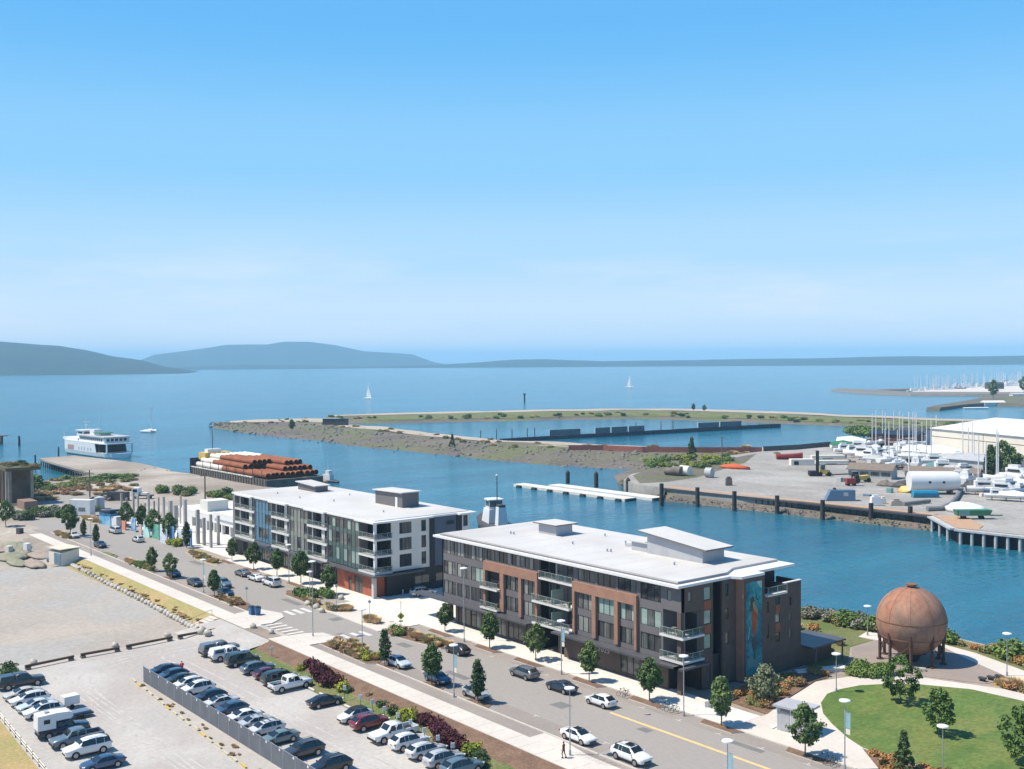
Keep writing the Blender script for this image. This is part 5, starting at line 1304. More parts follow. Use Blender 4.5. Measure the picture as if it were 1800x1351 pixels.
ph = boxpart('pilot_house', m_hullw, F, -15, -8.5, -3.2, 3.2, 8.6, 12.2); boxpart('window', m_g1, ph, -8.5, -8.44, -2.6, 2.6, 10.6, 11.6); boxpart('window', m_g1, ph, -14, -9.2, -3.26, -3.2, 10.6, 11.6)
boxpart('pilot_roof', m_fascia, F, -15.6, -7.8, -3.8, 3.8, 12.2, 12.5)
boxpart('funnel', m_hullw, F, -3.5, 1.5, -2, 2, 10.5, 13.2)
pr2 = MB(); pr2.prism([(4, -3.6), (10, -3.6), (12, 0), (10, 3.6), (4, 3.6)], 11.6, 12.0); pr2.build('raft_cover', m_greenp, F)
boxpart('vent_box', m_hullw, F, 4.5, 9.5, -2.6, 2.6, 10.5, 11.6)
mm_ = MB()
mm_.cyl((-12, 0, 12.5), (-12, 0, 18.5), .18, .1, 6); mm_.cyl((-14, 0, 15.2), (-10, 0, 15.2), .08, .08, 5); mm_.cyl((-12, -1.6, 16.6), (-12, 1.6, 16.6), .08, .08, 5); mm_.build('mast', m_fascia, F)
mm_ = MB(); mm_.cyl((3, 0, 10.5), (3, 0, 20.5), .16, .08, 6); mm_.build('mast', m_fascia, F)
for x, w_ in ((-hl+2.6, 5.4), (hl-5, 6.4)):
    mm_ = MB(); mm_.cyl((x, -w_, 7.5), (x-.4, -w_, 10.8), .2, .12, 6); mm_.build('davit', m_fascia, F)
for i, x in enumerate((-4, -1, 2, 6, 9)):
    boxpart('hull_port', m_ltgrey, F, x, x+1.4, -hw-.02, -hw+.06, 3.2, 4.6)
boxpart('lattice_panel', mat('faded_pink', (0.45, 0.27, 0.25), None, 1, .8), F, -16, -9, -hw-.03, -hw+.1, 2.7, 5.2)

# ---- old pier
PR = thing('old_pier', 'old timber pier on dark piles with a worn grey deck beside the ferry', 'pier', (0, 0, 0))
dk = MB(); dk.prism([(-455, 41), (-440, 39), (-352, 36), (-340, 50), (-350, 66), (-396, 68), (-458, 58)], -.9, -.05); dk.build('deck', m_land, PR)
bm2 = MB(); bm2.prism([(-455, 40.8), (-352, 35.8), (-352, 36.6), (-455, 41.6)], -1.7, -.9); bm2.build('edge_beam', m_wood, PR)
for i in range(24):
    for k in (0, 1):
        x = -454+i*4.3+rnd(-.5, .5); y = 41.3-(x+455)*.048+k*4.5
        p = MB(); p.cyl((x, y, WATER-2), (x+rnd(-.15, .15), y, -.9), .34, .3, 7); p.build('pile', m_pile, PR)
for px, py, hgt, lab in ((62, 822, 6.5, 'lone leaning pile in the water left of the old pier'), (103, 801, 5.0, 'lone pile at the seaward end of the old pier'), (33, 782, 6.0, 'dark piling cluster standing alone in the left water')):
    q = G(px, py, WATER); p = MB()
    for dx, dy in (((0, 0),) if px != 33 else ((0, 0), (.7, .2), (.3, .7), (-.4, .5))): p.cyl((q.x+dx, q.y+dy, WATER-2), (q.x+dx*.6+.2, q.y+dy*.6, WATER+hgt-abs(dx)), .42, .36, 8)
    p.build('piling', m_pile, label=lab, cat='piling')
q = G(2, 778, WATER); t = thing('mooring_platform', 'dark timber mooring platform at the left edge of the water', 'platform', (q.x, q.y, WATER))
for x in (-4, -1.5, 1, 3.4): p = MB(); p.cyl((x, 0, -2), (x, 0, 5), .4, .4, 7); p.build('pile', m_pile, t)
boxpart('fender_panel', m_pile, t, -5, 4.2, -.8, -.41, .8, 5.0); boxpart('deck', m_wood, t, -5, 4.2, -.4, 3, 4.6, 5.1)

# ---- barge carrying pipes
BG = thing('barge', 'long dark barge stacked with white and rusty steel pipes beside the bank', 'barge', (-349, 74, WATER))
h = MB(); h.box(0, 72, 0, 24, -1.2, 5.0); h.build('hull', m_barge, BG)
h = MB(); h.box(-.8, 0, -.3, 24.3, -1, 8.8); h.build('stern_wall', m_navy, BG)
for i in range(30):
    b = MB(); x = 1+i*2.42; b.box(x, x+.35, -.28, -.003, -.5, 5.4); b.build('fender_rib', m_wood, BG)
boxpart('deck_edge', m_whitep, BG, 0, 60, -.2, .6, 5.003, 5.4)
for i in range(9):
    b = MB(); x = 4+i*8; b.cyl((x, .1, 5.4), (x, .1, 8.5), .13, .13, 6); b.build('stanchion', m_steel, BG)
PR_ = 1.02
def pipe(x0, x1, y, z, m, lab, grp):
    p = MB(); n = 12
    for r_, fl in ((PR_, 1), (PR_*.90, -1)):
        vs = []
        for x in (x0, x1):
            for i in range(n): t_ = 2*math.pi*i/n; vs.append((x, y+r_*math.cos(t_), z+r_*math.sin(t_)))
        p.raw(vs, [(i, (i+1) % n, n+(i+1) % n, n+i) for i in range(n)], 0, True)
    for x in (x0, x1):
        vs = [(x, y+r_*math.cos(2*math.pi*i/n), z+r_*math.sin(2*math.pi*i/n)) for r_ in (PR_, PR_*.9) for i in range(n)]
        p.raw(vs, [(i, (i+1) % n, n+(i+1) % n, n+i) for i in range(n)])
    p.build('steel_pipe', m, label=lab, cat='pipe', group=grp)
for k in range(3):
    cnt = (11, 10, 8)[k]
    for j in range(cnt):
        y = 74+1.6+j*2.08+k*1.04*(1 if k < 2 else 1.9); z = WATER+5.42+PR_+k*1.80
        xs = -320+rnd(-2.5, 2.5)
        xe = (-279.5, -283, -288)[k]+rnd(-.8, .8)
        xw = -345+k*2.5+rnd(-.5, .5)
        if k > 0 and j < 4: xs, xe = -330+rnd(-1, 1), -302+k*1.5+rnd(-.6, .6)
        lay = ('bottom', 'middle', 'top')[k]
        od = ('nearest', 'second', 'third', 'fourth', 'fifth', 'sixth', 'seventh', 'eighth', 'ninth', 'tenth', 'eleventh', 'twelfth', 'thirteenth', 'farthest')[j if j < cnt-1 else 13]
        end = '' if od in ('nearest', 'farthest') else ' from the near side'
        pipe(xw, xs-.25, y, z, m_whitep, '%s white pipe%s in the %s layer of the barge load' % (od, end, lay), 'white pipes on the barge')
        pipe(xs+.25, xe, y, z, m_rustp, '%s rusty pipe%s in the %s layer of the barge load' % (od, end, lay), 'rusty pipes on the barge')
t = thing('deck_winch_house', 'yellow winch house with a thin mast at the left end of pipe barge', 'winch house', (-347, 82, WATER+5))
b = MB(); b.prism([(-1, -5), (6, -5), (6, 7), (-1, 7)], 3.2, 6.2); b.build('house', m_yellow, t)
for x, y in ((-.5, -4.5), (5.5, -4.5), (-.5, 6.5), (5.5, 6.5)): b = MB(); b.cyl((x, y, 0), (x, y, 3.2), .25, .25, 6); b.build('leg', m_steel, t)
b = MB(); b.cyl((2, 0, 6.2), (2, 0, 16), .2, .12, 6); b.build('mast', m_steel, t)
b = MB(); b.cyl((.6, 0, 12.2), (3.4, 0, 12.2), .1, .1, 5); b.build('yard', m_steel, t)
boxpart('cabin', m_hullw, t, 0.5, 4, -3, 3, 6.2, 7.6)
# small workboat beyond the barge
q = G(578, 846, WATER); t = thing('workboat', 'small white workboat beyond the end of the pipe barge', 'boat', (q.x, q.y, WATER), R(10))
h = MB(); h.loft([[(x, w_, .9), (x, w_*.7, -.4), (x, -w_*.7, -.4), (x, -w_, .9)] for x, w_ in ((-5, 1.5), (0, 2.0), (4, 1.6), (6.5, .2))], 0); h.build('hull', m_navy, t)
boxpart('cabin', m_hullw, t, -2.5, 2, -1.2, 1.2, .9, 3.2); boxpart('wheelhouse', m_hullw, t, -1, 1.2, -1, 1, 3.2, 4.8)
b = MB(); b.cyl((-.5, 0, 4.8), (-.5, 0, 9), .1, .06, 6); b.build('mast', m_fascia, t)
q = G(540, 842, -1.5); b = MB(); b.box(q.x-10, q.x+10, q.y-2, q.y+4, -2.2, -1.5); b.build('landing_deck', m_plank, label='flat tan landing deck at the right end of the pipe barge', cat='deck')

# ---- white tug behind the apartment blocks
T = thing('white_tug', 'white tug with tall dark mast, seen between the roofs of two apartment buildings', 'tug', (-150.5, 84.5, WATER), R(160)); T.scale = (.85, .85, .86)
h = MB(); h.loft([[(x, w_, 2.6+s), (x, w_*.75, -.8), (x, -w_*.75, -.8), (x, -w_, 2.6+s)] for x, w_, s in ((-22, 3.4, .2), (-8, 4.8, 0), (4, 4.8, .1), (10, 3.4, .8), (14, .4, 1.6))], 0); h.build('hull', m_steel, T)
dh = MB(); dh.loft([[(-3, 2.9, 2.7), (-3, -2.9, 2.7), (-3, -2.6, 7.4), (-3, 2.6, 7.4)], [(5, 2.9, 2.8), (5, -2.9, 2.8), (4.0, -2.5, 7.4), (4.0, 2.5, 7.4)]], 0, False); dho = dh.build('deck_house', m_hullw, T)
wh = MB(); wh.prism([(-2.2, -2.4), (2.2, -2.4), (3.2, -1.2), (3.2, 1.2), (2.2, 2.4), (-2.2, 2.4)], 7.4, 8.2); wh.prism([(-2.6, -2.8), (2.6, -2.8), (3.7, -1.4), (3.7, 1.4), (2.6, 2.8), (-2.6, 2.8)], 10.3, 10.7)
for x, y in ((-2.1, -2.3), (2.1, -2.3), (-2.1, 2.3), (2.1, 2.3), (3.1, -1.1), (3.1, 1.1)): wh.box(x-.12, x+.12, y-.12, y+.12, 8.2, 10.3)
wh.build('wheelhouse', m_hullw, T)
wg = MB(); wg.prism([(-2.0, -2.2), (2.1, -2.2), (3.0, -1.1), (3.0, 1.1), (2.1, 2.2), (-2.0, 2.2)], 8.2, 10.3); wg.build('wheelhouse_glass', m_g2, T)
fn = MB(); fn.loft([[(-10, 1.8, 2.7), (-10, -1.8, 2.7), (-9.2, -1.3, 8.8), (-9.2, 1.3, 8.8)], [(-6.4, 1.8, 2.7), (-6.4, -1.8, 2.7), (-6.2, -1.3, 8.8), (-6.2, 1.3, 8.8)]], 0, False); fn.build('funnel', m_hullw, T)
b = MB(); b.cbox((-7.7, 0, 9.2), (2.8, 2.2, .8)); b.build('funnel_cap', m_steel, T)
b = MB(); b.cyl((-3.4, 0, 7.4), (-3.4, 0, 18.5), .22, .14, 6); b.build('mast', m_steel, T)
b = MB(); b.cyl((-5, 0, 16.2), (-1.8, 0, 16.2), .1, .1, 5); b.build('crosstree', m_steel, T)
b = MB(); b.ell((-3.4, 0, 18.9), .5, .5, .4, 8, 4); b.build('mast_light', m_fascia, T)
q = G(1430, 1351); q = G(872, 898, WATER)

# ---- two concrete floats in the channel
for i, (x0, x1, y0, y1, lab) in enumerate(((-233, -171, 158, 163.6, 'near one of two long pale concrete floats with black tyre fenders'), (-222, -166, 166.5, 172.5, 'far one of two long pale concrete floats in the channel'))):
    t = thing('concrete_float', lab, 'float', (x0, y0, WATER), 0, 'concrete floats')
    L_, W_ = x1-x0, y1-y0
    n = 7
    for k in range(n): b = MB(); b.box(L_*k/n+.06, L_*(k+1)/n-.06, 0, W_, -.4, .95+rnd(-.03, .03)); b.build('deck_segment', m_float, t)
    b = MB(); b.box(0.1, L_-.1, .2, W_-.2, -.5, .7); b.build('float_core', m_pile, t)
    if i == 0:
        for k in range(7): b = MB(); b.cyl((3+k*9.2, -.55, .1), (5.2+k*9.2, -.55, .1), .7, .7, 10); b.build('fender', m_tyre, t)
    b = MB(); b.box(L_+.004, L_+.5, .3, W_-.3, -.4, .8); b.build('end_fender', m_pile, t)
for px, yb, yt in ((998, 848, 829), (1048, 855, 831), (1104, 863, 842)):
    q = G(px, yb, WATER); p = MB(); hh = (yb-yt)*(q-CAM).length/1900
    p.cyl((q.x, q.y, WATER-2), (q.x, q.y, WATER+hh), .85, .85, 10); p.cyl((q.x, q.y, WATER+hh), (q.x, q.y, WATER+hh+.9), .85, .12, 10)
    p.build('mooring_pile', m_pile, label='dark round mooring pile, %s of three behind the floats' % {998: 'leftmost', 1048: 'middle', 1104: 'rightmost'}[px], cat='piling', group='piles behind floats')

# ---- quay of the boatyard
Q = thing('quay', 'dark timber quay wall of the boatyard with orange planks and short piles', 'quay', (0, 0, 0))
def quay_run(p0, p1, pale=False, n=40, hgt=2.3):
    d = (p1-p0); Ln = d.length; d.normalize(); nr = Vector((d.y, -d.x, 0)); nr = nr if nr.y < 0 else -nr
    a = math.atan2(d.y, d.x); c = (p0+p1)/2
    b = MB(); b.cbox((c.x+nr.x*.9, c.y+nr.y*.9, -.32), (Ln, 1.9, .5), a); b.build('edge_beam', m_steel if not pale else m_cpile, Q)
    b = MB(); b.cbox((c.x-nr.x*1.6, c.y-nr.y*1.6, .03), (Ln, 3.1, .12), a); b.build('deck_plank', m_plank if not pale else m_yard, Q)
    b = MB(); b.cbox((c.x-nr.x*.3, c.y-nr.y*.3, -2.9), (Ln, .4, 4.6), a); b.build('back_wall', m_rock if not pale else m_shadow, Q)
    for i in range(n):
        q = p0.lerp(p1, (i+.5)/n)+nr*(1.2 if pale else .9)
        p = MB(); p.cyl((q.x, q.y, WATER-1.5 if pale else -.57-hgt), (q.x, q.y, -.57), .45 if pale else .2, .45 if pale else .2, 7); p.build('pile', m_cpile if pale else m_pile, Q)
w0, w1, w2, w3 = G(1168, 855), G(1640, 904.5), G(1682, 927), G(1830, 943)
quay_run(w0, w1, False, 44); quay_run(w1, w2, True, 3); quay_run(w2, w3, True, 7)
b = MB(); b.prism([(w1.x, w1.y, 0)[:2], (w2.x, w2.y)[:2], (w2.x+5.5, w2.y+.4), (w2.x+3, w2.y+8), (w1.x+8, w1.y+4)], .02, .14); b.build('plank_deck', m_plank, Q)
for px, yb, yt in ((1163, 888, 848), (1226, 890, 855), (1291, 897, 862), (1366, 902, 870), (1446, 912, 878), (1531, 918, 884), (1600, 924, 890)):
    q = G(px, yb, WATER); p = MB(); hh = (yb-yt)*(q-CAM).length/1900*.97
    p.cyl((q.x, q.y, WATER-2), (q.x, q.y, WATER+hh), .75, .7, 10); p.build('dolphin_pile', m_pile, label='tall dark fender pile at the boatyard quay, %s from the left' % {1163: 'first', 1226: 'second', 1291: 'third', 1366: 'fourth', 1446: 'fifth', 1531: 'sixth', 1600: 'last'}[px], cat='piling', group='fender piles along the quay')

# ---- boats
def hull_mesh(L_, Bm, D_, col, keel=False, stern=.75):
    h = MB(); r = []
    for f, w_, z in ((-.5, stern, 0), (-.25, .95, -.02), (.05, 1, 0), (.28, .72, .05), (.42, .36, .10), (.5, .03, .16)):
        hb = Bm/2*w_; x = f*L_; zt = D_*(1+z*2)
        r.append([(x, hb, zt), (x, hb*.86, D_*.45), (x, hb*.25, 0.05*D_), (x, -hb*.25, 0.05*D_), (x, -hb*.86, D_*.45), (x, -hb, zt)])
    h.loft(r, 0, True)
    if keel: h.loft([[(-.12*L_, .12, .1), (-.12*L_, -.12, .1), (.14*L_, -.12, .1), (.14*L_, .12, .1)], [(-.10*L_, .14, -1.4), (-.10*L_, -.14, -1.4), (.06*L_, -.14, -1.4), (.06*L_, .14, -1.4)]], 1, False)
    return h
def boat(kind, x, y, z, rz, lab, grp=None, L_=10.0, col=None, mast=True, cat='boat', cover=None, stands=False):
    name = {'sail': 'sailboat', 'motor': 'motor_boat', 'cover': 'covered_boat'}[kind]
    t = thing(name, lab, cat, (x, y, z), R(rz), grp)
    Bm = L_*.31; D_ = L_*.15
    off = 1.5 if (stands and kind == 'sail') else (.7 if stands else -.25*D_)
    def bld(mb_, nm, m_):
        o = mb_.build(nm, m_, t); o.location = (0, 0, off); return o
    bld(hull_mesh(L_, Bm, D_, col, kind == 'sail' and stands), 'hull', [col or m_hullw, m_navy])
    dk_ = MB(); dk_.prism([(-.48*L_, -.35*Bm), (.05*L_, -.46*Bm), (.28*L_, -.33*Bm), (.46*L_, 0), (.28*L_, .33*Bm), (.05*L_, .46*Bm), (-.48*L_, .35*Bm)], D_*.98, D_*1.04); bld(dk_, 'deck', m_fascia)
    if kind == 'sail':
        c = MB(); c.loft([[(-.15*L_, -.26*Bm, D_*1.04), (-.15*L_, .26*Bm, D_*1.04), (-.13*L_, .22*Bm, D_*1.45), (-.13*L_, -.22*Bm, D_*1.45)], [(.22*L_, -.16*Bm, D_*1.04), (.22*L_, .16*Bm, D_*1.04), (.15*L_, .13*Bm, D_*1.32), (.15*L_, -.13*Bm, D_*1.32)]], 0, False); bld(c, 'cabin', m_hullw)
        if mast:
            c = MB(); c.cyl((.08*L_, 0, D_), (.08*L_, 0, D_+L_*1.3), .24, .16, 6); bld(c, 'mast', m_fascia)
            c = MB(); c.cyl((.08*L_, 0, D_*2.1), (-.32*L_, 0, D_*2.0), .14, .12, 6); bld(c, 'boom', m_navy if random.random() < .5 else m_fascia)
            c = MB(); c.cyl((.08*L_, -.22*Bm, D_+L_*.7), (.08*L_, .22*Bm, D_+L_*.7), .05, .05, 5); bld(c, 'spreader', m_fascia)
    elif kind == 'motor':
        c = MB(); c.loft([[(-.30*L_, -.38*Bm, D_*1.04), (-.30*L_, .38*Bm, D_*1.04), (-.30*L_, .34*Bm, D_*2.0), (-.30*L_, -.34*Bm, D_*2.0)], [(.22*L_, -.30*Bm, D_*1.04), (.22*L_, .30*Bm, D_*1.04), (.08*L_, .27*Bm, D_*2.0), (.08*L_, -.27*Bm, D_*2.0)]], 0, False); bld(c, 'cabin', m_hullw)
        c = MB()
        for sy in (1, -1): c.box(-.24*L_, .06*L_, sy*.375*Bm-.02, sy*.375*Bm+.02, D_*1.35, D_*1.75)
        bld(c, 'window', m_g1)
        c = MB(); c.box(-.25*L_, 0, -.24*Bm, .24*Bm, D_*2.0, D_*2.45); bld(c, 'flybridge', m_hullw)
        c = MB(); c.cyl((-.2*L_, 0, D_*2.4), (-.24*L_, 0, D_*3.4), .06, .05, 5); bld(c, 'aerial', m_fascia)
    else:
        c = MB(); c.loft([[(-.5*L_, -.46*Bm, D_*.9), (-.5*L_, 0, D_*1.7), (-.5*L_, .46*Bm, D_*.9)], [(0, -.56*Bm, D_*.85), (0, 0, D_*2.1), (0, .56*Bm, D_*.85)], [(.5*L_, -.06*Bm, D_*1.1), (.5*L_, 0, D_*1.4), (.5*L_, .06*Bm, D_*1.1)]], 0, True, False, True); bld(c, 'cover', cover or m_fascia)
    if stands:
        for sx in (-.25, .2):
            for sy in (1, -1): s = MB(); s.cyl((sx*L_, sy*Bm*.5, 0), (sx*L_, sy*Bm*.36, off+D_*.5), .09, .07, 5); s.build('stand', m_steel, t)
    return t
# afloat
q = G(265, 758, WATER); t = boat('sail', q.x, q.y, WATER, 15, 'white catamaran with bare mast moored beyond the ferry', L_=13, cat='sailboat')
b = hull_mesh(12, 1.8, 1.4, None); o = b.build('hull', [m_hullw, m_navy], t); o.location = (0, -4.2, -.3)
boxpart('bridge_deck', m_hullw, t, -4, 3, -4, 0, .8, 1.6)
q = G(647, 700, WATER); t = boat('sail', q.x, q.y, WATER, 5, 'white sailboat with raised sails out on the open bay', L_=14, cat='sailboat')
for nm, tri in (('main_sail', [(.9, 0, 3.5), (-5, .6, 3.5), (.9, 0, 19)]), ('head_sail', [(1.5, .1, 2.6), (6.8, 0, 2.6), (1.2, .1, 17)])):
    b = MB(); b.face(tri); b.face([(p[0], p[1]+.04, p[2]) for p in tri][::-1]); b.build(nm, m_fascia, t)
q = G(1107, 680.5, WATER); t = boat('sail', q.x, q.y, WATER, 10, 'tiny white sailboat far out near the low island', L_=16, cat='sailboat')
b = MB(); b.face([(1, 0, 4), (-6, .6, 4), (1, 0, 22)]); b.face([(1, .05, 4), (-6, .65, 4), (1, .05, 22)][::-1]); b.build('main_sail', m_fascia, t)
q = G(922, 705, WATER); b = MB(); b.cyl((q.x, q.y, WATER-1), (q.x, q.y, WATER+9), 1.1, .9, 8); b.cbox((q.x, q.y, WATER+9.5), (2.6, 2.6, 1.6)); b.build('channel_marker', m_pile, label='dark channel marker post alone in the open bay', cat='marker')

# marina, a crowd of white boats with masts
random.seed(8)
mp_ = []
for k, (L_, hm) in enumerate(((13, 17), (15, 21), (11, 14), (14, 0), (18, 0))):
    h = hull_mesh(L_, L_*.3, 2.0, None); h.box(-.2*L_, .15*L_, -.09*L_, .09*L_, 1.9, 3.2 if hm else 4.8)
    if not hm: h.box(-.12*L_, .06*L_, -.07*L_, .07*L_, 4.8, 6.2)
    if hm: h.cyl((.06*L_, 0, 2), (.06*L_, 0, 2+hm), .30, .22, 5); h.cyl((.06*L_, 0, 4), (-.3*L_, 0, 3.8), .3, .3, 5)
    mp_.append((h.mesh('moored_boat', [m_hullw, m_navy]), hm))
for i in range(190):
    f = random.random()**.75; px = 1602+f*235; py = 687.5-f*14-rnd(-1.5, 7.0)*f**.5*.9
    q = G(px, py, WATER); k = random.choice((0, 0, 1, 1, 2, 3, 4))
    put('moored_boat', mp_[k][0], None, (q.x, q.y, WATER-.2), 'white sailboat with bare mast moored in the far marina' if mp_[k][1] else 'white motor yacht moored in the far marina', 'boat', 'sailboats in the far marina' if mp_[k][1] else 'motor yachts in the far marina', None, R(random.choice((58, 238))+rnd(-6, 6)))
for px, py, w_, d_, h_, m1, m2, lab in ((1788, 695, 16, 9, 4, m_fascia, m_ltgrey, 'small white house on the far point at the right edge'), (1745, 712, 22, 10, 5.5, m_tan2, m_fascia, 'tan shed with white roof at the waterline of far point'), (1748, 681, 26, 10, 8, m_steel, m_steel, 'dark boathouse among the white boats of the far marina'), (1715, 717.5, 24, 3, 1.6, m_hullw, m_hullw, 'long low white float below the tan shed')):
    q = G(px, py, WATER if py > 705 else -1.5); t = thing('shed' if 'float' not in lab else 'white_float', lab, 'building' if 'float' not in lab else 'float', (q.x, q.y, q.z), R(55))
    boxpart('wall', m1, t, -w_/2, w_/2, -d_/2, d_/2, -1, h_*.65)
    b = MB(); b.loft([[(-w_/2-.5, -d_/2-.5, h_*.65+.01), (-w_/2-.5, 0, h_), (-w_/2-.5, d_/2+.5, h_*.65+.01)], [(w_/2+.5, -d_/2-.5, h_*.65+.01), (w_/2+.5, 0, h_), (w_/2+.5, d_/2+.5, h_*.65+.01)]], 0, False); b.build('roof', m2, t)

# ---- boatyard: boats on stands, buildings, machines
random.seed(17)
yardb = [('cover', 1497, 783, 15, 20, m_fascia), ('cover', 1482, 789, 13, 60, m_greenp), ('motor', 1512, 791, 12, 30, None), ('sail', 1531, 786, 11, 80, None), ('sail', 1550, 784, 12, 100, None), ('sail', 1568, 783, 12, 60, None),
         ('motor', 1510, 803, 14, 200, None), ('motor', 1545, 805, 13, 95, None), ('sail', 1557, 800, 13, -70, None), ('cover', 1538, 813, 10, 20, m_ltgrey), ('sail', 1577, 796, 13, 30, None), ('motor', 1590, 800, 14, 70, None),
         ('sail', 1600, 812, 14, 20, None), ('cover', 1620, 803, 17, 15, m_fascia), ('cover', 1655, 807, 19, 10, m_fascia), ('motor', 1612, 822, 13, 110, None), ('sail', 1632, 820, 13, 40, None), ('cover', 1640, 828, 10, 70, m_tealb),
         ('motor', 1665, 826, 12, 20, None), ('cover', 1676, 836, 12, -30, m_ltgrey), ('sail', 1688, 826, 13, 60, None), ('motor', 1700, 838, 13, 60, None), ('sail', 1706, 820, 12, 80, None), ('cover', 1655, 838, 11, 10, m_tealb),
         ('motor', 1735, 868, 13, 40, None), ('motor', 1768, 872, 13, 20, m_cblue), ('cover', 1790, 862, 12, 30, m_fascia), ('motor', 1792, 846, 15, 0, None), ('cover', 1775, 858, 12, 10, m_ltgrey), ('sail', 1760, 852, 12, 200, None),
         ('cover', 1783, 880, 9, 25, m_fascia), ('motor', 1488, 796, 12, 51, None), ('motor', 1500, 797, 10, 63, None), ('motor', 1522, 797, 9, 64, None), ('motor', 1524, 808, 13, 175, None), ('sail', 1540, 795, 13, 125, None), ('motor', 1565, 808, 12, 156, None), ('motor', 1572, 812, 11, 99, None), ('motor', 1588, 810, 10, 118, None), ('motor', 1604, 800, 13, 86, None), ('sail', 1612, 812, 14, 135, None), ('sail', 1626, 812, 12, 80, None), ('motor', 1640, 812, 9, 68, None), ('sail', 1642, 800, 12, 52, None), ('cover', 1670, 815, 13, 20, m_ltgrey), ('motor', 1684, 812, 13, 118, None), ('sail', 1698, 826, 11, 33, None), ('motor', 1648, 820, 14, 41, None), ('motor', 1662, 832, 13, 45, None), ('motor', 1690, 842, 9, 28, None), ('sail', 1712, 832, 10, 121, None), ('motor', 1626, 832, 9, 108, None), ('sail', 1575, 824, 10, 79, None), ('sail', 1560, 818, 12, 84, None), ('motor', 1700, 850, 13, 103, None), ('motor', 1748, 862, 9, 163, None), ('motor', 1778, 866, 12, 65, None), ('motor', 1795, 870, 10, 90, None), ('motor', 1757, 878, 9, 33, None), ('motor', 1592, 793, 13, 104, None), ('sail', 1618, 792, 9, 30, None), ('sail', 1585, 788, 11, 90, None), ('sail', 1605, 787, 12, 40, None), ('motor', 1585, 822, 10, 15, None)]
kn = {'sail': 'sailboat on stands', 'motor': 'white motor boat on stands', 'cover': 'boat under a tarp'}
cn_ = {m_cblue.name: 'blue', m_fascia.name: 'white', m_greenp.name: 'green', m_ltgrey.name: 'grey', m_tealb.name: 'teal'}
for k, px, py, L_, rz, c in yardb:
    q = G(px, py, 0)
    row_ = 'back rows' if py < 800 else ('middle rows' if py < 832 else 'front right')
    zone = 'far left' if px < 1515 else 'left part' if px < 1560 else ('middle' if px < 1605 else 'centre' if px < 1650 else 'right part' if px < 1720 else 'far right')
    lab = {'sail': 'white sailboat with a bare mast on stands', 'motor': ('blue hulled' if c else 'white') + ' motor boat on stands', 'cover': 'boat under a %s cover' % (cn_[c.name] if c else 'white')}[k] + ', %s of the boatyard %s' % (row_, zone)
    boat(k, q.x, q.y, 0.0, rz, lab, lab, L_, c if (k == 'motor') else None, True, 'boat', c if k == 'cover' else None, True)
for px, yb, yt in ((1598, 850, 730), (1720, 848, 772), (1733, 848, 780), (1752, 848, 762)):
    q = G(px, yb); hh = (yb-yt)*(q-CAM).length/1900; b = MB(); b.cyl((q.x, q.y, -.02), (q.x, q.y, hh), .28, .2, 7); b.build('pole_mast', m_fascia, label={1598: 'tall pale mast standing alone in the boatyard middle', 1720: 'left of three pale masts before dark trees', 1733: 'shortest pale mast before the dark trees', 1752: 'right pale mast with rigging before dark trees'}[px], cat='mast')
def house(name, lab, q, rz, w_, d_, eave, ridge, m1, m2, along=True, cat='building', wins=0):
    t = thing(name, lab, cat, (q.x, q.y, q.z), R(rz))
    b = MB(); b.box(0, w_, 0, d_, -.2, eave)
    b.raw([(0, 0, eave), (0, d_, eave), (0, d_/2, ridge), (w_, 0, eave), (w_, d_, eave), (w_, d_/2, ridge)], [(0, 2, 1), (3, 4, 5)]); b.build('wall', m1, t)
    b = MB(); e = .7
    k = (ridge-eave)/(d_/2)*e
    for s in (0, 1):
        y0, z0 = (-e, eave-k) if s == 0 else (d_+e, eave-k)
        b.raw([(-e, y0, z0+.02), (w_+e, y0, z0+.02), (w_+e, d_/2, ridge+.02), (-e, d_/2, ridge+.02), (-e, y0, z0+.25), (w_+e, y0, z0+.25), (w_+e, d_/2, ridge+.25), (-e, d_/2, ridge+.25)], [(0,1,2,3), (4,5,6,7), (0,1,5,4), (0,4,7,3), (1,5,6,2)])
    b.build('roof', m2, t)
    for i in range(wins):
        x = w_*(i+.5)/wins; g = MB(); g.box(x-w_*.2/wins*2, x+w_*.2/wins*2, -.06, -.003, eave*.3, eave*.75); g.build('window', m_g2, t)
    return t
q = G(1638, 801); wt = house('warehouse', 'very large cream warehouse with a low white roof behind the boats', q, -24, 130, 70, 13.0, 17.0, m_tan2, m_fascia)
for x in (35, 70, 105): boxpart('wall_joint', m_wood, wt, x, x+.25, -.05, -.003, 0, 12.5)
boxpart('wall_band', m_broof, wt, 0, 130, -.06, -.004, 9.3, 9.6)
boxpart('doorway', m_wood, wt, 62, 65, -.08, -.003, 0, 4.5)
q = G(1668, 832); house('boat_shed', 'long grey shed with dark blue end wall in front of the cream warehouse', q, -8, 15, 26, 6.0, 7.5, m_ltgrey, m_ltgrey)
q = G(1491, 838); house('yard_office', 'low pale building with a brown shingle roof in the boatyard', q, 18, 16, 9, 3.4, 5.2, m_ltgrey, m_broof, wins=4)
q = G(1590, 838); house('yard_shed', 'long low shed with brown roof behind the white tank', q, 20, 26, 8, 2.6, 4.0, m_tan2, m_broof)
q = G(1530, 783); house('boat_store', 'dark maroon store building behind the left boats on stands', q, 12, 24, 10, 6.5, 8.0, mat('maroon_siding', (.12, .055, .055), None, .3, .8), m_navy)
q = G(1577, 780); t = house('blue_store', 'small store with bright blue door behind masts', q, 10, 14, 10, 7.5, 8.6, m_ltgrey, m_steel); boxpart('roller_door', mat('bright_blue_door', (.03, .12, .36), None, 1, .5), t, 3, 9, -.08, -.003, .2, 5)
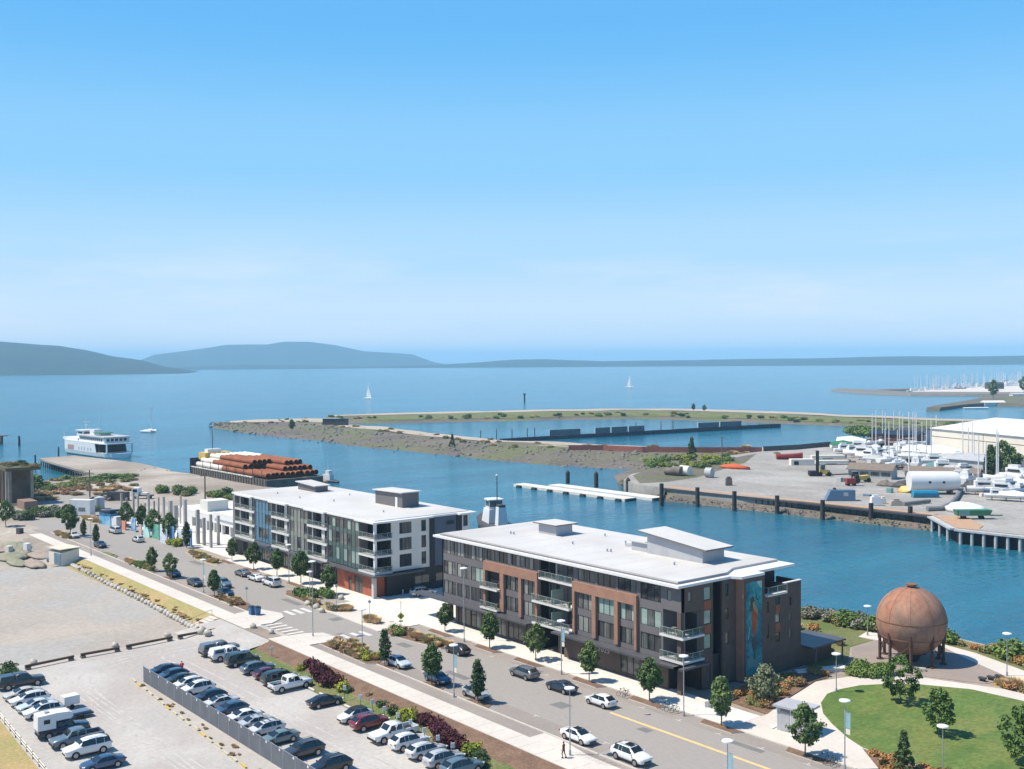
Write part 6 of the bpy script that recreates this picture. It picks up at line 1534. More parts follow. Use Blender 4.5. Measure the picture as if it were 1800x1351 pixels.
# blue steel box on the quay
q = G(1452, 879.5); t = thing('blue_tank_box', 'pale blue steel tank with one sloped end standing on the quay', 'tank', (q.x, q.y, 0.15), R(47))
b = MB(); b.loft([[(0, 0, 0), (0, 3.4, 0), (1.6, 3.4, 3.3), (1.6, 0, 3.3)], [(9.2, 0, 0), (9.2, 3.4, 0), (9.2, 3.4, 3.3), (9.2, 0, 3.3)]], 0, False); b.build('shell', m_cblue, t)
b = MB(); b.box(5.5, 7.0, -.02, .05, 1.4, 2.6); b.build('patch', m_ltgrey, t)
b = MB(); b.cyl((3, 1.6, 3.3), (3, 1.6, 3.9), .5, .5, 10); b.build('hatch', m_steel, t)
# white horizontal tank with dark open end, blue bundle under it
q = G(1604, 869); d = Vector((RT.x, RT.y, 0)).normalized(); a = math.degrees(math.atan2(d.y, d.x))
t = thing('white_tank', 'big white cylindrical tank lying down with one dark open end', 'tank', (q.x, q.y, 0), R(a-4))
b = MB(); n = 20
def ringx(x, r_, zc): return [(x, 4+r_*math.cos(2*math.pi*i/n), zc+r_*math.sin(2*math.pi*i/n)) for i in range(n)]
b.loft([ringx(0, 3.3, 4.2), ringx(14, 3.3, 4.2), ringx(16, 2.9, 4.2)], 0, True, True, False); b.loft([ringx(16, 2.9, 4.2), ringx(15.5, 2.3, 4.2), ringx(3, 2.2, 4.2)], 1, True, True, True); b.raw(ringx(0, 3.3, 4.2), [tuple(range(n))]); b.build('shell', [m_hullw, m_shadow], t)
for x in (2, 7, 13): boxpart('cradle', m_wood, t, x, x+.6, 1.5, 6.5, 0, 1.3)
for x in (5.5, 10): boxpart('port', m_shadow, t, x, x+.8, .70, .9, 3.8, 4.5)
q = G(1606, 874); t = thing('blue_bundle', 'bright blue wrapped bundle below the white tank', 'bundle', (q.x, q.y, 0), R(a))
b = MB(); b.loft([[(0, 0, .2), (0, 2.6, .2), (.3, 2.4, 2.3), (.3, .2, 2.3)], [(8.4, 0, .2), (8.4, 2.6, .2), (8.1, 2.4, 2.3), (8.1, .2, 2.3)]], 0, True); b.build('wrap', m_tarpb, t); boxpart('pallet', m_wood, t, 0, 8.4, .1, 2.5, 0, .2)
# forklift with tall mast
q = G(1432, 836); t = thing('forklift', 'yellow boat forklift with a tall black mast on the open gravel', 'forklift', (q.x, q.y, 0), R(a))
for y in (0, 2.2): b = MB(); b.box(1.2, 1.7, y, y+.5, 0.3, 9.4); b.build('mast_rail', m_trim, t)
boxpart('mast_top', m_trim, t, 1.1, 1.8, 0, 2.7, 9.41, 9.8); boxpart('fork_carriage', m_trim, t, -1.8, 1.15, -.4, 3.1, .2, 2.0)
b = MB(); b.loft([[(2.0, 0, .8), (2.0, 2.7, .8), (2.2, 2.6, 2.6), (2.2, .1, 2.6)], [(6.4, 0, .8), (6.4, 2.7, .8), (6.0, 2.5, 2.2), (6.0, .2, 2.2)]], 0, False); b.build('body', m_yellow, t)
boxpart('cab', m_g2, t, 2.6, 4.2, .4, 2.3, 2.6, 4.4)
for x in (2.2, 5.6):
    for y in (-.35, 2.7): b = MB(); b.cyl((x, y, .85), (x, y+.4, .85), .85, .85, 14); b.build('wheel', m_tyre, t)
# red boom lift, tan loader
q = G(1489, 853); t = thing('boom_lift', 'red boom lift with a folded arm in the boatyard', 'lift', (q.x, q.y, 0), R(a))
boxpart('chassis', m_redp, t, 0, 3.2, 0, 2.2, .6, 2.6)
b = MB(); b.tube([(2, 1.1, 2.6), (2.4, 1.1, 4.2), (-5, 1.1, 4.0), (-6, 1.1, 5)], .25); b.build('boom', m_steel, t)
boxpart('counterweight', m_trim, t, 3.2, 4.3, .1, 2.1, .8, 3.8)
for x in (.5, 2.7):
    for y in (-.3, 2.1): b = MB(); b.cyl((x, y, .5), (x, y+.35, .5), .5, .5, 12); b.build('wheel', m_tyre, t)
q = G(1506, 847); t = thing('loader', 'tan loader machine parked before the brown roofed yard building', 'loader', (q.x, q.y, 0), R(a+8))
b = MB(); b.loft([[(0, 0, .8), (0, 2.4, .8), (.6, 2.3, 2.2), (.6, .1, 2.2)], [(5.5, 0, .8), (5.5, 2.4, .8), (5, 2.3, 2.6), (5, .1, 2.6)]], 0, False); b.build('body', m_yellow, t)
boxpart('cab', m_g1, t, -1.5, .8, .3, 2.1, 2.2, 4.0); boxpart('bucket', m_steel, t, -4, -1.2, 0, 2.4, .3, 1.4)
for x in (0.5, 4.6):
    for y in (-.35, 2.4): b = MB(); b.cyl((x, y, .8), (x, y+.4, .8), .8, .8, 14); b.build('wheel', m_tyre, t)
# green skip with white heap, hose, boxes, tan compressor
q = G(1684, 912); t = thing('green_skip', 'green steel skip trailer with white wrapped heap behind it on the quay', 'skip', (q.x, q.y, 0), R(a))
b = MB(); b.loft([[(0, 0, 1), (0, 2.4, 1), (-.4, 2.6, 2.6), (-.4, -.2, 2.6)], [(9, 0, 1), (9, 2.4, 1), (9.6, 2.6, 2.6), (9.6, -.2, 2.6)]], 0, False); b.build('body', m_greenp, t)
boxpart('pale_panel', m_tealb, t, 0.2, 3.2, -.36, -.205, 1.0, 2.5); boxpart('tow_bar', m_greenp, t, 9.6, 13, 1.0, 1.4, .8, 1.1)
for x in (2, 7): b = MB(); b.cyl((x, .1, .5), (x, 2.3, .5), .5, .5, 12); b.build('wheel', m_tyre, t)
q = G(1695, 899); b = MB(); b.ell((q.x, q.y, 0), 6.5, 2.8, 2.8, 14, 8, 0, .35, 3, 0); b.build('wrapped_heap', m_hullw, label='white wrapped heap behind the green skip', cat='heap')
hose_lab = {0: 'long fat dark grey hose lying along the plank quay', 1: 'short fat grey hose lying on gravel behind the quay'}
for i, pts in enumerate(([(1630, 893), (1655, 892), (1672, 884), (1682, 872), (1690, 858)], [(1588, 884), (1608, 882), (1634, 879)])):
    b = MB(); w_ = [G(x, y, .7) for x, y in pts]; b.tube(w_, .75 if i == 0 else .6, 10); b.build('hose', m_grey, label=hose_lab[i], cat='hose')
for px, py, sz, m_, nm, lab in ((1539, 887, (3.2, 2.2, 2.6), m_hullw, 'white_box', 'white equipment box on the quay edge'), (1552, 884, (1.8, 1.6, 1.6), m_tan2, 'tan_box', 'small tan box beside the white equipment box'), (1281, 852, (2.4, 1.8, 2.6), m_wood, 'winch_frame', 'brown winch frame near the quay edge'), (1575, 887, (3.6, 1.6, 1.4), m_tan, 'tan_compressor', 'tan compressor on the quay planks')):
    q = G(px, py); b = MB(); b.cbox((q.x, q.y, sz[2]/2+.1), sz, R(a), 0, 0, .85); b.cbox((q.x, q.y, sz[2]+.3), (sz[0]*.5, sz[1]*.6, .6), R(a)); b.build(nm, m_, label=lab, cat='box')
for px, py, r_, l_, m_, lab in ((1176, 834, 1.5, 3.2, m_wood, 'brown concrete pipe at left end of the sandy spit'), (1190, 835, 1.9, 4.0, m_wood, 'middle drum pipe lying on the sandy spit'), (1204, 835, 2.0, 4.2, m_whitep, 'large white pipe lying on the sandy spit'), (1246, 838, 1.9, 2.6, m_ltgrey, 'grey pipe end standing near the quay corner')):
    q = G(px, py); b = MB(); b.cyl((q.x-l_/2, q.y, r_), (q.x+l_/2, q.y+.6, r_), r_, r_, 14); b.build('culvert_pipe', m_, label=lab, cat='pipe')
q = G(1290, 822); t = thing('orange_tarp', 'crumpled bright orange tarp beside green bushes on the spit', 'tarp', (q.x, q.y, 0))
b = MB(); b.ell((0, 0, 0), 8, 3, 1.8, 14, 6, 0, .5, 2, 0); b.build('cloth', m_orange, t)
q = G(1388, 806); t = thing('red_hull', 'upturned red hull beside a concrete block on gravel', 'boat', (q.x, q.y, 0), R(a)); b = hull_mesh(12, 4, 2.4, None); b.build('hull', [m_redp, m_navy], t)
q = G(1395, 817); t = thing('concrete_block', 'low tan concrete block with dark opening on the gravel', 'block', (q.x, q.y, 0), R(a)); boxpart('block', m_tan2, t, -1, 9, 0, 4, 0, 2.6); boxpart('opening', m_shadow, t, .2, 2.2, -.03, .1, .2, 1.8)
for px, py, l_, w_ , lab in ((1455, 806, 15, 3.4, 'long tan open barge hull farther back on the gravel'), (1462, 815, 14, 4, 'tan flat hull nearer the forklift')):
    q = G(px, py); t = thing('flat_hull', lab, 'boat', (q.x, q.y, 0), R(a)); boxpart('hull', m_tan2, t, -l_/2, l_/2, -w_/2, w_/2, .5, 1.8); boxpart('end', m_wood, t, l_/2+.003, l_/2+.6, -w_/2, w_/2, .6, 2.2); boxpart('block', m_wood, t, -2, 2, -1, 1, 0, .5)
# heaps of scrap by the tank
for px, py, rx, m_, lab in ((1558, 853, 3, m_wood, 'brown scrap heap left of the white tank'), (1588, 855, 4, m_steel, 'dark scrap heap under nets beside the white tank'), (1594, 864, 3, m_yellow, 'yellow sacks beside the white tank'), (1710, 855, 3.5, m_steel, 'dark machine stack right of the white tank')):
    q = G(px, py); b = MB(); b.ell((q.x, q.y, 0), rx, rx*.7, rx*.55, 12, 6, 0, .7, px, 0); b.build('scrap_heap', m_, label=lab, cat='heap')

# ---- pond barrier and netting, fences on the breakwater
p0, p1 = G(880, 776, WATER), G(1370, 750, WATER)
t = thing('pond_boom', 'long black floating boom across the pond with grey netting screens', 'boom', (0, 0, 0))
dn = (p1-p0).normalized(); aa = math.atan2(dn.y, dn.x); Ln = (p1-p0).length
for i in range(24):
    c = p0.lerp(p1, (i+.5)/24); b = MB(); b.cbox((c.x, c.y, WATER+.9+rnd(-.1, .1)), (Ln/24-.5, 3.4, 2.6+i*.05), aa); b.build('boom_section', m_navy, t)
for f0, f1 in ((.14, .24), (.29, .34), (.345, .40), (.405, .46), (.66, .74), (.745, .83)):
    a0, a1 = p0.lerp(p1, f0), p0.lerp(p1, f1); c = (a0+a1)/2; b = MB(); b.cbox((c.x, c.y+3, WATER+4.2), ((a1-a0).length, .6, 3.6), aa); b.build('net_screen', m_net, t)
    b = MB(); b.cyl((a0.x, a0.y+3, WATER), (a0.x, a0.y+3, WATER+6.4), .3, .3, 6); b.build('screen_post', m_fascia, t)
for i, px in enumerate((845, 873, 900, 927, 940, 1118, 1162, 1183)):
    q = G(px, 772-(px-845)*.055, WATER); b = MB(); b.cyl((q.x, q.y, WATER-1), (q.x, q.y, WATER+6), .3, .25, 6); b.build('pond_post', m_steel, label='thin dark post standing in the pond water', cat='post', group='posts in the pond')
def fence_run(name, pts, h_, m_, lab, z=-.6, seg=8):
    t = thing(name, lab, 'fence', (0, 0, 0)); P = [G(x, y, z) for x, y in pts]
    for a_, b_ in zip(P[:-1], P[1:]):
        k = max(1, int((b_-a_).length/seg))
        for i in range(k):
            u, v = a_.lerp(b_, i/k), a_.lerp(b_, (i+1)/k); c = (u+v)/2; d = v-u
            m = MB(); m.cbox((c.x, c.y, z+h_/2), (d.length-.2, .15, h_), math.atan2(d.y, d.x)); m.build('fence_panel', m_, t)
            m = MB(); m.cyl((u.x, u.y, z-.5), (u.x, u.y, z+h_+.2), .12, .12, 5); m.build('post', m_steel, t)
fence_run('silt_fence', [(1000, 790), (1060, 790), (1130, 793), (1220, 794), (1340, 794)], 2.6, m_fred, 'long faded red silt fence along the pond edge', seg=12)
fence_run('dark_fence', [(1342, 794), (1400, 791), (1460, 785)], 3.0, m_steel, 'dark fence continuing from the red silt fence', seg=12)
for px, py, L_, h_, lab in ((583, 745, 12, 4.5, 'dark shed with a white roof block at the pond corner'), (600, 746, 9, 4.5, 'dark slatted container beside the shed at pond corner')):
    q = G(px, py, -.8); t = thing('pond_shed', lab, 'building', (q.x, q.y, -.8), R(40)); boxpart('wall', m_steel, t, -L_/2, L_/2, -3, 3, -1, h_); boxpart('roof', m_ltgrey if 'white' in lab else m_navy, t, -L_/2-.3, L_/2+.3, -3.3, 3.3, h_+.003, h_+.3)

# ---- riprap on the breakwater and shores: uncountable small rocks
random.seed(31)
rk = MB()
def rock(mb, x, y, z, s):
    k = random.random()*6; mb.ell((x, y, z), s*rnd(.7, 1.2), s*rnd(.6, 1), s*rnd(.5, .8), 5, 3, 0, .5, k*9)
for r in near_rows:
    for i in range(16):
        f = rnd(0, .62); a_ = Vector(r[0]).lerp(Vector(r[2]), min(f*1.7, 1)); rock(rk, a_.x+rnd(-9, 9), a_.y+rnd(-3, 3), a_.z+rnd(-.1, .2), rnd(.6, 1.5))
rk.build('riprap', m_rock, kind='stuff')
rk = MB()
for i in range(700):
    k = random.randrange(len(rings_i)-1); f = random.random()
    a_ = Vector(rings_i[k]).lerp(Vector(rings_i[k+1]), f); b_ = Vector(rings_o[k]).lerp(Vector(rings_o[k+1]), f); c = a_.lerp(b_, rnd(0, .8)); rock(rk, c.x, c.y, c.z, rnd(.3, .8))
rk.build('riprap', m_rock, kind='stuff')
rk = MB()
for i in range(260):
    c = q0.lerp(q1, random.random())+nr*rnd(1.0, 4.4); rock(rk, c.x, c.y, -2.4-(rnd(0, 1.4)), rnd(.2, .5))
rk.build('riprap', m_rock, kind='stuff')

# ---- old works at the left edge and construction site
q = G(22, 889); m_ccol0 = mat('weathered_column', (.34, .30, .26), (.24, .21, .18), .3, .9, fine=.15); t = thing('ruined_works', 'ruined concrete works with tall columns and an overgrown flat roof at left edge', 'building', (q.x, q.y, 0), R(-2)); t.location.x -= 6; t.scale = (.85, .85, .85)
m_ruin = mat('stained_concrete', (.17, .125, .095), (.12, .09, .07), .2, .9, fine=.25, c3=(.08, .07, .05), big=.1)
boxpart('wall', m_ruin, t, -26, -3.0, 1.6, 10, 0, 13); boxpart('roof', mat('overgrown_roof', (.12, .095, .06), (.085, .085, .038), .4, .95, fine=.3), t, -27, 4.5, -1.5, 11, 13.003, 14.2)
for x, y in ((4.0, -1), (2.2, .5), (-.6, -1), (3.6, 8), (-3.2, -1), (-8, -1)): boxpart('column', m_ccol0 if x > 2 else m_ruin, t, x-.5, x+.5, y-.5, y+.5, 0, 13)
boxpart('doorway', m_shadow, t, -7.5, -4.2, 1.5, 1.597, 0, 9)
q = G(36, 893); t = thing('brick_bin', 'low brown walled bin in front of ruined works', 'bin', (q.x, q.y, 0)); boxpart('wall', mat('brown_block', (.26, .17, .13), None, .5, .9, fine=.15), t, -4, 4.5, 0, 4, 0, 2.6)
q = G(145, 905); t = thing('white_container', 'white site container with grey scribbles beside a round tank', 'container', (q.x, q.y, 0), R(38)); boxpart('box', m_fascia, t, -3.6, 3.4, -1.2, 1.3, .2, 4.8); boxpart('door', m_ltgrey, t, -2.5, -.9, -1.24, -1.203, .3, 2.5)
boxpart('graffiti_patch', m_grey, t, -.5, 1.8, -1.23, -1.203, 1.4, 2.6)
q = G(175, 893); t = thing('round_tank', 'pale round tank beside the white site container', 'tank', (q.x, q.y, 0)); b = MB(); b.cyl((0, 0, 0), (0, 0, 3.6), 1.5, 1.5, 16); b.cyl((0, 0, 3.6), (0, 0, 4), 1.5, .3, 16); b.build('shell', m_ltgrey, t)
q = G(208, 878); t = thing('dark_container', 'dark brown container at the far edge of the site', 'container', (q.x, q.y, 0), R(38)); boxpart('box', m_steel, t, -3.5, 3.5, -1.2, 1.2, .1, 2.8)
q = G(183, 877); b = MB()
for i in range(14): b.cbox((q.x+rnd(-5, 5), q.y+rnd(-3, 3), rnd(.3, 1.8)), (rnd(3, 6), .5, .4), rnd(0, 3), 0, rnd(-.2, .2))
b.build('timber_stack', m_wood, label='untidy timber stack near the dark brown container', cat='timber', kind='stuff')
q = G(249, 875); t = thing('white_truck', 'white flatbed truck on the bare ground beyond the site', 'truck', (q.x, q.y, 0), R(40))
boxpart('cab', m_hullw, t, -3, -.6, -1.1, 1.1, .8, 3.6); boxpart('windscreen', m_g1, t, -2.6, -1, -1.14, -1.103, 2.2, 3.2); boxpart('flatbed', m_steel, t, -.59, 4, -1.2, 1.2, .9, 1.3); boxpart('load', m_tan2, t, 0, 2.4, -.9, .9, 1.303, 2.0)
for x in (-2, 2.8):
    for y in (-1.1, .8): b = MB(); b.cyl((x, y, .45), (x, y+.3, .45), .45, .45, 12); b.build('wheel', m_tyre, t)
t = thing('unfinished_building', 'unfinished white concrete building with dark openings behind bare columns', 'building', (-198, 9, 0))
sw_ = MB(); wallpanel(sw_, S(0), 0, 48, 0, 4.4, [(x, x+4.4, .5, 3.0) for x in (9, 14, 19, 24, 29, 34, 39)], .9); sw_.build('wall', m_fascia, t)
boxpart('core', m_black, t, .5, 47.5, 1.0, 15, 0, 4.35); boxpart('deck', m_conc2, t, -2, 49, .003, 17, 4.4, 4.75); boxpart('parapet', m_fascia, t, 24, 49, -.4, 0, 4.41, 6.0)
boxpart('upper_wall', m_fascia, t, 36, 48, 5, 16.5, 4.76, 8.2); boxpart('stair_core', m_cream, t, 10, 15, 2, 8, 4.76, 7.6); boxpart('window', m_g1, t, 43, 44.2, 4.93, 4.997, 5.6, 7.6); boxpart('window', m_g1, t, 45, 45.8, 4.93, 4.997, 5.6, 7.6)
ends = MB(); wallpanel(ends, E(48.0), 0, 16, 0, 4.4, [], .3); ends.build('wall', m_fascia, t)
m_ccol = mat('raw_concrete_column', (.40, .385, .36), (.33, .32, .30), .4, .9, fine=.1)
random.seed(4)
for px, yb, yt, w_ in ((214, 905, 868, .8), (223, 903, 875, .7), (235, 912, 866, .8), (243, 905, 872, .7), (262, 920, 870, .8), (271, 905, 880, .7), (288, 915, 873, .9), (279, 905, 874, .6), (300, 925, 880, 1.3), (309, 930, 888, 1.6), (326, 935, 878, 1.1), (348, 955, 896, 1.2), (359, 958, 910, 1.0), (371, 962, 904, .9), (384, 957, 906, .9), (318, 920, 870, .7), (248, 915, 885, .7), (255, 915, 884, .7), (367, 905, 880, .6), (389, 905, 878, .6)):
    q = G(px, yb); hh = (yb-yt)*(q-CAM).length/1900
    b = MB(); b.cbox((q.x, q.y, hh/2), (w_*.8, w_*.65, hh*.95+.04), rnd(-.1, .1)); b.build('bare_column', m_ccol, label='bare pale concrete column of the unfinished building', cat='column', group='bare concrete columns')
# painted boards along the site edge
for i, (px, yb, w_, h_, c, lab) in enumerate(((218, 930, 2.6, 2.4, (.50, .17, .09), 'small orange painted board first after the blue shed'), (235, 933, 3.2, 3.6, (.05, .22, .42), 'blue painted board with a white figure between trees'), (247, 938, 2.0, 2.6, (.42, .30, .26), 'dusty pink painted board'), (258, 942, 4.2, 4.2, (.30, .52, .50), 'mint green painted board between dark trees'), (274, 946, 5.0, 3.8, (.08, .28, .20), 'deep green painted board between dark trees'), (288, 953, 4.6, 4.2, (.42, .46, .60), 'lilac painted board with white shapes'), (303, 955, 2.6, 4.4, (.06, .17, .36), 'strong blue painted board under a tree'), (318, 957, 4.4, 4.0, (.45, .49, .60), 'pale lilac painted board before the last tree'), (335, 959, 1.6, 4.0, (.05, .16, .30), 'narrow dark blue painted board, last one at the kerb'))):
    q = G(px, yb); t = thing('painted_board', lab, 'hoarding', (q.x, q.y, 0))
    boxpart('panel', mat('board_paint_%d' % i, c, tuple(min(x*1.5+.05, .8) for x in c), .6, .7, fine=.15, c3=(.6, .6, .6) if i in (1, 5) else None, big=.5), t, -w_/2, w_/2, -.12, .12, 0, h_)
    boxpart('post', m_wood, t, -w_/2+.1, -w_/2+.25, .125, .3, 0, h_)
q = G(195, 921); t = thing('painted_shed', 'bright blue painted shed with a dark slanted roof beside the road', 'shed', (q.x, q.y, 0), R(8))
boxpart('wall', mat('sky_blue_mural', (.04, .26, .50), (.30, .52, .66), .45, .6, fine=.15), t, -4.2, 2.6, -1.4, 1.6, 0, 3.4)
b = MB(); b.raw([(-4.8, -1.9, 3.41), (3.2, -1.9, 3.9), (3.2, 2.1, 3.9), (-4.8, 2.1, 3.41), (-4.8, -1.9, 3.7), (3.2, -1.9, 4.5), (3.2, 2.1, 4.5), (-4.8, 2.1, 3.7)], [(0,3,2,1), (4,5,6,7), (0,1,5,4), (1,2,6,5), (2,3,7,6), (3,0,4,7)]); b.build('roof', m_navy, t)
boxpart('white_end', m_fascia, t, 2.603, 5.6, -1.2, 1.4, 0, 2.8)

# loose crates, drums and pallets about the boatyard
random.seed(23)
for i in range(46):
    px, py = rnd(1470, 1790), rnd(800, 872)
    if 1600 < px < 1700 and py > 830: continue
    q = G(px, py); k = random.random(); b = MB()
    if k < .5: s_ = rnd(.8, 2.2); b.cbox((q.x, q.y, s_*.4), (s_*rnd(.8, 1.6), s_, s_*.8), rnd(0, 3)); nm, lb = 'crate', 'small crate'
    elif k < .75: b.cyl((q.x, q.y, 0), (q.x, q.y, 1.1), .5, .5, 10); nm, lb = 'drum', 'small drum'
    else: b.cbox((q.x, q.y, .25), (rnd(2, 4), 1.4, .5), rnd(0, 3)); nm, lb = 'pallet', 'low pallet stack'
    m_ = random.choice((m_fascia, m_wood, m_ltgrey, m_steel, m_cblue, m_tan2, m_tealb)); z_ = {m_fascia.name: 'white', m_wood.name: 'brown', m_ltgrey.name: 'grey', m_steel.name: 'dark', m_cblue.name: 'blue', m_tan2.name: 'cream', m_tealb.name: 'teal'}[m_.name]
    b.build(nm, m_, label='%s %s lying about the boatyard gravel' % (z_, lb), cat=nm, group='%s %ss in the boatyard' % (z_, lb))
# ================================================================ VEGETATION AND STREET FURNITURE
random.seed(41)
def leafmat(name, c1, c2, c3=None):
    return mat(name, c1, c2, 0.9, 0.75, fine=0.35, fscale=2.2, spec=0.25, c3=c3, big=0.6, objrand=0.22)
m_leaf = leafmat('street_tree_leaf', (0.068, 0.115, 0.038), (0.12, 0.185, 0.06))
m_leaf2 = leafmat('lawn_tree_leaf', (0.105, 0.175, 0.042), (0.165, 0.235, 0.062))
m_leafg = leafmat('grey_green_leaf', (0.16, 0.19, 0.105), (0.25, 0.27, 0.16))
m_leafd = leafmat('dark_green_leaf', (0.045, 0.082, 0.030), (0.08, 0.13, 0.045))
m_straws = leafmat('straw_blade', (0.62, 0.48, 0.27), (0.52, 0.38, 0.19))
m_burg = leafmat('burgundy_leaf', (0.060, 0.014, 0.022), (0.10, 0.025, 0.030))
m_lime = leafmat('lime_leaf', (0.22, 0.26, 0.03), (0.30, 0.31, 0.05))
m_rusts = leafmat('rust_shrub_leaf', (0.36, 0.175, 0.065), (0.43, 0.26, 0.09))
m_browns = leafmat('brown_shrub_leaf', (0.27, 0.165, 0.095), (0.34, 0.23, 0.12))
m_olive = leafmat('olive_shrub_leaf', (0.19, 0.195, 0.07), (0.27, 0.245, 0.10))
m_sage = leafmat('sage_shrub_leaf', (0.17, 0.18, 0.13), (0.22, 0.22, 0.17))
m_bark = mat('tree_bark', (0.16, 0.125, 0.10), (0.11, 0.085, 0.07), 3, 0.95, fine=0.2)
m_galv = mat('galvanised_pole', (0.40, 0.42, 0.44), (0.34, 0.36, 0.38), 1, 0.4, 0.3, fine=0.05)
m_signy = mat('yellow_sign', (0.66, 0.62, 0.03), None, 1, 0.5, fine=0.03)
m_banner = mat('pale_blue_banner', (0.20, 0.36, 0.42), (0.30, 0.44, 0.48), 1.2, 0.7, fine=0.1)
m_chain = mat('fence_fabric', (0.105, 0.115, 0.135), (0.13, 0.14, 0.16), 0.6, 0.8, fine=0.12, fscale=6)
m_boulder = mat('pale_boulder', (0.50, 0.46, 0.40), (0.38, 0.345, 0.30), 0.9, 0.9, fine=0.15)
m_rail_log = mat('brown_log', (0.11, 0.065, 0.045), (0.08, 0.05, 0.035), 0.8, 0.9, fine=0.2)

def leaves(mb, clumps, n, size, outward=0.6, flat=0.35):
    # clumps: (centre, radius); every leaf is a small bent quad
    for i in range(n):
        c, r = clumps[i % len(clumps)]
        d = Vector((random.gauss(0, 1), random.gauss(0, 1), random.gauss(0, .8)))
        d.normalize(); k = r*(random.random()**.45)
        p = Vector(c)+d*k
        nrm = (d*outward+Vector((random.gauss(0, .5), random.gauss(0, .5), random.gauss(flat, .5)))).normalized()
        u = nrm.orthogonal().normalized(); u.rotate(Matrix.Rotation(random.random()*6.28, 3, nrm)); w = nrm.cross(u)
        s = size*rnd(.6, 1.3)
        mb.face([p-u*s, p+w*s*.7, p+u*s, p-w*s*.7])
def crown(profile, h0, h1, ncl, nleaf, size, cr=.42, jit=.12):
    cl = []
    for i in range(ncl):
        t = (i+.5)/ncl
        h = h0+(h1-h0)*t; a = i*2.399+rnd(-.4, .4)
        rr = profile(t); k = math.sqrt(random.random())*max(rr-cr*.55, .05)
        if random.random() < .65: k = max(rr-cr*.7, .02)*rnd(.8, 1.22)
        cl.append(((math.cos(a)*k, math.sin(a)*k, h+rnd(-.1, .1)), cr*rnd(.6, 1.2)))
    mb = MB(); leaves(mb, cl, nleaf, size); return mb
def flame(t): return 1.22*math.sin(math.pi*min(t*.78+.10, 1))**.75*(1-.55*t**2.2)*1.05
def trunk_mb(h, r, hc, limbs=5, spread=.7):
    mb = MB(); mb.cyl((0, 0, -.1), (0.03, 0.02, h), r, r*.6, 7)
    for i in range(limbs):
        a = i*2.4+rnd(-.3, .3); z = h*rnd(.75, 1.0); k = rnd(.5, 1)*spread
        mb.cyl((.02, .01, z), (math.cos(a)*k, math.sin(a)*k, z+rnd(.8, 1.6)), r*.45, r*.15, 5)
    mb.cyl((.03, .02, h), (.05, .03, hc), r*.6, r*.2, 5); return mb
TREE = []
for v in range(4):
    random.seed(100+v)
    t = thing('street_tree', 'x', 'tree')
    trunk_mb(1.9, .085, 4.6).build('trunk', m_bark, t)
    wv = (1.34, 1.22, 1.42, 1.15)[v]
    crown(lambda q: flame(q)*wv, 1.5, 5.0, 44, 3000, .15, .46).build('crown', m_leaf, t)
    TREE.append(t)
slim = thing('street_tree', 'x', 'tree'); random.seed(120); trunk_mb(1.4, .07, 4.5, 3, .3).build('trunk', m_bark, slim); crown(lambda q: flame(q)*.82, 1.0, 5.2, 44, 2400, .14, .42).build('crown', m_leafd, slim)
sap = []
for v, m_ in enumerate((m_leaf2, m_leaf2, m_leaf2)):
    random.seed(130+v); t = thing('lawn_tree', 'x', 'tree'); trunk_mb(1.6, .09, 4.4, 7, 1.2).build('trunk', m_bark, t)
    crown(lambda q: (2.5, 2.0, 2.7)[v]*math.sin(math.pi*(q*.82+.12))**.8, 1.0, 5.4, 36, 2300, .18, .56).build('crown', m_, t); sap.append(t)
gre = thing('grey_tree', 'x', 'tree'); random.seed(140); trunk_mb(1.2, .09, 3.4, 7, 1.0).build('trunk', m_bark, gre); crown(lambda q: 1.9*math.sin(math.pi*(q*.8+.14))**.9, .8, 4.2, 36, 2600, .16, .55).build('crown', m_leafg, gre)
con = thing('conifer', 'x', 'tree'); random.seed(150); trunk_mb(1.0, .14, 5.5, 0).build('trunk', m_bark, con); crown(lambda q: 1.9*(1-q)**.8+.1, .3, 6.4, 46, 2200, .2, .5).build('crown', m_leafd, con)
PRT = TREE+[slim]+sap+[gre, con]
def plant(proto, x, y, z, sc, label, group=None, name=None):
    o = dup(proto, (x, y, z), rnd(0, 6.28), label, group, sc)
    if name: o.name = name
    return o
random.seed(50)
GT = 'street trees'
right_l = ['first street tree at the corner beyond the driveway', 'second street tree before the near building', 'street tree beside the entrance recess', 'street tree in front of the wall with numerals', 'street tree before the corner balconies', 'pale topped street tree beside the tan shrub bed', 'round street tree in front of the grey kiosk']
for i, ((x, y), sc, l) in enumerate(zip(((-49.1, -4.4), (-36.1, -5.0), (-26.1, -3.9), (-12.9, -5.2), (-1.4, -5.0), (11.0, -5.2), (23.9, -6.0)), (.92, 1.12, 1.05, 1.08, 1.12, 1.16, 1.14), right_l)):
    plant(TREE[i % 4], x, y, .1, sc, l, GT)
for i, ((x, y), sc, l) in enumerate(zip(((-133.6, -4.2), (-121, -4.8), (-110.7, -4.4), (-100.4, -4.2), (-87.2, -5.0)), (1.0, 1.12, 1.12, 1.3, 1.1), ('farthest street tree before the coloured apartment building', 'street tree before the blue glass bay', 'street tree before the sage glass bay', 'large street tree before the teal glass bay', 'street tree by the red brick corner'))):
    plant(TREE[(i+1) % 4], x, y, .1, sc, l, GT)
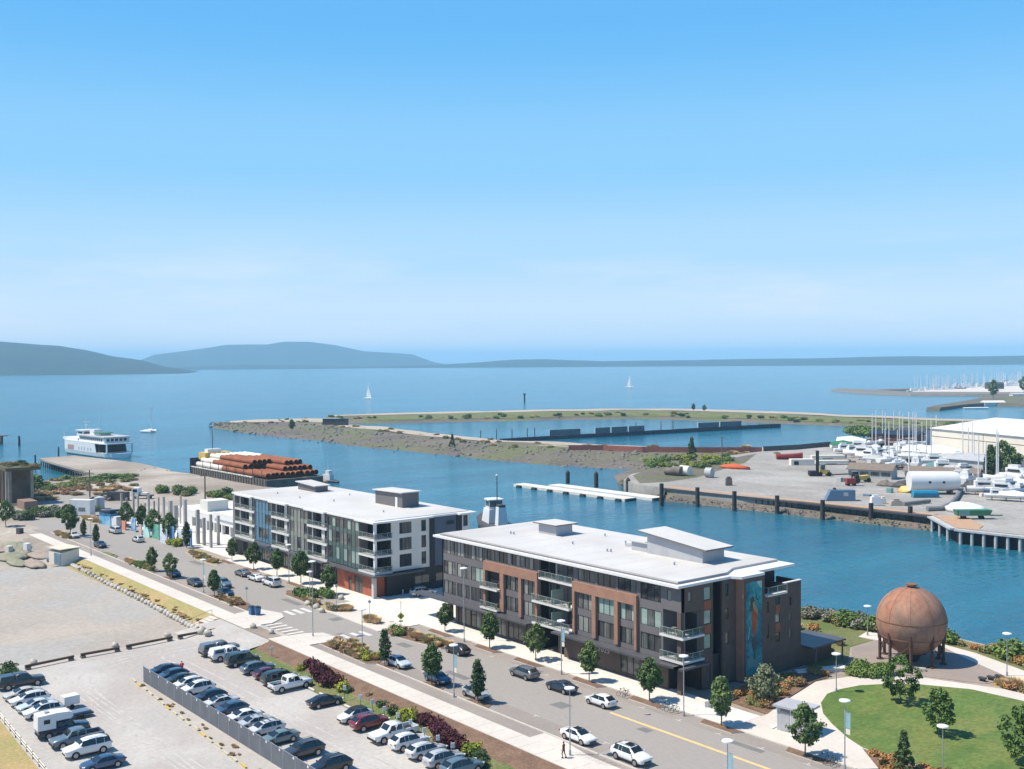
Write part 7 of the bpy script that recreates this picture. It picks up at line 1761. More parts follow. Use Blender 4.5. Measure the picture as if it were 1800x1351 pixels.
for i, ((x, y), sc, l) in enumerate(zip(((-38.2, -23.0), (-25.6, -23.2), (-15.3, -22.9), (-100.3, -22.8), (-123.8, -22.5), (-133.7, -22.6)), (1.0, 1.12, 1.05, 1.0, 1.0, 1.0), ('slim tree by the silver sports sedan', 'leafy tree in front of the dark blue sedan', 'dark tree before the grey silver hatchback', 'small tree before the dark parked cars', 'tree next to the navy sedan on the far kerb', 'tree left of the navy sedan on far kerb'))):
    plant(slim if i in (0, 2) else TREE[(i+2) % 4], x, y, .08, sc if i not in (0, 2) else sc*1.02, l, GT)
for px, py, sc, pr, l in ((222, 925, 1.35, 0, 'leftmost of the trees among painted boards'), (249, 933, 1.35, 1, 'second of the trees among painted boards'), (270, 943, 1.4, 2, 'third of the trees among painted boards'), (298, 953, 1.45, 3, 'fourth of the trees among painted boards'), (328, 962, 1.2, 4, 'slim last tree among the painted boards'),
                         (124, 941, 1.6, 1, 'wide dark tree beside the silver sedan far up the road'), (147, 944, .9, 4, 'slim tree right of the silver sedan far up the road'), (169, 958, 1.0, 4, 'slim tree beside the far dark sedan'), (10, 924, 1.4, 2, 'dark tree at the left edge beyond the path')):
    q = G(px, py); plant((TREE+[slim])[pr], q.x, q.y, 0, sc, l, GT)
q = G(1582, 1351); plant(con, q.x+1.2, q.y-1.2, .1, .72, 'dense dark tree at bottom right among rust shrubs', None, 'evergreen_tree')
for (px, py), k, sc, l in (((1583, 1236), 0, 1.1, 'bright green tree on the lawn in front of the tank'), ((1652, 1292), 1, .98, 'sparse green tree in the middle of the lawn'), ((1802, 1345), 2, 1.15, 'tree cut off at the bottom right edge of lawn')):
    q = G(px, py); plant(sap[k], q.x, q.y, .15, sc, l, 'lawn trees')
q = G(1345, 1235); plant(gre, q.x, q.y, .1, 1.12, 'pale grey green tree in the bed beside the mural wall', None)
for px, py, sc, pr, l in ((1216, 804, 1.5, con, 'dark conifer standing alone on the rocky bank by the red fence'), (513, 757, 1.6, TREE[1], 'lone round bush tree on the tip of the breakwater'), (795, 785, 1.1, con, 'small dark conifer on the middle of breakwater'), (1741, 846, 2.6, slim, 'left tall tree of the dark group by the pale masts'), (1762, 846, 3.0, TREE[0], 'big tree of the dark group by the pale masts'), (1778, 842, 2.4, TREE[2], 'right tree of the dark group by the pale masts'),
                         (1219, 722, 1.4, TREE[3], 'left of two tiny trees on the far breakwater arm'), (1238, 723, 1.3, TREE[0], 'right of two tiny trees on the far breakwater arm'), (1746, 700, 4.0, TREE[1], 'dark round tree on the far point'), (1800, 690, 4.0, TREE[2], 'dark tree at the right edge of the far point')):
    q = G(px, py, -.9); plant(pr, q.x, q.y, -.9, sc, l)

# ---- shrubs and tufts
SH = {}
def shrub_proto(key, m_, h, r, n, size, tuft=False, seed=0):
    random.seed(200+seed); mb = MB()
    if tuft:
        for i in range(n):
            a = random.random()*6.28; k = random.random()**.6; b = Vector((math.cos(a)*r*k*.5, math.sin(a)*r*k*.5, 0))
            d = Vector((math.cos(a)*r*k*.7, math.sin(a)*r*k*.7, h*rnd(.6, 1.05))); w = Vector((-math.sin(a), math.cos(a), 0))*size*.3
            mb.face([b-w, b+w, b+d*.8+w*.7, b+d, b+d*.8-w*.7])
    else:
        cl = [((math.cos(i*2.4)*r*.55*rnd(.3, 1), math.sin(i*2.4)*r*.55*rnd(.3, 1), h*rnd(.3, .62)), min(r, h)*rnd(.38, .55)) for i in range(12)]
        leaves(mb, cl, n, size)
    SH[key] = mb.mesh('shrub', m_)
shrub_proto('straw', m_straws, .9, .9, 420, .16, True, 1); shrub_proto('burg', m_burg, 1.5, 1.2, 900, .13, seed=2); shrub_proto('lime', m_lime, 1.3, 1.0, 700, .12, seed=3)
shrub_proto('rust', m_rusts, .8, 1.0, 620, .12, seed=4); shrub_proto('brown', m_browns, .9, .95, 520, .12, seed=5); shrub_proto('olive', m_olive, .8, 1.0, 560, .12, seed=6)
shrub_proto('sage', m_sage, 1.0, 1.1, 560, .13, seed=7); shrub_proto('green', m_leaf2, 1.2, 1.2, 760, .13, seed=8); shrub_proto('dark', m_leafd, 1.2, 1.2, 760, .13, seed=9)
random.seed(60)
KN = dict(straw=('grass_tuft', 'straw coloured grass tuft', 'grass'), burg=('burgundy_shrub', 'dark burgundy shrub', 'shrub'), lime=('lime_shrub', 'yellow green shrub', 'shrub'), rust=('rust_shrub', 'rust orange low shrub', 'shrub'), brown=('brown_shrub', 'brown low shrub', 'shrub'), olive=('olive_shrub', 'olive green low shrub', 'shrub'), sage=('sage_shrub', 'grey sage shrub', 'shrub'), green=('green_shrub', 'mid green rounded shrub', 'shrub'), dark=('dark_shrub', 'dark green shrub', 'shrub'))
def shrub(k, x, y, z, s, where, sz=None):
    nm, lb, ct = KN[k]
    o = put(nm, SH[k], None, (x, y, z), lb+' '+where, ct, lb+'s '+where, None, rnd(0, 6.28)); o.scale = (s*rnd(.9, 1.15), s*rnd(.9, 1.15), s*(sz or 1)*rnd(.9, 1.1))
def scatter(kinds, poly, n, z, s, where, sz=None, smin=.75):
    xs = [p[0] for p in poly]; ys = [p[1] for p in poly]; c = 0; tries = 0
    while c < n and tries < 4000:
        tries += 1; x, y = rnd(min(xs), max(xs)), rnd(min(ys), max(ys)); ins = False
        for i in range(len(poly)):
            (x1, y1), (x2, y2) = poly[i], poly[i-1]
            if (y1 > y) != (y2 > y) and x < (x2-x1)*(y-y1)/(y2-y1)+x1: ins = not ins
        if ins: shrub(random.choice(kinds), x, y, z, s*rnd(smin, 1.2), where, sz); c += 1
W1 = 'in the bed by the crossing'
scatter(['brown', 'straw', 'straw', 'brown'], [(-55, -24), (-54.5, -20.8), (-49, -20.4), (-46, -21.2), (-48, -24.2)], 17, .12, 1.1, 'in the bed by the near crossing')
scatter(['straw', 'olive', 'lime'], [(-48, -24.2), (-46, -21), (-41.6, -21.8), (-40.2, -23.4), (-41.5, -24.4)], 13, .12, 1.0, 'at the end of the near crossing bed')
scatter(['straw', 'olive', 'straw', 'brown'], [(-50, -12.2), (-41, -11), (-40.4, -9.4), (-46.3, -8.9), (-50, -8.8)], 18, .12, .95, 'in the bed before the driveway')
scatter(['brown', 'brown', 'green'], [(-55.6, -12.2), (-51, -12.2), (-51, -9), (-55.6, -9.8)], 8, .12, 1.1, 'beside the yellow pedestrian sign')
scatter(['straw'], [(-63.2, -11.7), (-60.8, -9.6), (-65.8, -9.6)], 10, .12, 1.0, 'in the small triangular bed')
scatter(['straw', 'straw', 'sage'], [(-80, -10.8), (-74, -8.4), (-72, -9.4), (-74, -11.2), (-78.5, -12)], 13, .12, 1.0, 'in the round bed opposite the bins')
scatter(['green', 'dark'], [(-93, -11), (-86, -11.3), (-86, -8.6), (-92, -8)], 9, .12, 1.4, 'in the long bed below the coloured building')
scatter(['straw', 'olive'], [(-86, -11.3), (-80.4, -12.4), (-81, -10.6), (-85, -9)], 6, .12, 1.0, 'in the long bed below the coloured building')
for x, y in ((-86.5, -6.0), (-84.8, -6.3), (-88.0, -5.9)): shrub('green', x, y, .1, 1.25, 'beside the tree at red brick corner')
scatter(['straw', 'brown', 'straw'], [(-97, -23), (-95, -20.9), (-90.5, -20.6), (-88.5, -21.5), (-89, -23.1)], 13, .12, 1.0, 'in the bed left of the blue bins')
Wb = 'on the planted bank of the parking lot'
for px, py in ((545, 1163), (556, 1170), (566, 1176), (576, 1183), (585, 1189), (592, 1195), (560, 1182), (574, 1192)):
    q = G(px, py+12, -.9); shrub('burg', q.x, q.y, -.95, 1.25, 'in the far hedge beside the white pickup')
for px, py in ((752, 1263), (765, 1270), (775, 1277), (788, 1288), (800, 1300), (808, 1308), (745, 1258), (781, 1297)):
    q = G(px, py+12, -.9); shrub('burg', q.x, q.y, -.95, 1.2, 'in the near hedge behind the white suv')
for px, py, s in ((531, 1172, 1.0), (602, 1207, 1.3), (714, 1258, 1.6), (720, 1264, 1.2), (826, 1318, 1.4), (838, 1310, 1.0)):
    q = G(px, py+6, -.9); shrub('lime', q.x, q.y, -.95, s, 'on the grassy bank between parked cars and path')
for px, py, s in ((650, 1222, .9), (687, 1243, 1.0), (640, 1214, .8)):
    q = G(px, py+4, -.9); shrub('brown', q.x, q.y, -.95, s, 'on the grassy bank between parked cars and path')
for px, py, s in ((612, 1213, .8), (672, 1238, .9), (690, 1250, .9), (844, 1330, 1.0), (850, 1340, .8)):
    q = G(px, py+4, -.9); shrub('dark', q.x, q.y, -.95, s, 'on the grassy bank between parked cars and path')
scatter(['rust', 'olive', 'brown', 'rust'], [(4, 4), (11, 4), (9.0, 9), (8.2, 13), (6.9, 18), (4, 20), (3.4, 10)], 60, .08, 1.0, 'in the bed between mural wall and curved path')
scatter(['rust', 'olive'], [(4.6, 21), (7, 22), (4.2, 24.6), (3.5, 24.6)], 10, .08, .9, 'beside the low wall')
scatter(['rust'], lm, 46, .12, 1.05, 'along the lower edge of the lawn')
scatter(['rust', 'straw', 'brown'], [(23.8, 36.4), (30, 36.2), (50, 34.8), (50, 35.6), (30, 38), (24.4, 39.2)], 36, .05, 1.15, 'in the bed at right edge by the plaza')
scatter(['green'], [(8.8, 24.8), (11.4, 26.2), (12.4, 29.2), (10.8, 30), (8.4, 27)], 12, .05, 1.35, 'in the round clump between path and plaza')
scatter(['sage', 'olive', 'straw', 'sage', 'green'], [(-22, 48), (-4, 50), (-1, 54.5), (5, 55.5), (-12, 53.5), (-20, 52)], 44, -.05, 1.7, 'on the shore left of the tank')
scatter(['olive', 'straw', 'green', 'rust'], [(6, 52), (16, 51), (26, 47), (36, 44.5), (50, 43), (50, 52), (30, 53), (6, 55)], 60, -.05, 1.5, 'on the shore right of the tank')
scatter(['green', 'dark'], [(16, 52.5), (19, 51), (21, 53), (18, 54)], 7, -.05, 2.0, 'on the shore right of the tank')
scatter(['olive', 'straw', 'rust'], [(-18, 30), (0, 27), (2, 30), (-2, 40), (-14, 46)], 34, .03, 1.2, 'on the rough grass behind the annex')
scatter(['olive', 'straw', 'green'], [(-205, -23.2), (-191, -23.2), (-196, -21.9), (-204, -21.9)], 12, .1, 1.2, 'in the far roadside bed')
scatter(['olive', 'green', 'straw'], [(-149, -23.2), (-133, -23.2), (-136, -21.6), (-147, -21.6)], 14, .1, 1.1, 'in the roadside bed by the parking bay')
scatter(['straw', 'olive', 'straw'], [(-153, -6), (-139, -6), (-132, -9), (-140, -9.4), (-151, -7.4)], 16, .1, 1.2, 'in the bed below the painted boards')
scatter(['lime'], [(-166, -6.6), (-160, -6.2), (-158, -4.8), (-164, -5)], 4, .0, 1.6, 'below the last painted boards')
scatter(['straw'], [(-227, -6.4), (-208, -6), (-214, -8.6), (-225, -9.4)], 14, .1, 1.3, 'on the island at the road fork')
hedge = GX([(22, 908), (60, 902), (110, 897), (175, 893), (180, 899), (120, 908), (60, 912), (25, 914)])
scatter(['sage', 'green', 'dark', 'olive', 'sage'], hedge, 54, 0, 1.9, 'in the hedge line across the far street')
scatter(['green', 'olive'], GX([(60, 852), (100, 842), (170, 836), (245, 836), (240, 846), (120, 856), (70, 862)]), 46, 0, 2.6, 'on the grassy shore by the old pier', .55)
scatter(['dark', 'green'], GX([(40, 838), (62, 838), (66, 860), (44, 866)]), 9, 0, 3.4, 'beside the ruined works')
scatter(['olive', 'brown', 'dark'], [(-292, -16), (-272, -17), (-271, -8), (-292, -8)], 16, 11.9, 1.8, 'on the roof of the ruined works', .6)
scatter(['dark', 'olive'], GX([(0, 855), (30, 850), (42, 876), (0, 880)]), 12, 0, 3.0, 'against the ruined works')
scatter(['dark', 'green', 'olive'], GX([(280, 858), (345, 866), (410, 872), (410, 880), (330, 872), (282, 868)]), 22, 0, 2.2, 'on the bare ground beyond the site')
scatter(['straw', 'brown', 'olive'], GX([(60, 864), (150, 852), (240, 852), (230, 862), (120, 874), (60, 880)]), 50, 0, 2.0, 'in dry growth behind the ruined works', .6)
scatter(['straw'], [(-158, -32.8), (-84, -32.8), (-84, -29.6), (-158, -29.6)], 60, -.7, .6, 'on the dry grass bank', .5)
for r, w_, n, ks in ((far_rows, 'along the far breakwater arm', 120, ['green', 'olive', 'dark', 'green', 'straw']), (near_rows[6:], 'on the near breakwater arm', 70, ['olive', 'straw', 'olive', 'brown'])):
    for i in range(n):
        row_ = random.choice(r); f = rnd(.05, .9); a_ = Vector(row_[2]).lerp(Vector(row_[4]), f) if r is not far_rows else Vector(row_[1]).lerp(Vector(row_[2]), f)
        shrub(random.choice(ks), a_.x+rnd(-10, 10), a_.y+rnd(-4, 4), a_.z-.2, rnd(1.5, 3.2), w_, .8)
scatter(['green', 'lime', 'olive'], GX([(1130, 812), (1200, 806), (1280, 800), (1290, 815), (1230, 822), (1140, 824)]), 44, -.1, 2.4, 'on the spit beside the orange tarp', .8)
scatter(['olive', 'dark', 'green'], GX([(1470, 782), (1520, 774), (1560, 770), (1540, 778), (1480, 790)]), 16, -.1, 2.6, 'on the slope behind the left boats', .8)
scatter(['green', 'dark'], GX([(1490, 757), (1630, 760), (1640, 768), (1500, 765)]), 26, -.6, 4.2, 'in the green belt at the pond end', .9)

# ---- lamp posts, poles, signs
def lamp(x, y, h, lab, banner=None, z=0.1, grp='lamp posts'):
    t = thing('lamp_post', lab, 'lamp post', (x, y, z), 0, grp)
    b = MB(); b.cyl((0, 0, 0), (0, 0, .5), .16, .13, 10); b.cyl((0, 0, .5), (0, 0, h-.25), .075, .055, 8); b.build('pole', m_galv, t)
    b = MB(); b.cyl((0, 0, h-.25), (0, 0, h-.12), .10, .30, 14); b.build('neck', m_galv, t)
    b = MB(); b.cyl((0, 0, h-.12), (0, 0, h), .62, .60, 20); b.cyl((0, 0, h), (0, 0, h+.10), .60, .25, 20); b.build('lamp_shade', m_fascia, t)
    if banner:
        b = MB(); b.box(.09, .72, -.015, .015, h-3.0, h-1.3); b.build('banner', m_banner, t)
        b = MB(); b.cyl((0, 0, h-1.25), (.78, 0, h-1.25), .02, .02, 5); b.build('banner_arm', m_galv, t)
        b = MB(); b.box(.14, .68, -.018, .018, h-3.7, h-3.1); b.build('notice_plate', m_tan2, t)
def at(px, py): q = G(px, py, .1); return q.x, q.y
for px, yb, yt, lab, bn in ((1002, 1325, 1213, 'slender street lamp beside the man in red', 0), (798, 1223, 1135, 'street lamp pole with a pale banner and plate', 1), (1202, 1256, 1156, 'thick lamp post at the building corner', 0), (987, 1183, 1092, 'lamp post on the sidewalk before entrance recess', 1), (816, 1126, 1000, 'pole on the sidewalk by the first shop window', 0),
                            (637, 1150, 1072, 'street lamp in the bed by the crossing', 0), (550, 1117, 990, 'thin lamp pole in the middle of the crossing corner', 0), (545, 1062, 1005, 'street lamp on the sidewalk by the teal bays', 0), (508, 1022, 958, 'street lamp before the sage bay', 0), (358, 1040, 985, 'street lamp with plates by the far parked cars', 1),
                            (1470, 1215, 1152, 'park lamp post at the left bend of curved path', 0), (1525, 1115, 1067, 'park lamp post on the shore left of the tank', 0), (1770, 1186, 1120, 'park lamp post on the shore walk at right', 0), (1579, 1160, 1122, 'short lamp post standing just before the tank legs', 0), (1485, 1351, 1240, 'tall park lamp with blue banner beside the lawn', 1), (1657, 1362, 1284, 'park lamp at the bottom edge of the lawn', 0), (1279, 1398, 1307, 'lamp head with a banner at the bottom edge', 1), (160, 975, 915, 'thin lamp pole beside the far footpath', 0)):
    q = G(px, yb, .1); h = (yb-yt)*(q-CAM).length/1900
    lamp(q.x, q.y, h, lab, bn)
t = thing('pedestrian_sign', 'yellow pedestrian crossing sign on a tall thin post', 'sign', (*at(705, 1112), .1))
b = MB(); b.cyl((0, 0, 0), (0, 0, 5.4), .045, .04, 6); b.build('post', m_galv, t)
def plate(nm, m_, par, r, z, rz=R(55), th=.02, sq=True):
    b = MB(); u = Vector((math.cos(rz), math.sin(rz), 0)); n_ = Vector((u.y, -u.x, 0))
    pts = [(0, -r), (r, 0), (0, r), (-r, 0)] if sq else [(-r, -r*.35), (r, -r*.35), (r, r*.35), (-r, r*.35)]
    f_ = [Vector((0, 0, z))+u*a_+Vector((0, 0, c))+n_*(th+.05) for a_, c in pts]; k_ = [p-n_*.02 for p in f_]
    b.face(f_); b.face(k_[::-1]); return b.build(nm, m_, par)
plate('sign_plate', m_signy, t, .62, 2.9); plate('arrow_plate', m_signy, t, .36, 2.05, sq=False)
b = MB(); u = Vector((math.cos(R(55)), math.sin(R(55)), 0)); n_ = Vector((u.y, -u.x, 0)); o_ = n_*.085
for (a0, z0), (a1, z1), w_ in (((0, 3.14), (0, 3.02), .07), ((0, 3.0), (-.02, 2.78), .06), ((-.02, 2.8), (.12, 2.58), .045), ((-.02, 2.8), (-.14, 2.58), .045), ((0, 2.98), (.16, 2.85), .035), ((0, 2.98), (-.14, 2.84), .035)):
    p_, q_ = u*a0+Vector((0, 0, z0))+o_, u*a1+Vector((0, 0, z1))+o_; b.cyl(p_, q_, w_, w_, 6)
b.build('walking_figure', m_trim, t)
for px, yb, hh, lab in ((592, 1070, 4.6, 'thin sign post in the round planting bed'), (650, 1098, 4.4, 'thin sign post behind the straw triangular bed'), (434, 1058, 3.0, 'stop sign post with grey back beside the blue bins')):
    q = G(px, yb); t = thing('sign_post', lab, 'sign', (q.x, q.y, .1)); b = MB(); b.cyl((0, 0, 0), (0, 0, hh), .04, .04, 6); b.build('post', m_galv, t); plate('sign_plate', m_ltgrey, t, .34, hh-.4)
for i, (px, py) in enumerate(((478, 1158), (606, 1229), (634, 1246), (655, 1254), (676, 1267), (700, 1279), (722, 1291), (746, 1306), (770, 1320), (796, 1334))):
    q = G(px, py, -.95); t = thing('parking_sign', 'white stall sign on a thin dark post along the bank', 'sign', (q.x, q.y, -1.05), 0, 'stall signs along the bank')
    b = MB(); b.cyl((0, 0, 0), (0, 0, 1.5), .03, .03, 5); b.build('post', m_steel, t); b = MB(); b.cbox((0, 0, 1.75), (.10, .42, .62), R(-20)); b.build('sign_plate', m_fascia, t)
for i in range(16):
    x = -45.5+i*3.45; b = MB(); b.cbox((x, -34.95, LOT+.08), (1.9, .22, .16), rnd(-.03, .03)); b.build('wheel_stop', m_fascia, label='white concrete wheel stop at the foot of the bank', cat='wheel stop', group='wheel stops along the bank')
for px, yb, yt, lab in ((361, 906, 832, 'tall wooden utility pole behind the bare columns'), (158, 872, 828, 'utility pole near the round tank'), (1269, 812, 765, 'utility pole on the spit above the red fence')):
    q = G(px, yb); h = (yb-yt)*(q-CAM).length/1900; t = thing('utility_pole', lab, 'pole', (q.x, q.y, -.1)); b = MB(); b.cyl((0, 0, 0), (0, 0, h), .28, .2, 7); b.build('pole', m_wood, t); b = MB(); b.cbox((0, 0, h-1), (3, .2, .22), R(50)); b.build('cross_arm', m_wood, t)
# blue bins
for i, dx in enumerate((0, 1.15)):
    q = G(443, 1079, .1); t = thing('recycling_bin', ('left' if not i else 'right')+' one of two blue recycling bins beside the crossing', 'bin', (q.x+dx*.8, q.y+dx*.5, .13), R(0), 'blue bins')
    b = MB(); b.loft([[(-.45, -.4, 0), (.45, -.4, 0), (.45, .4, 0), (-.45, .4, 0)], [(-.55, -.5, 1.35), (.55, -.5, 1.35), (.55, .5, 1.35), (-.55, .5, 1.35)]], 0, False); b.build('body', mat('bin_blue', (.05, .15, .30), None, 1, .5, fine=.05), t)
    b = MB(); b.loft([[(-.6, -.55, 1.36), (.6, -.55, 1.36), (.6, .55, 1.36), (-.6, .55, 1.36)], [(-.5, -.4, 1.55), (.5, -.4, 1.55), (.5, .4, 1.55), (-.5, .4, 1.55)]], 0, False); b.build('lid', m_navy, t)
# kiosk
t = thing('kiosk', 'grey metal kiosk with a flat overhanging roof beside the curved path', 'kiosk', (16.3, -1.2, .11), R(8))
boxpart('wall', m_ltgrey, t, 0, 3.6, 0, 2.6, 0, 2.85); boxpart('roof', m_soffit, t, -.35, 4.1, -.4, 3.1, 2.853, 3.1)
for x in (.45, 1.9): boxpart('door', m_soffit, t, x, x+1.3, -.05, -.003, .05, 2.3)
boxpart('louvre', m_grey, t, .5, 3.3, -.045, -.004, 2.4, 2.75)
for x in (.05, 1.82, 3.4): boxpart('trim_strip', m_fascia, t, x, x+.07, -.06, -.006, 0, 2.85)
boxpart('side_door', m_soffit, t, -.05, -.003, .5, 1.7, .05, 2.2)
boxpart('kerb_block', m_conc2, t, -1.0, -.4, -.3, 1.8, 0, .1)
# low walls at near building, benches on the plaza
b = MB(); b.prism([(3.2, -1.2), (5.2, -1.6), (5.4, -1.2), (5.4, 4), (5.1, 4), (5.1, -.9), (3.3, -.8)], 0, .9); b.build('planter_wall', m_conc2, label='low concrete planter wall at the near corner of dark building', cat='wall')
for i, (px, py) in enumerate(((1727, 1196), (1742, 1194), (1756, 1192))):
    q = G(px, py, .05); t = thing('block_seat', 'dark block seat at the right end of the brown plaza, %s' % ('left one', 'middle one', 'right one')[i], 'seat', (q.x, q.y, .05), 0, 'block seats'); boxpart('seat', m_steel, t, -.5, .5, -.3, .3, .35, .55); boxpart('base', m_trim, t, -.35, .35, -.2, .2, 0, .345)
# bicycles and rack
def bike(x, y, rz, lab, col):
    t = thing('bicycle', lab, 'bicycle', (x, y, .12), rz)
    for xx in (-.52, .52):
        w_ = MB(); n = 14
        for i in range(n):
            a0, a1 = 2*math.pi*i/n, 2*math.pi*(i+1)/n; w_.cyl((xx+.33*math.cos(a0), 0, .34+.33*math.sin(a0)), (xx+.33*math.cos(a1), 0, .34+.33*math.sin(a1)), .025, .025, 4)
        w_.build('wheel', m_tyre, t)
    f_ = MB(); f_.tube([(-.52, 0, .34), (-.18, 0, .85), (.40, 0, .88), (.52, 0, .34)], .025, 5); f_.tube([(-.52, 0, .34), (0, 0, .32), (-.18, 0, .85)], .022, 5); f_.tube([(0, 0, .32), (.40, 0, .88)], .022, 5); f_.build('frame', mat(col[0], col[1], None, 1, .4, fine=0), t)
    f_ = MB(); f_.cyl((.38, -.26, .98), (.38, .26, .98), .02, .02, 5); f_.cyl((.40, 0, .86), (.38, 0, .98), .02, .02, 5); f_.build('handlebar', m_trim, t)
    f_ = MB(); f_.cbox((-.2, 0, .93), (.26, .13, .06)); f_.build('saddle', m_trim, t)
for i, (px, py) in enumerate(((1093, 1221), (1101, 1224))): q = G(px, py, .12); bike(q.x, q.y, R(80+i*20), ('left' if not i else 'right')+' bicycle leaning at the kerb before the shop window', ('bike_frame_grey', (.12, .12, .13)))
for i, (px, py) in enumerate(((1171, 1246), (1178, 1249), (1186, 1251))): q = G(px, py, .12); bike(q.x, q.y, R(60+i*14), '%s of three pale hire bicycles by the corner lamp post' % ('left', 'middle', 'right')[i], ('bike_frame_teal', (.25, .5, .52)))
for i, (px, py) in enumerate(((1448, 1337), (1458, 1341), (1466, 1344))): q = G(px, py, .12); bike(q.x, q.y, R(50+i*25), '%s of three bicycles below the round street tree' % ('left', 'middle', 'right')[i], ('bike_frame_grey', (.12, .12, .13)))

# ---- chain fence of the lot
fx0, fx1, fy = -57.6, 16.0, -52.0
t = thing('lot_fence', 'grey fabric covered chain fence dividing the parking lot', 'fence', (0, 0, LOT))
n = 25; st_ = (fx1-fx0)/n
for i in range(n):
    b = MB(); b.box(fx0+i*st_+.05, fx0+(i+1)*st_-.05, fy-.02, fy+.02, .08, 2.25); b.build('fence_panel', m_chain, t)
    b = MB(); b.cyl((fx0+i*st_, fy, 0), (fx0+i*st_, fy, 2.4), .05, .05, 6); b.build('fence_post', m_galv, t)
b = MB(); b.cyl((fx0, fy, 2.3), (fx1, fy, 2.3), .03, .03, 5); b.build('top_rail', m_galv, t)
for i in range(20):
    b = MB(); b.box(fx0+2.4+i*3.4, fx0+2.7+i*3.4, fy-.05, fy-.03, 1.95, 2.2); b.build('tag_plate', m_fascia, t)
random.seed(70)
for i in range(26):
    x = -59+i*2.6; b = MB(); b.cbox((x, -53.0-(i*.13)+rnd(-.1, .1), LOT+.09), (1.7, .25, .2), rnd(-.05, .02)-.05); b.build('kerb_stone', m_yellow if i % 5 == 1 else mat('cream_kerb', (.55, .49, .34), (.46, .41, .29), 1, .9, fine=.1), label='pale kerb stone lying along the foot of the lot fence', cat='kerb stone', group='kerb stones along the lot fence')
scatter(['straw'], [(-57, -53.3), (14, -56), (14, -53.4), (-57, -52.4)], 34, LOT, .32, 'along the foot of the lot fence')
scatter(['dark'], GX([(0, 1183), (14, 1178), (24, 1186), (8, 1200)], LOT), 5, LOT, 1.2, 'at the left edge behind the dark canopy pickup')
# log barriers and boulders
for i, (a_, b_) in enumerate((((42, 1177), (132, 1158)), ((140, 1156), (212, 1143)), ((220, 1141), (305, 1124)), ((311, 1123), (386, 1109)))):
    p_, q_ = G(*a_, LOT), G(*b_, LOT); d = q_-p_; c = (p_+q_)/2
    t = thing('log_barrier', 'dark timber log barrier along the lot edge, %s of four' % ('leftmost', 'second', 'third', 'rightmost')[i], 'barrier', (c.x, c.y, LOT), math.atan2(d.y, d.x), 'log barriers')
    b = MB(); b.cyl((-d.length/2+.2, 0, .55), (d.length/2-.2, 0, .55), .23, .2, 8); b.build('log', m_rail_log, t)
    for x in (-d.length*.42, d.length*.42): boxpart('block', m_wood, t, x-.35, x+.35, -.35, .35, 0, .34)
for px, py in ((52, 1170), (196, 1140), (288, 1122), (338, 1112)):
    q = G(px, py-4, LOT); b = MB(); b.ell((0, 0, .2), .75, .6, .5, 8, 5, 0, .4, px); b.build('boulder', m_boulder, loc=(q.x, q.y+.6, LOT), label='pale boulder resting behind the log barriers', cat='boulder', group='boulders behind the log barriers')
random.seed(77)
P_b = [(128, 995), (150, 1006), (200, 1031), (250, 1056), (300, 1083), (345, 1107)]
for i in range(44):
    f = i/43*(len(P_b)-1); k = min(int(f), len(P_b)-2); f -= k
    q = G(P_b[k][0]+(P_b[k+1][0]-P_b[k][0])*f, P_b[k][1]+(P_b[k+1][1]-P_b[k][1])*f, LOT)
    b = MB(); b.ell((0, 0, .25), rnd(.6, .85), rnd(.5, .7), rnd(.5, .7), 8, 5, 0, .45, i*1.7); b.build('boulder', m_boulder, loc=(q.x, q.y, LOT), label='pale boulder in the long row at the foot of dry grass bank', cat='boulder', group='boulders along the dry grass bank')
for px, py, s in ((355, 1104, 1.2), (365, 1108, 1.0), (445, 1102, .9), (477, 1112, .8), (541, 1062, 1.0), (556, 1068, 1.1), (566, 1075, .9), (600, 1052, 1.0), (590, 1050, .7)):
    q = G(px, py, 0); zz = q.z if px > 370 else -.6; b = MB(); b.ell((0, 0, .25), .8*s, .65*s, .6*s, 8, 5, 0, .45, px); b.build('boulder', m_boulder, loc=(q.x, q.y, zz), label='pale boulder in the planting near the street crossing', cat='boulder', group='boulders near the street crossing')
# stone steps and hand rail by the dry bank
t = thing('bank_steps', 'stone steps with a thin rail cutting through dry grass near the crossing', 'steps', (-84.6, -29.6, -.02))
for i in range(5): b = MB(); b.box(-1.4, 1.6, -i*.75-.7, -i*.75, -i*.22-.22, -i*.22); b.build('step', m_conc, t)
b = MB(); b.tube([(-1.6, .3, -.1), (-1.6, .3, 1.0), (-1.6, -3.4, .0), (-1.6, -3.4, -1.1)], .04, 5); b.build('rail', m_wood, t)
# split rail fence at bottom left
t = thing('rail_fence', 'low wooden rail fence beside dry grass at the bottom left corner', 'fence', (0, 0, LOT))
a_, b_ = G(0, 1262, LOT), G(92, 1375, LOT)
for i in range(9):
    p_, q_ = a_.lerp(b_, i/9), a_.lerp(b_, (i+1)/9)
    for z in (.45, .8): b = MB(); b.cyl((p_.x, p_.y, z), (q_.x, q_.y, z), .07, .06, 6); b.build('rail', m_tan2, t)
    b = MB(); b.cyl((p_.x, p_.y, -.2), (p_.x, p_.y, .95), .08, .08, 6); b.build('post', m_wood, t)
mb = MB(); mb.sheet(GX([(-60, 1190), (-2, 1262), (92, 1380), (60, 1440), (-200, 1440), (-200, 1200)], LOT), LOT); struct('dry_grass', mb, m_straw)
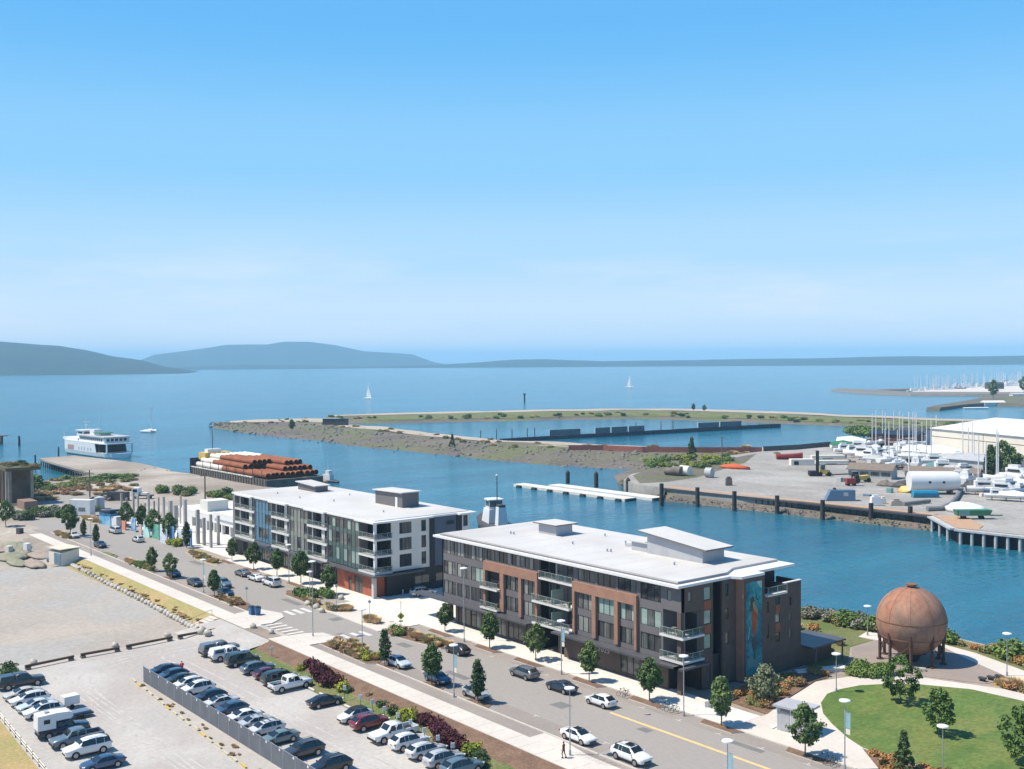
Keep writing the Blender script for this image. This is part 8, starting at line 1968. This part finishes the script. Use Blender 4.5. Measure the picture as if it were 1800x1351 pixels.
# small trailer and motor bikes near the camper
t = thing('small_trailer', 'small white box trailer behind the left row of cars', 'trailer', (-52.4, -63.9, LOT), R(95)); boxpart('box', m_fascia, t, -1.0, 1.0, -.75, .75, .5, 1.7); boxpart('flap', m_steel, t, 1.003, 1.05, -.7, .7, .5, 1.6)
for y in (-.85, .7): b = MB(); b.cyl((0, y, .3), (0, y+.15, .3), .3, .3, 12); b.build('wheel', m_tyre, t)
b = MB(); b.tube([(-1, -.4, .5), (-2.2, 0, .45), (-1, .4, .5)], .04, 5); b.build('tow_bar', m_steel, t)
t = thing('flat_trailer', 'low black framed trailer carrying a pale panel beside the camper', 'trailer', (-47.3, -64.2, LOT), R(92)); boxpart('bed', m_trim, t, -1.6, 1.6, -.8, .8, .45, .6); boxpart('panel', m_cblue, t, -1.2, 1.2, -.6, .6, .603, .9)
for y in (-.95, .8): b = MB(); b.cyl((0, y, .32), (0, y+.15, .32), .32, .32, 12); b.build('wheel', m_tyre, t)
# shelter with pale canopy at the vacant lot corner, pump track mounds
q = G(112, 990, LOT); t = thing('site_cabin', 'small site cabin with pale cream roof and blue grey tarp front', 'cabin', (q.x, q.y, LOT), R(12))
b = MB(); b.loft([[(-3, -2, 0), (2.6, -2, 0), (2.6, 2.4, 0), (-3, 2.4, 0)], [(-3, -2, 3.2), (2.6, -2, 3.0), (2.6, 2.4, 3.6), (-3, 2.4, 3.8)]], 0, False); b.build('wall', m_tan2, t)
boxpart('roof', mat('cream_roof', (.68, .62, .48), None, .6, .7, fine=.05), t, -3.3, 2.9, -2.3, 2.7, 3.75, 3.95); boxpart('tarp', mat('blue_grey_tarp', (.16, .25, .30), (.12, .19, .24), .6, .7, fine=.15), t, -.4, 2.55, -2.1, -2.01, 0, 2.9)
b = MB(); b.ell((-4.2, -.6, .7), 1.4, 1.2, .9, 10, 6, 0, .3, 2); b.build('blue_bundle', m_cblue, t)
m_turf = mat('worn_turf', (.20, .215, .14), (.28, .25, .19), .3, .95, fine=.2, fscale=3)
for i, (px, py, rx, ry, h) in enumerate(((30, 957, 8, 3, 1.4), (75, 972, 6, 3, 1.3), (18, 975, 7, 3.5, 1.6), (60, 988, 6, 2.2, 1.0), (52, 948, 6, 2, 1.0), (95, 966, 5, 2.4, .9), (40, 968, 4, 2, 1.0), (5, 962, 5, 2.4, 1.2), (30, 985, 6, 1.8, .9), (78, 958, 5, 1.8, .8))):
    q = G(px, py, -.6); b = MB(); b.ell((q.x, q.y, -1.0), rx, ry, h*.3+.45, 22, 8, 0, .3, i*3, 0); b.build('dirt_mound', m_turf if i % 2 == 0 else mat('pink_soil', (.33, .27, .22), None, .3, .95, fine=.15), kind='structure')
for px, py, m_, lab in ((16, 975, m_conc, 'pale concrete block among the pump track mounds, left'), (48, 970, m_fascia, 'white block among the pump track mounds, right'), (35, 942, m_steel, 'dark frame beside the far pump track mound')):
    q = G(px, py, -1); b = MB(); b.cbox((q.x, q.y, .2), (1.6, 1.2, 2.2), .3); b.build('track_block', m_, label=lab, cat='block')

# ---- spherical tank
q = G(1602, 1159, .05); SX, SY = q.x, q.y; SR = 5.05
m_ball = mat('rusted_tank_steel', (0.31, 0.145, 0.088), (0.37, 0.215, 0.15), 0.25, 0.85, fine=0.2, fscale=1.2, c3=(0.22, 0.14, 0.11), big=0.16, bump=0.15, bscale=3, stretch=(1, 1, .55))
m_ballseam = mat('tank_seam', (0.24, 0.115, 0.07), None, .5, .85, fine=.1)
t = thing('spherical_tank', 'big rusty spherical tank standing on short steel legs at the plaza', 'tank', (SX, SY, .05))
b = MB(); b.ell((0, 0, 5.95), SR, SR, SR, 48, 24); b.build('ball', m_ball, t)
for z_, w_ in ((6.25, .05), (3.85, .09)):
    r_ = math.sqrt(SR**2-(z_-5.95)**2); b = MB(); b.cyl((0, 0, z_-w_), (0, 0, z_+w_), r_+.05, r_+.05, 48); b.build('seam_band', m_ballseam, t)
for i in range(10):
    a_ = i*math.pi/5+.2; b = MB(); pr_ = None
    for k in range(9):
        ph = math.pi*(.02+.46*k/8)+math.pi*.0; p_ = Vector((SR*1.004*math.sin(ph)*math.cos(a_), SR*1.004*math.sin(ph)*math.sin(a_), 5.95+SR*1.004*math.cos(ph)))
        if pr_ is not None: b.cyl(pr_, p_, .022, .022, 4)
        pr_ = p_
    b.build('seam', m_ballseam, t)
b = MB(); b.cyl((0, 0, 10.85), (0, 0, 11.25), .55, .55, 14); b.cyl((0, 0, 11.25), (0, 0, 11.45), .85, .85, 14); b.build('top_hatch', m_ballseam, t)
b = MB(); b.cyl((0, 0, 0), (0, 0, 1.2), .9, 1.5, 14); b.build('bottom_outlet', m_steel, t)
m_leg = mat('rusty_leg', (.11, .055, .04), (.075, .045, .035), .8, .85, fine=.2)
for i in range(9):
    a_ = i*2*math.pi/9+.35; x, y = math.cos(a_)*4.5, math.sin(a_)*4.5
    b = MB(); b.cyl((x, y, 0), (x, y, 4.6), .22, .24, 8); b.cbox((x, y, .08), (.9, .9, .16), a_)
    pts = [Vector((x, y, 3.2)), Vector((math.cos(a_)*4.7, math.sin(a_)*4.7, 4.8))]
    b.cyl((x, y, 3.2), (math.cos(a_)*4.82, math.sin(a_)*4.82, 4.7), .3, .12, 6); b.build('leg', m_leg, t)
    if i % 2 == 0:
        a2 = a_+2*math.pi/9; b = MB(); b.cyl((x, y, .3), (math.cos(a2)*4.5, math.sin(a2)*4.5, 3.2), .07, .07, 5); b.build('brace', m_leg, t)
        b = MB(); b.cyl((x, y, 3.2), (math.cos(a2)*4.5, math.sin(a2)*4.5, .3), .07, .07, 5); b.build('brace', m_leg, t)
q2 = G(1612, 1176, .05); b = MB(); b.cbox((q2.x+.6, q2.y, .25), (1.3, .7, .4), .5); b.build('plinth_stone', m_boulder, label='pale stone block at the foot of the tank legs', cat='stone')

# ---- people
def person(px, py, z, rz, shirt, trousers, lab, lean=0.0, hair=(.03, .02, .015)):
    q = G(px, py, z); t = thing('person', lab, 'person', (q.x, q.y, z), rz)
    skin = mat('skin', (.42, .26, .19), None, 4, .6, fine=0)
    bm = MB()
    J = dict(pel=(0, 0, .95), wst=(lean*.2, 0, 1.12), chest=(lean*.6, 0, 1.36), neck=(lean*.85, 0, 1.52), shl=(lean*.7, .20, 1.44), shr=(lean*.7, -.20, 1.44), ell=(lean*.6-.04, .27, 1.16), elr=(lean*.9+.06, -.27, 1.18), hal=(lean*.8+.12, .25, .93), har=(lean+.22, -.22, 1.0),
             hl=(0, .10, .92), hr=(0, -.10, .92), kl=(.14, .11, .50), kr=(-.04, -.11, .50), fl=(.05, .11, .08), fr=(-.24, -.11, .10))
    def limb(m_, a_, b_, r0, r1): m_.cyl(J[a_], J[b_], r0, r1, 10); m_.ell(J[b_], r1, r1, r1, 8, 5)
    body = MB(); body.loft([[(c[0]+rx*math.cos(k*math.pi/6), c[1]+ry*math.sin(k*math.pi/6), c[2]) for k in range(12)] for c, rx, ry in (((0, 0, .88), .12, .17), (J['wst'], .11, .15), (J['chest'], .13, .20), ((J['neck'][0], 0, 1.47), .09, .17), ((J['neck'][0], 0, 1.51), .055, .06), ((J['neck'][0]+.01, 0, 1.57), .05, .05))], 0)
    for s in 'lr': limb(body, 'sh'+s, 'el'+s, .055, .042); body.ell(J['sh'+s], .065, .07, .065, 8, 5)
    body.build('shirt', shirt, t)
    arms = MB()
    for s in 'lr': limb(arms, 'el'+s, 'ha'+s, .038, .028)
    nk = J['neck']; hc = (nk[0]+.03, 0, 1.68); arms.ell(hc, .098, .078, .125, 12, 8); arms.cyl((nk[0], 0, 1.5), hc, .05, .045, 8); arms.cbox((hc[0]+.098, 0, 1.675), (.035, .024, .03)); 
    for sy in (1, -1): arms.ell((hc[0], sy*.08, 1.68), .02, .012, .03, 6, 4)
    for s, sg in (('l', 1), ('r', -1)):
        h_ = J['ha'+s]; arms.ell((h_[0]+.01, h_[1], h_[2]-.04), .025, .02, .05, 8, 5)
        for k in range(4): arms.cyl((h_[0]-.018+k*.014, h_[1], h_[2]-.07), (h_[0]-.014+k*.016, h_[1]+.006, h_[2]-.135+abs(k-1.5)*.008), .008, .006, 5)
        arms.cyl((h_[0]+.02, h_[1], h_[2]-.02), (h_[0]+.055, h_[1], h_[2]-.075), .009, .007, 5)
    arms.build('body', skin, t)
    hr = MB(); hr.ell((hc[0]-.018, 0, 1.715), .10, .086, .105, 12, 8, 0, 0, 0, -.25); hr.build('hair', mat('dark_hair', hair, None, 4, .7, fine=0), t)
    for sy in (1, -1): e = MB(); e.ell((hc[0]+.085, sy*.03, 1.695), .012, .012, .008, 6, 4); e.build('eye', m_trim, t)
    m_ = MB(); m_.cbox((hc[0]+.088, 0, 1.625), (.02, .045, .01)); m_.build('mouth', m_redp, t)
    tr = MB(); 
    for s in 'lr': limb(tr, 'h'+s, 'k'+s, .088, .06); limb(tr, 'k'+s, 'f'+s, .06, .042)
    tr.ell((0, 0, .93), .125, .17, .12, 10, 6); tr.build('trousers', trousers, t); t.scale = (1.06, 1.12, 1.04)
    for s in 'lr':
        f_ = J['f'+s]; sh_ = MB(); sh_.cbox((f_[0]+.05, f_[1], f_[2]-.04), (.27, .095, .09), 0, 0, 0, .85); sh_.build('shoe', m_trim, t)
    return t
m_redshirt = mat('dark_red_shirt', (.17, .035, .03), (.12, .028, .026), 3, .85, fine=.1)
person(991, 1331, .04, R(200), m_redshirt, mat('brown_trousers', (.08, .045, .04), None, 2, .85, fine=.1), 'person in a dark red shirt walking on the path beside white sedan')
person(320, 1183, LOT, R(160), mat('bright_red_jacket', (.55, .05, .045), None, 3, .8, fine=.1), mat('red_trousers', (.45, .06, .055), None, 3, .8, fine=.1), 'person in bright red clothes behind the far fence row cars', .18)
for p in PRT:
    for ch in list(p.children): D.objects.remove(ch)
    D.objects.remove(p)
# ---- balcony furniture on the near building
def balcony_chair(x, y, z, rz, lab):
    t = thing('balcony_chair', lab, 'chair', (x, y, z+.003), rz, 'balcony chairs')
    boxpart('seat', m_trim, t, -.25, .25, -.25, .25, .38, .44); boxpart('backrest', m_trim, t, -.25, -.20, -.25, .25, .441, .95)
    for sx in (-.22, .18):
        for sy in (-.22, .18): boxpart('leg', m_trim, t, sx, sx+.04, sy, sy+.04, 0, .379)
for x, y, z, rz, lab in ((-28.6, -.2, 8.0, 90, 'dark chair left of the screen on the middle centre balcony'), (-27.4, -.1, 8.0, 100, 'dark chair beside the screen on the middle centre balcony'), (-24.4, 0, 8.0, 80, 'dark chair right of the screen on the middle centre balcony'), (-28.2, -.1, 4.62, 90, 'dark chair on the lower centre balcony, left end'), (-23.6, -.1, 4.62, 110, 'dark chair on the lower centre balcony, right end'),
                        (-2.9, -.1, 8.0, 90, 'dark chair on the upper corner balcony, left'), (-1.9, 0, 8.0, 60, 'dark chair on the upper corner balcony, right'), (-42.2, -.3, 8.05, 90, 'dark chair on the upper left balcony')):
    balcony_chair(x, y, z, R(rz), lab)
for x, y, z, lab in ((-2.4, .9, 8.0, 'round table on the upper corner balcony'), (-26.9, -.6, 4.62, 'round table on the lower centre balcony')):
    b = MB(); b.cyl((0, 0, 0), (0, 0, .68), .05, .05, 8); b.cyl((0, 0, .68), (0, 0, .72), .42, .42, 14); b.build('balcony_table', m_wood, loc=(x, y, z+.002), label=lab, cat='table')
for x, y, z, lab in ((-22.5, -.3, 8.0, 'green potted plant at the right end of middle centre balcony'), (-29.3, -.4, 4.62, 'green potted plant at the left end of lower centre balcony'), (.3, -.4, 8.0, 'green potted plant at the tip of the upper corner balcony'), (-40.1, -.5, 4.75, 'green potted plant on the lower left balcony')):
    t = thing('potted_plant', lab, 'plant', (x, y, z+.002), 0, 'balcony plants'); b = MB(); b.cyl((0, 0, 0), (0, 0, .4), .16, .22, 10); b.build('pot', m_grey, t)
    o = put('foliage', SH['green'], t, (0, 0, .3)); o.scale = (.3, .3, .6)
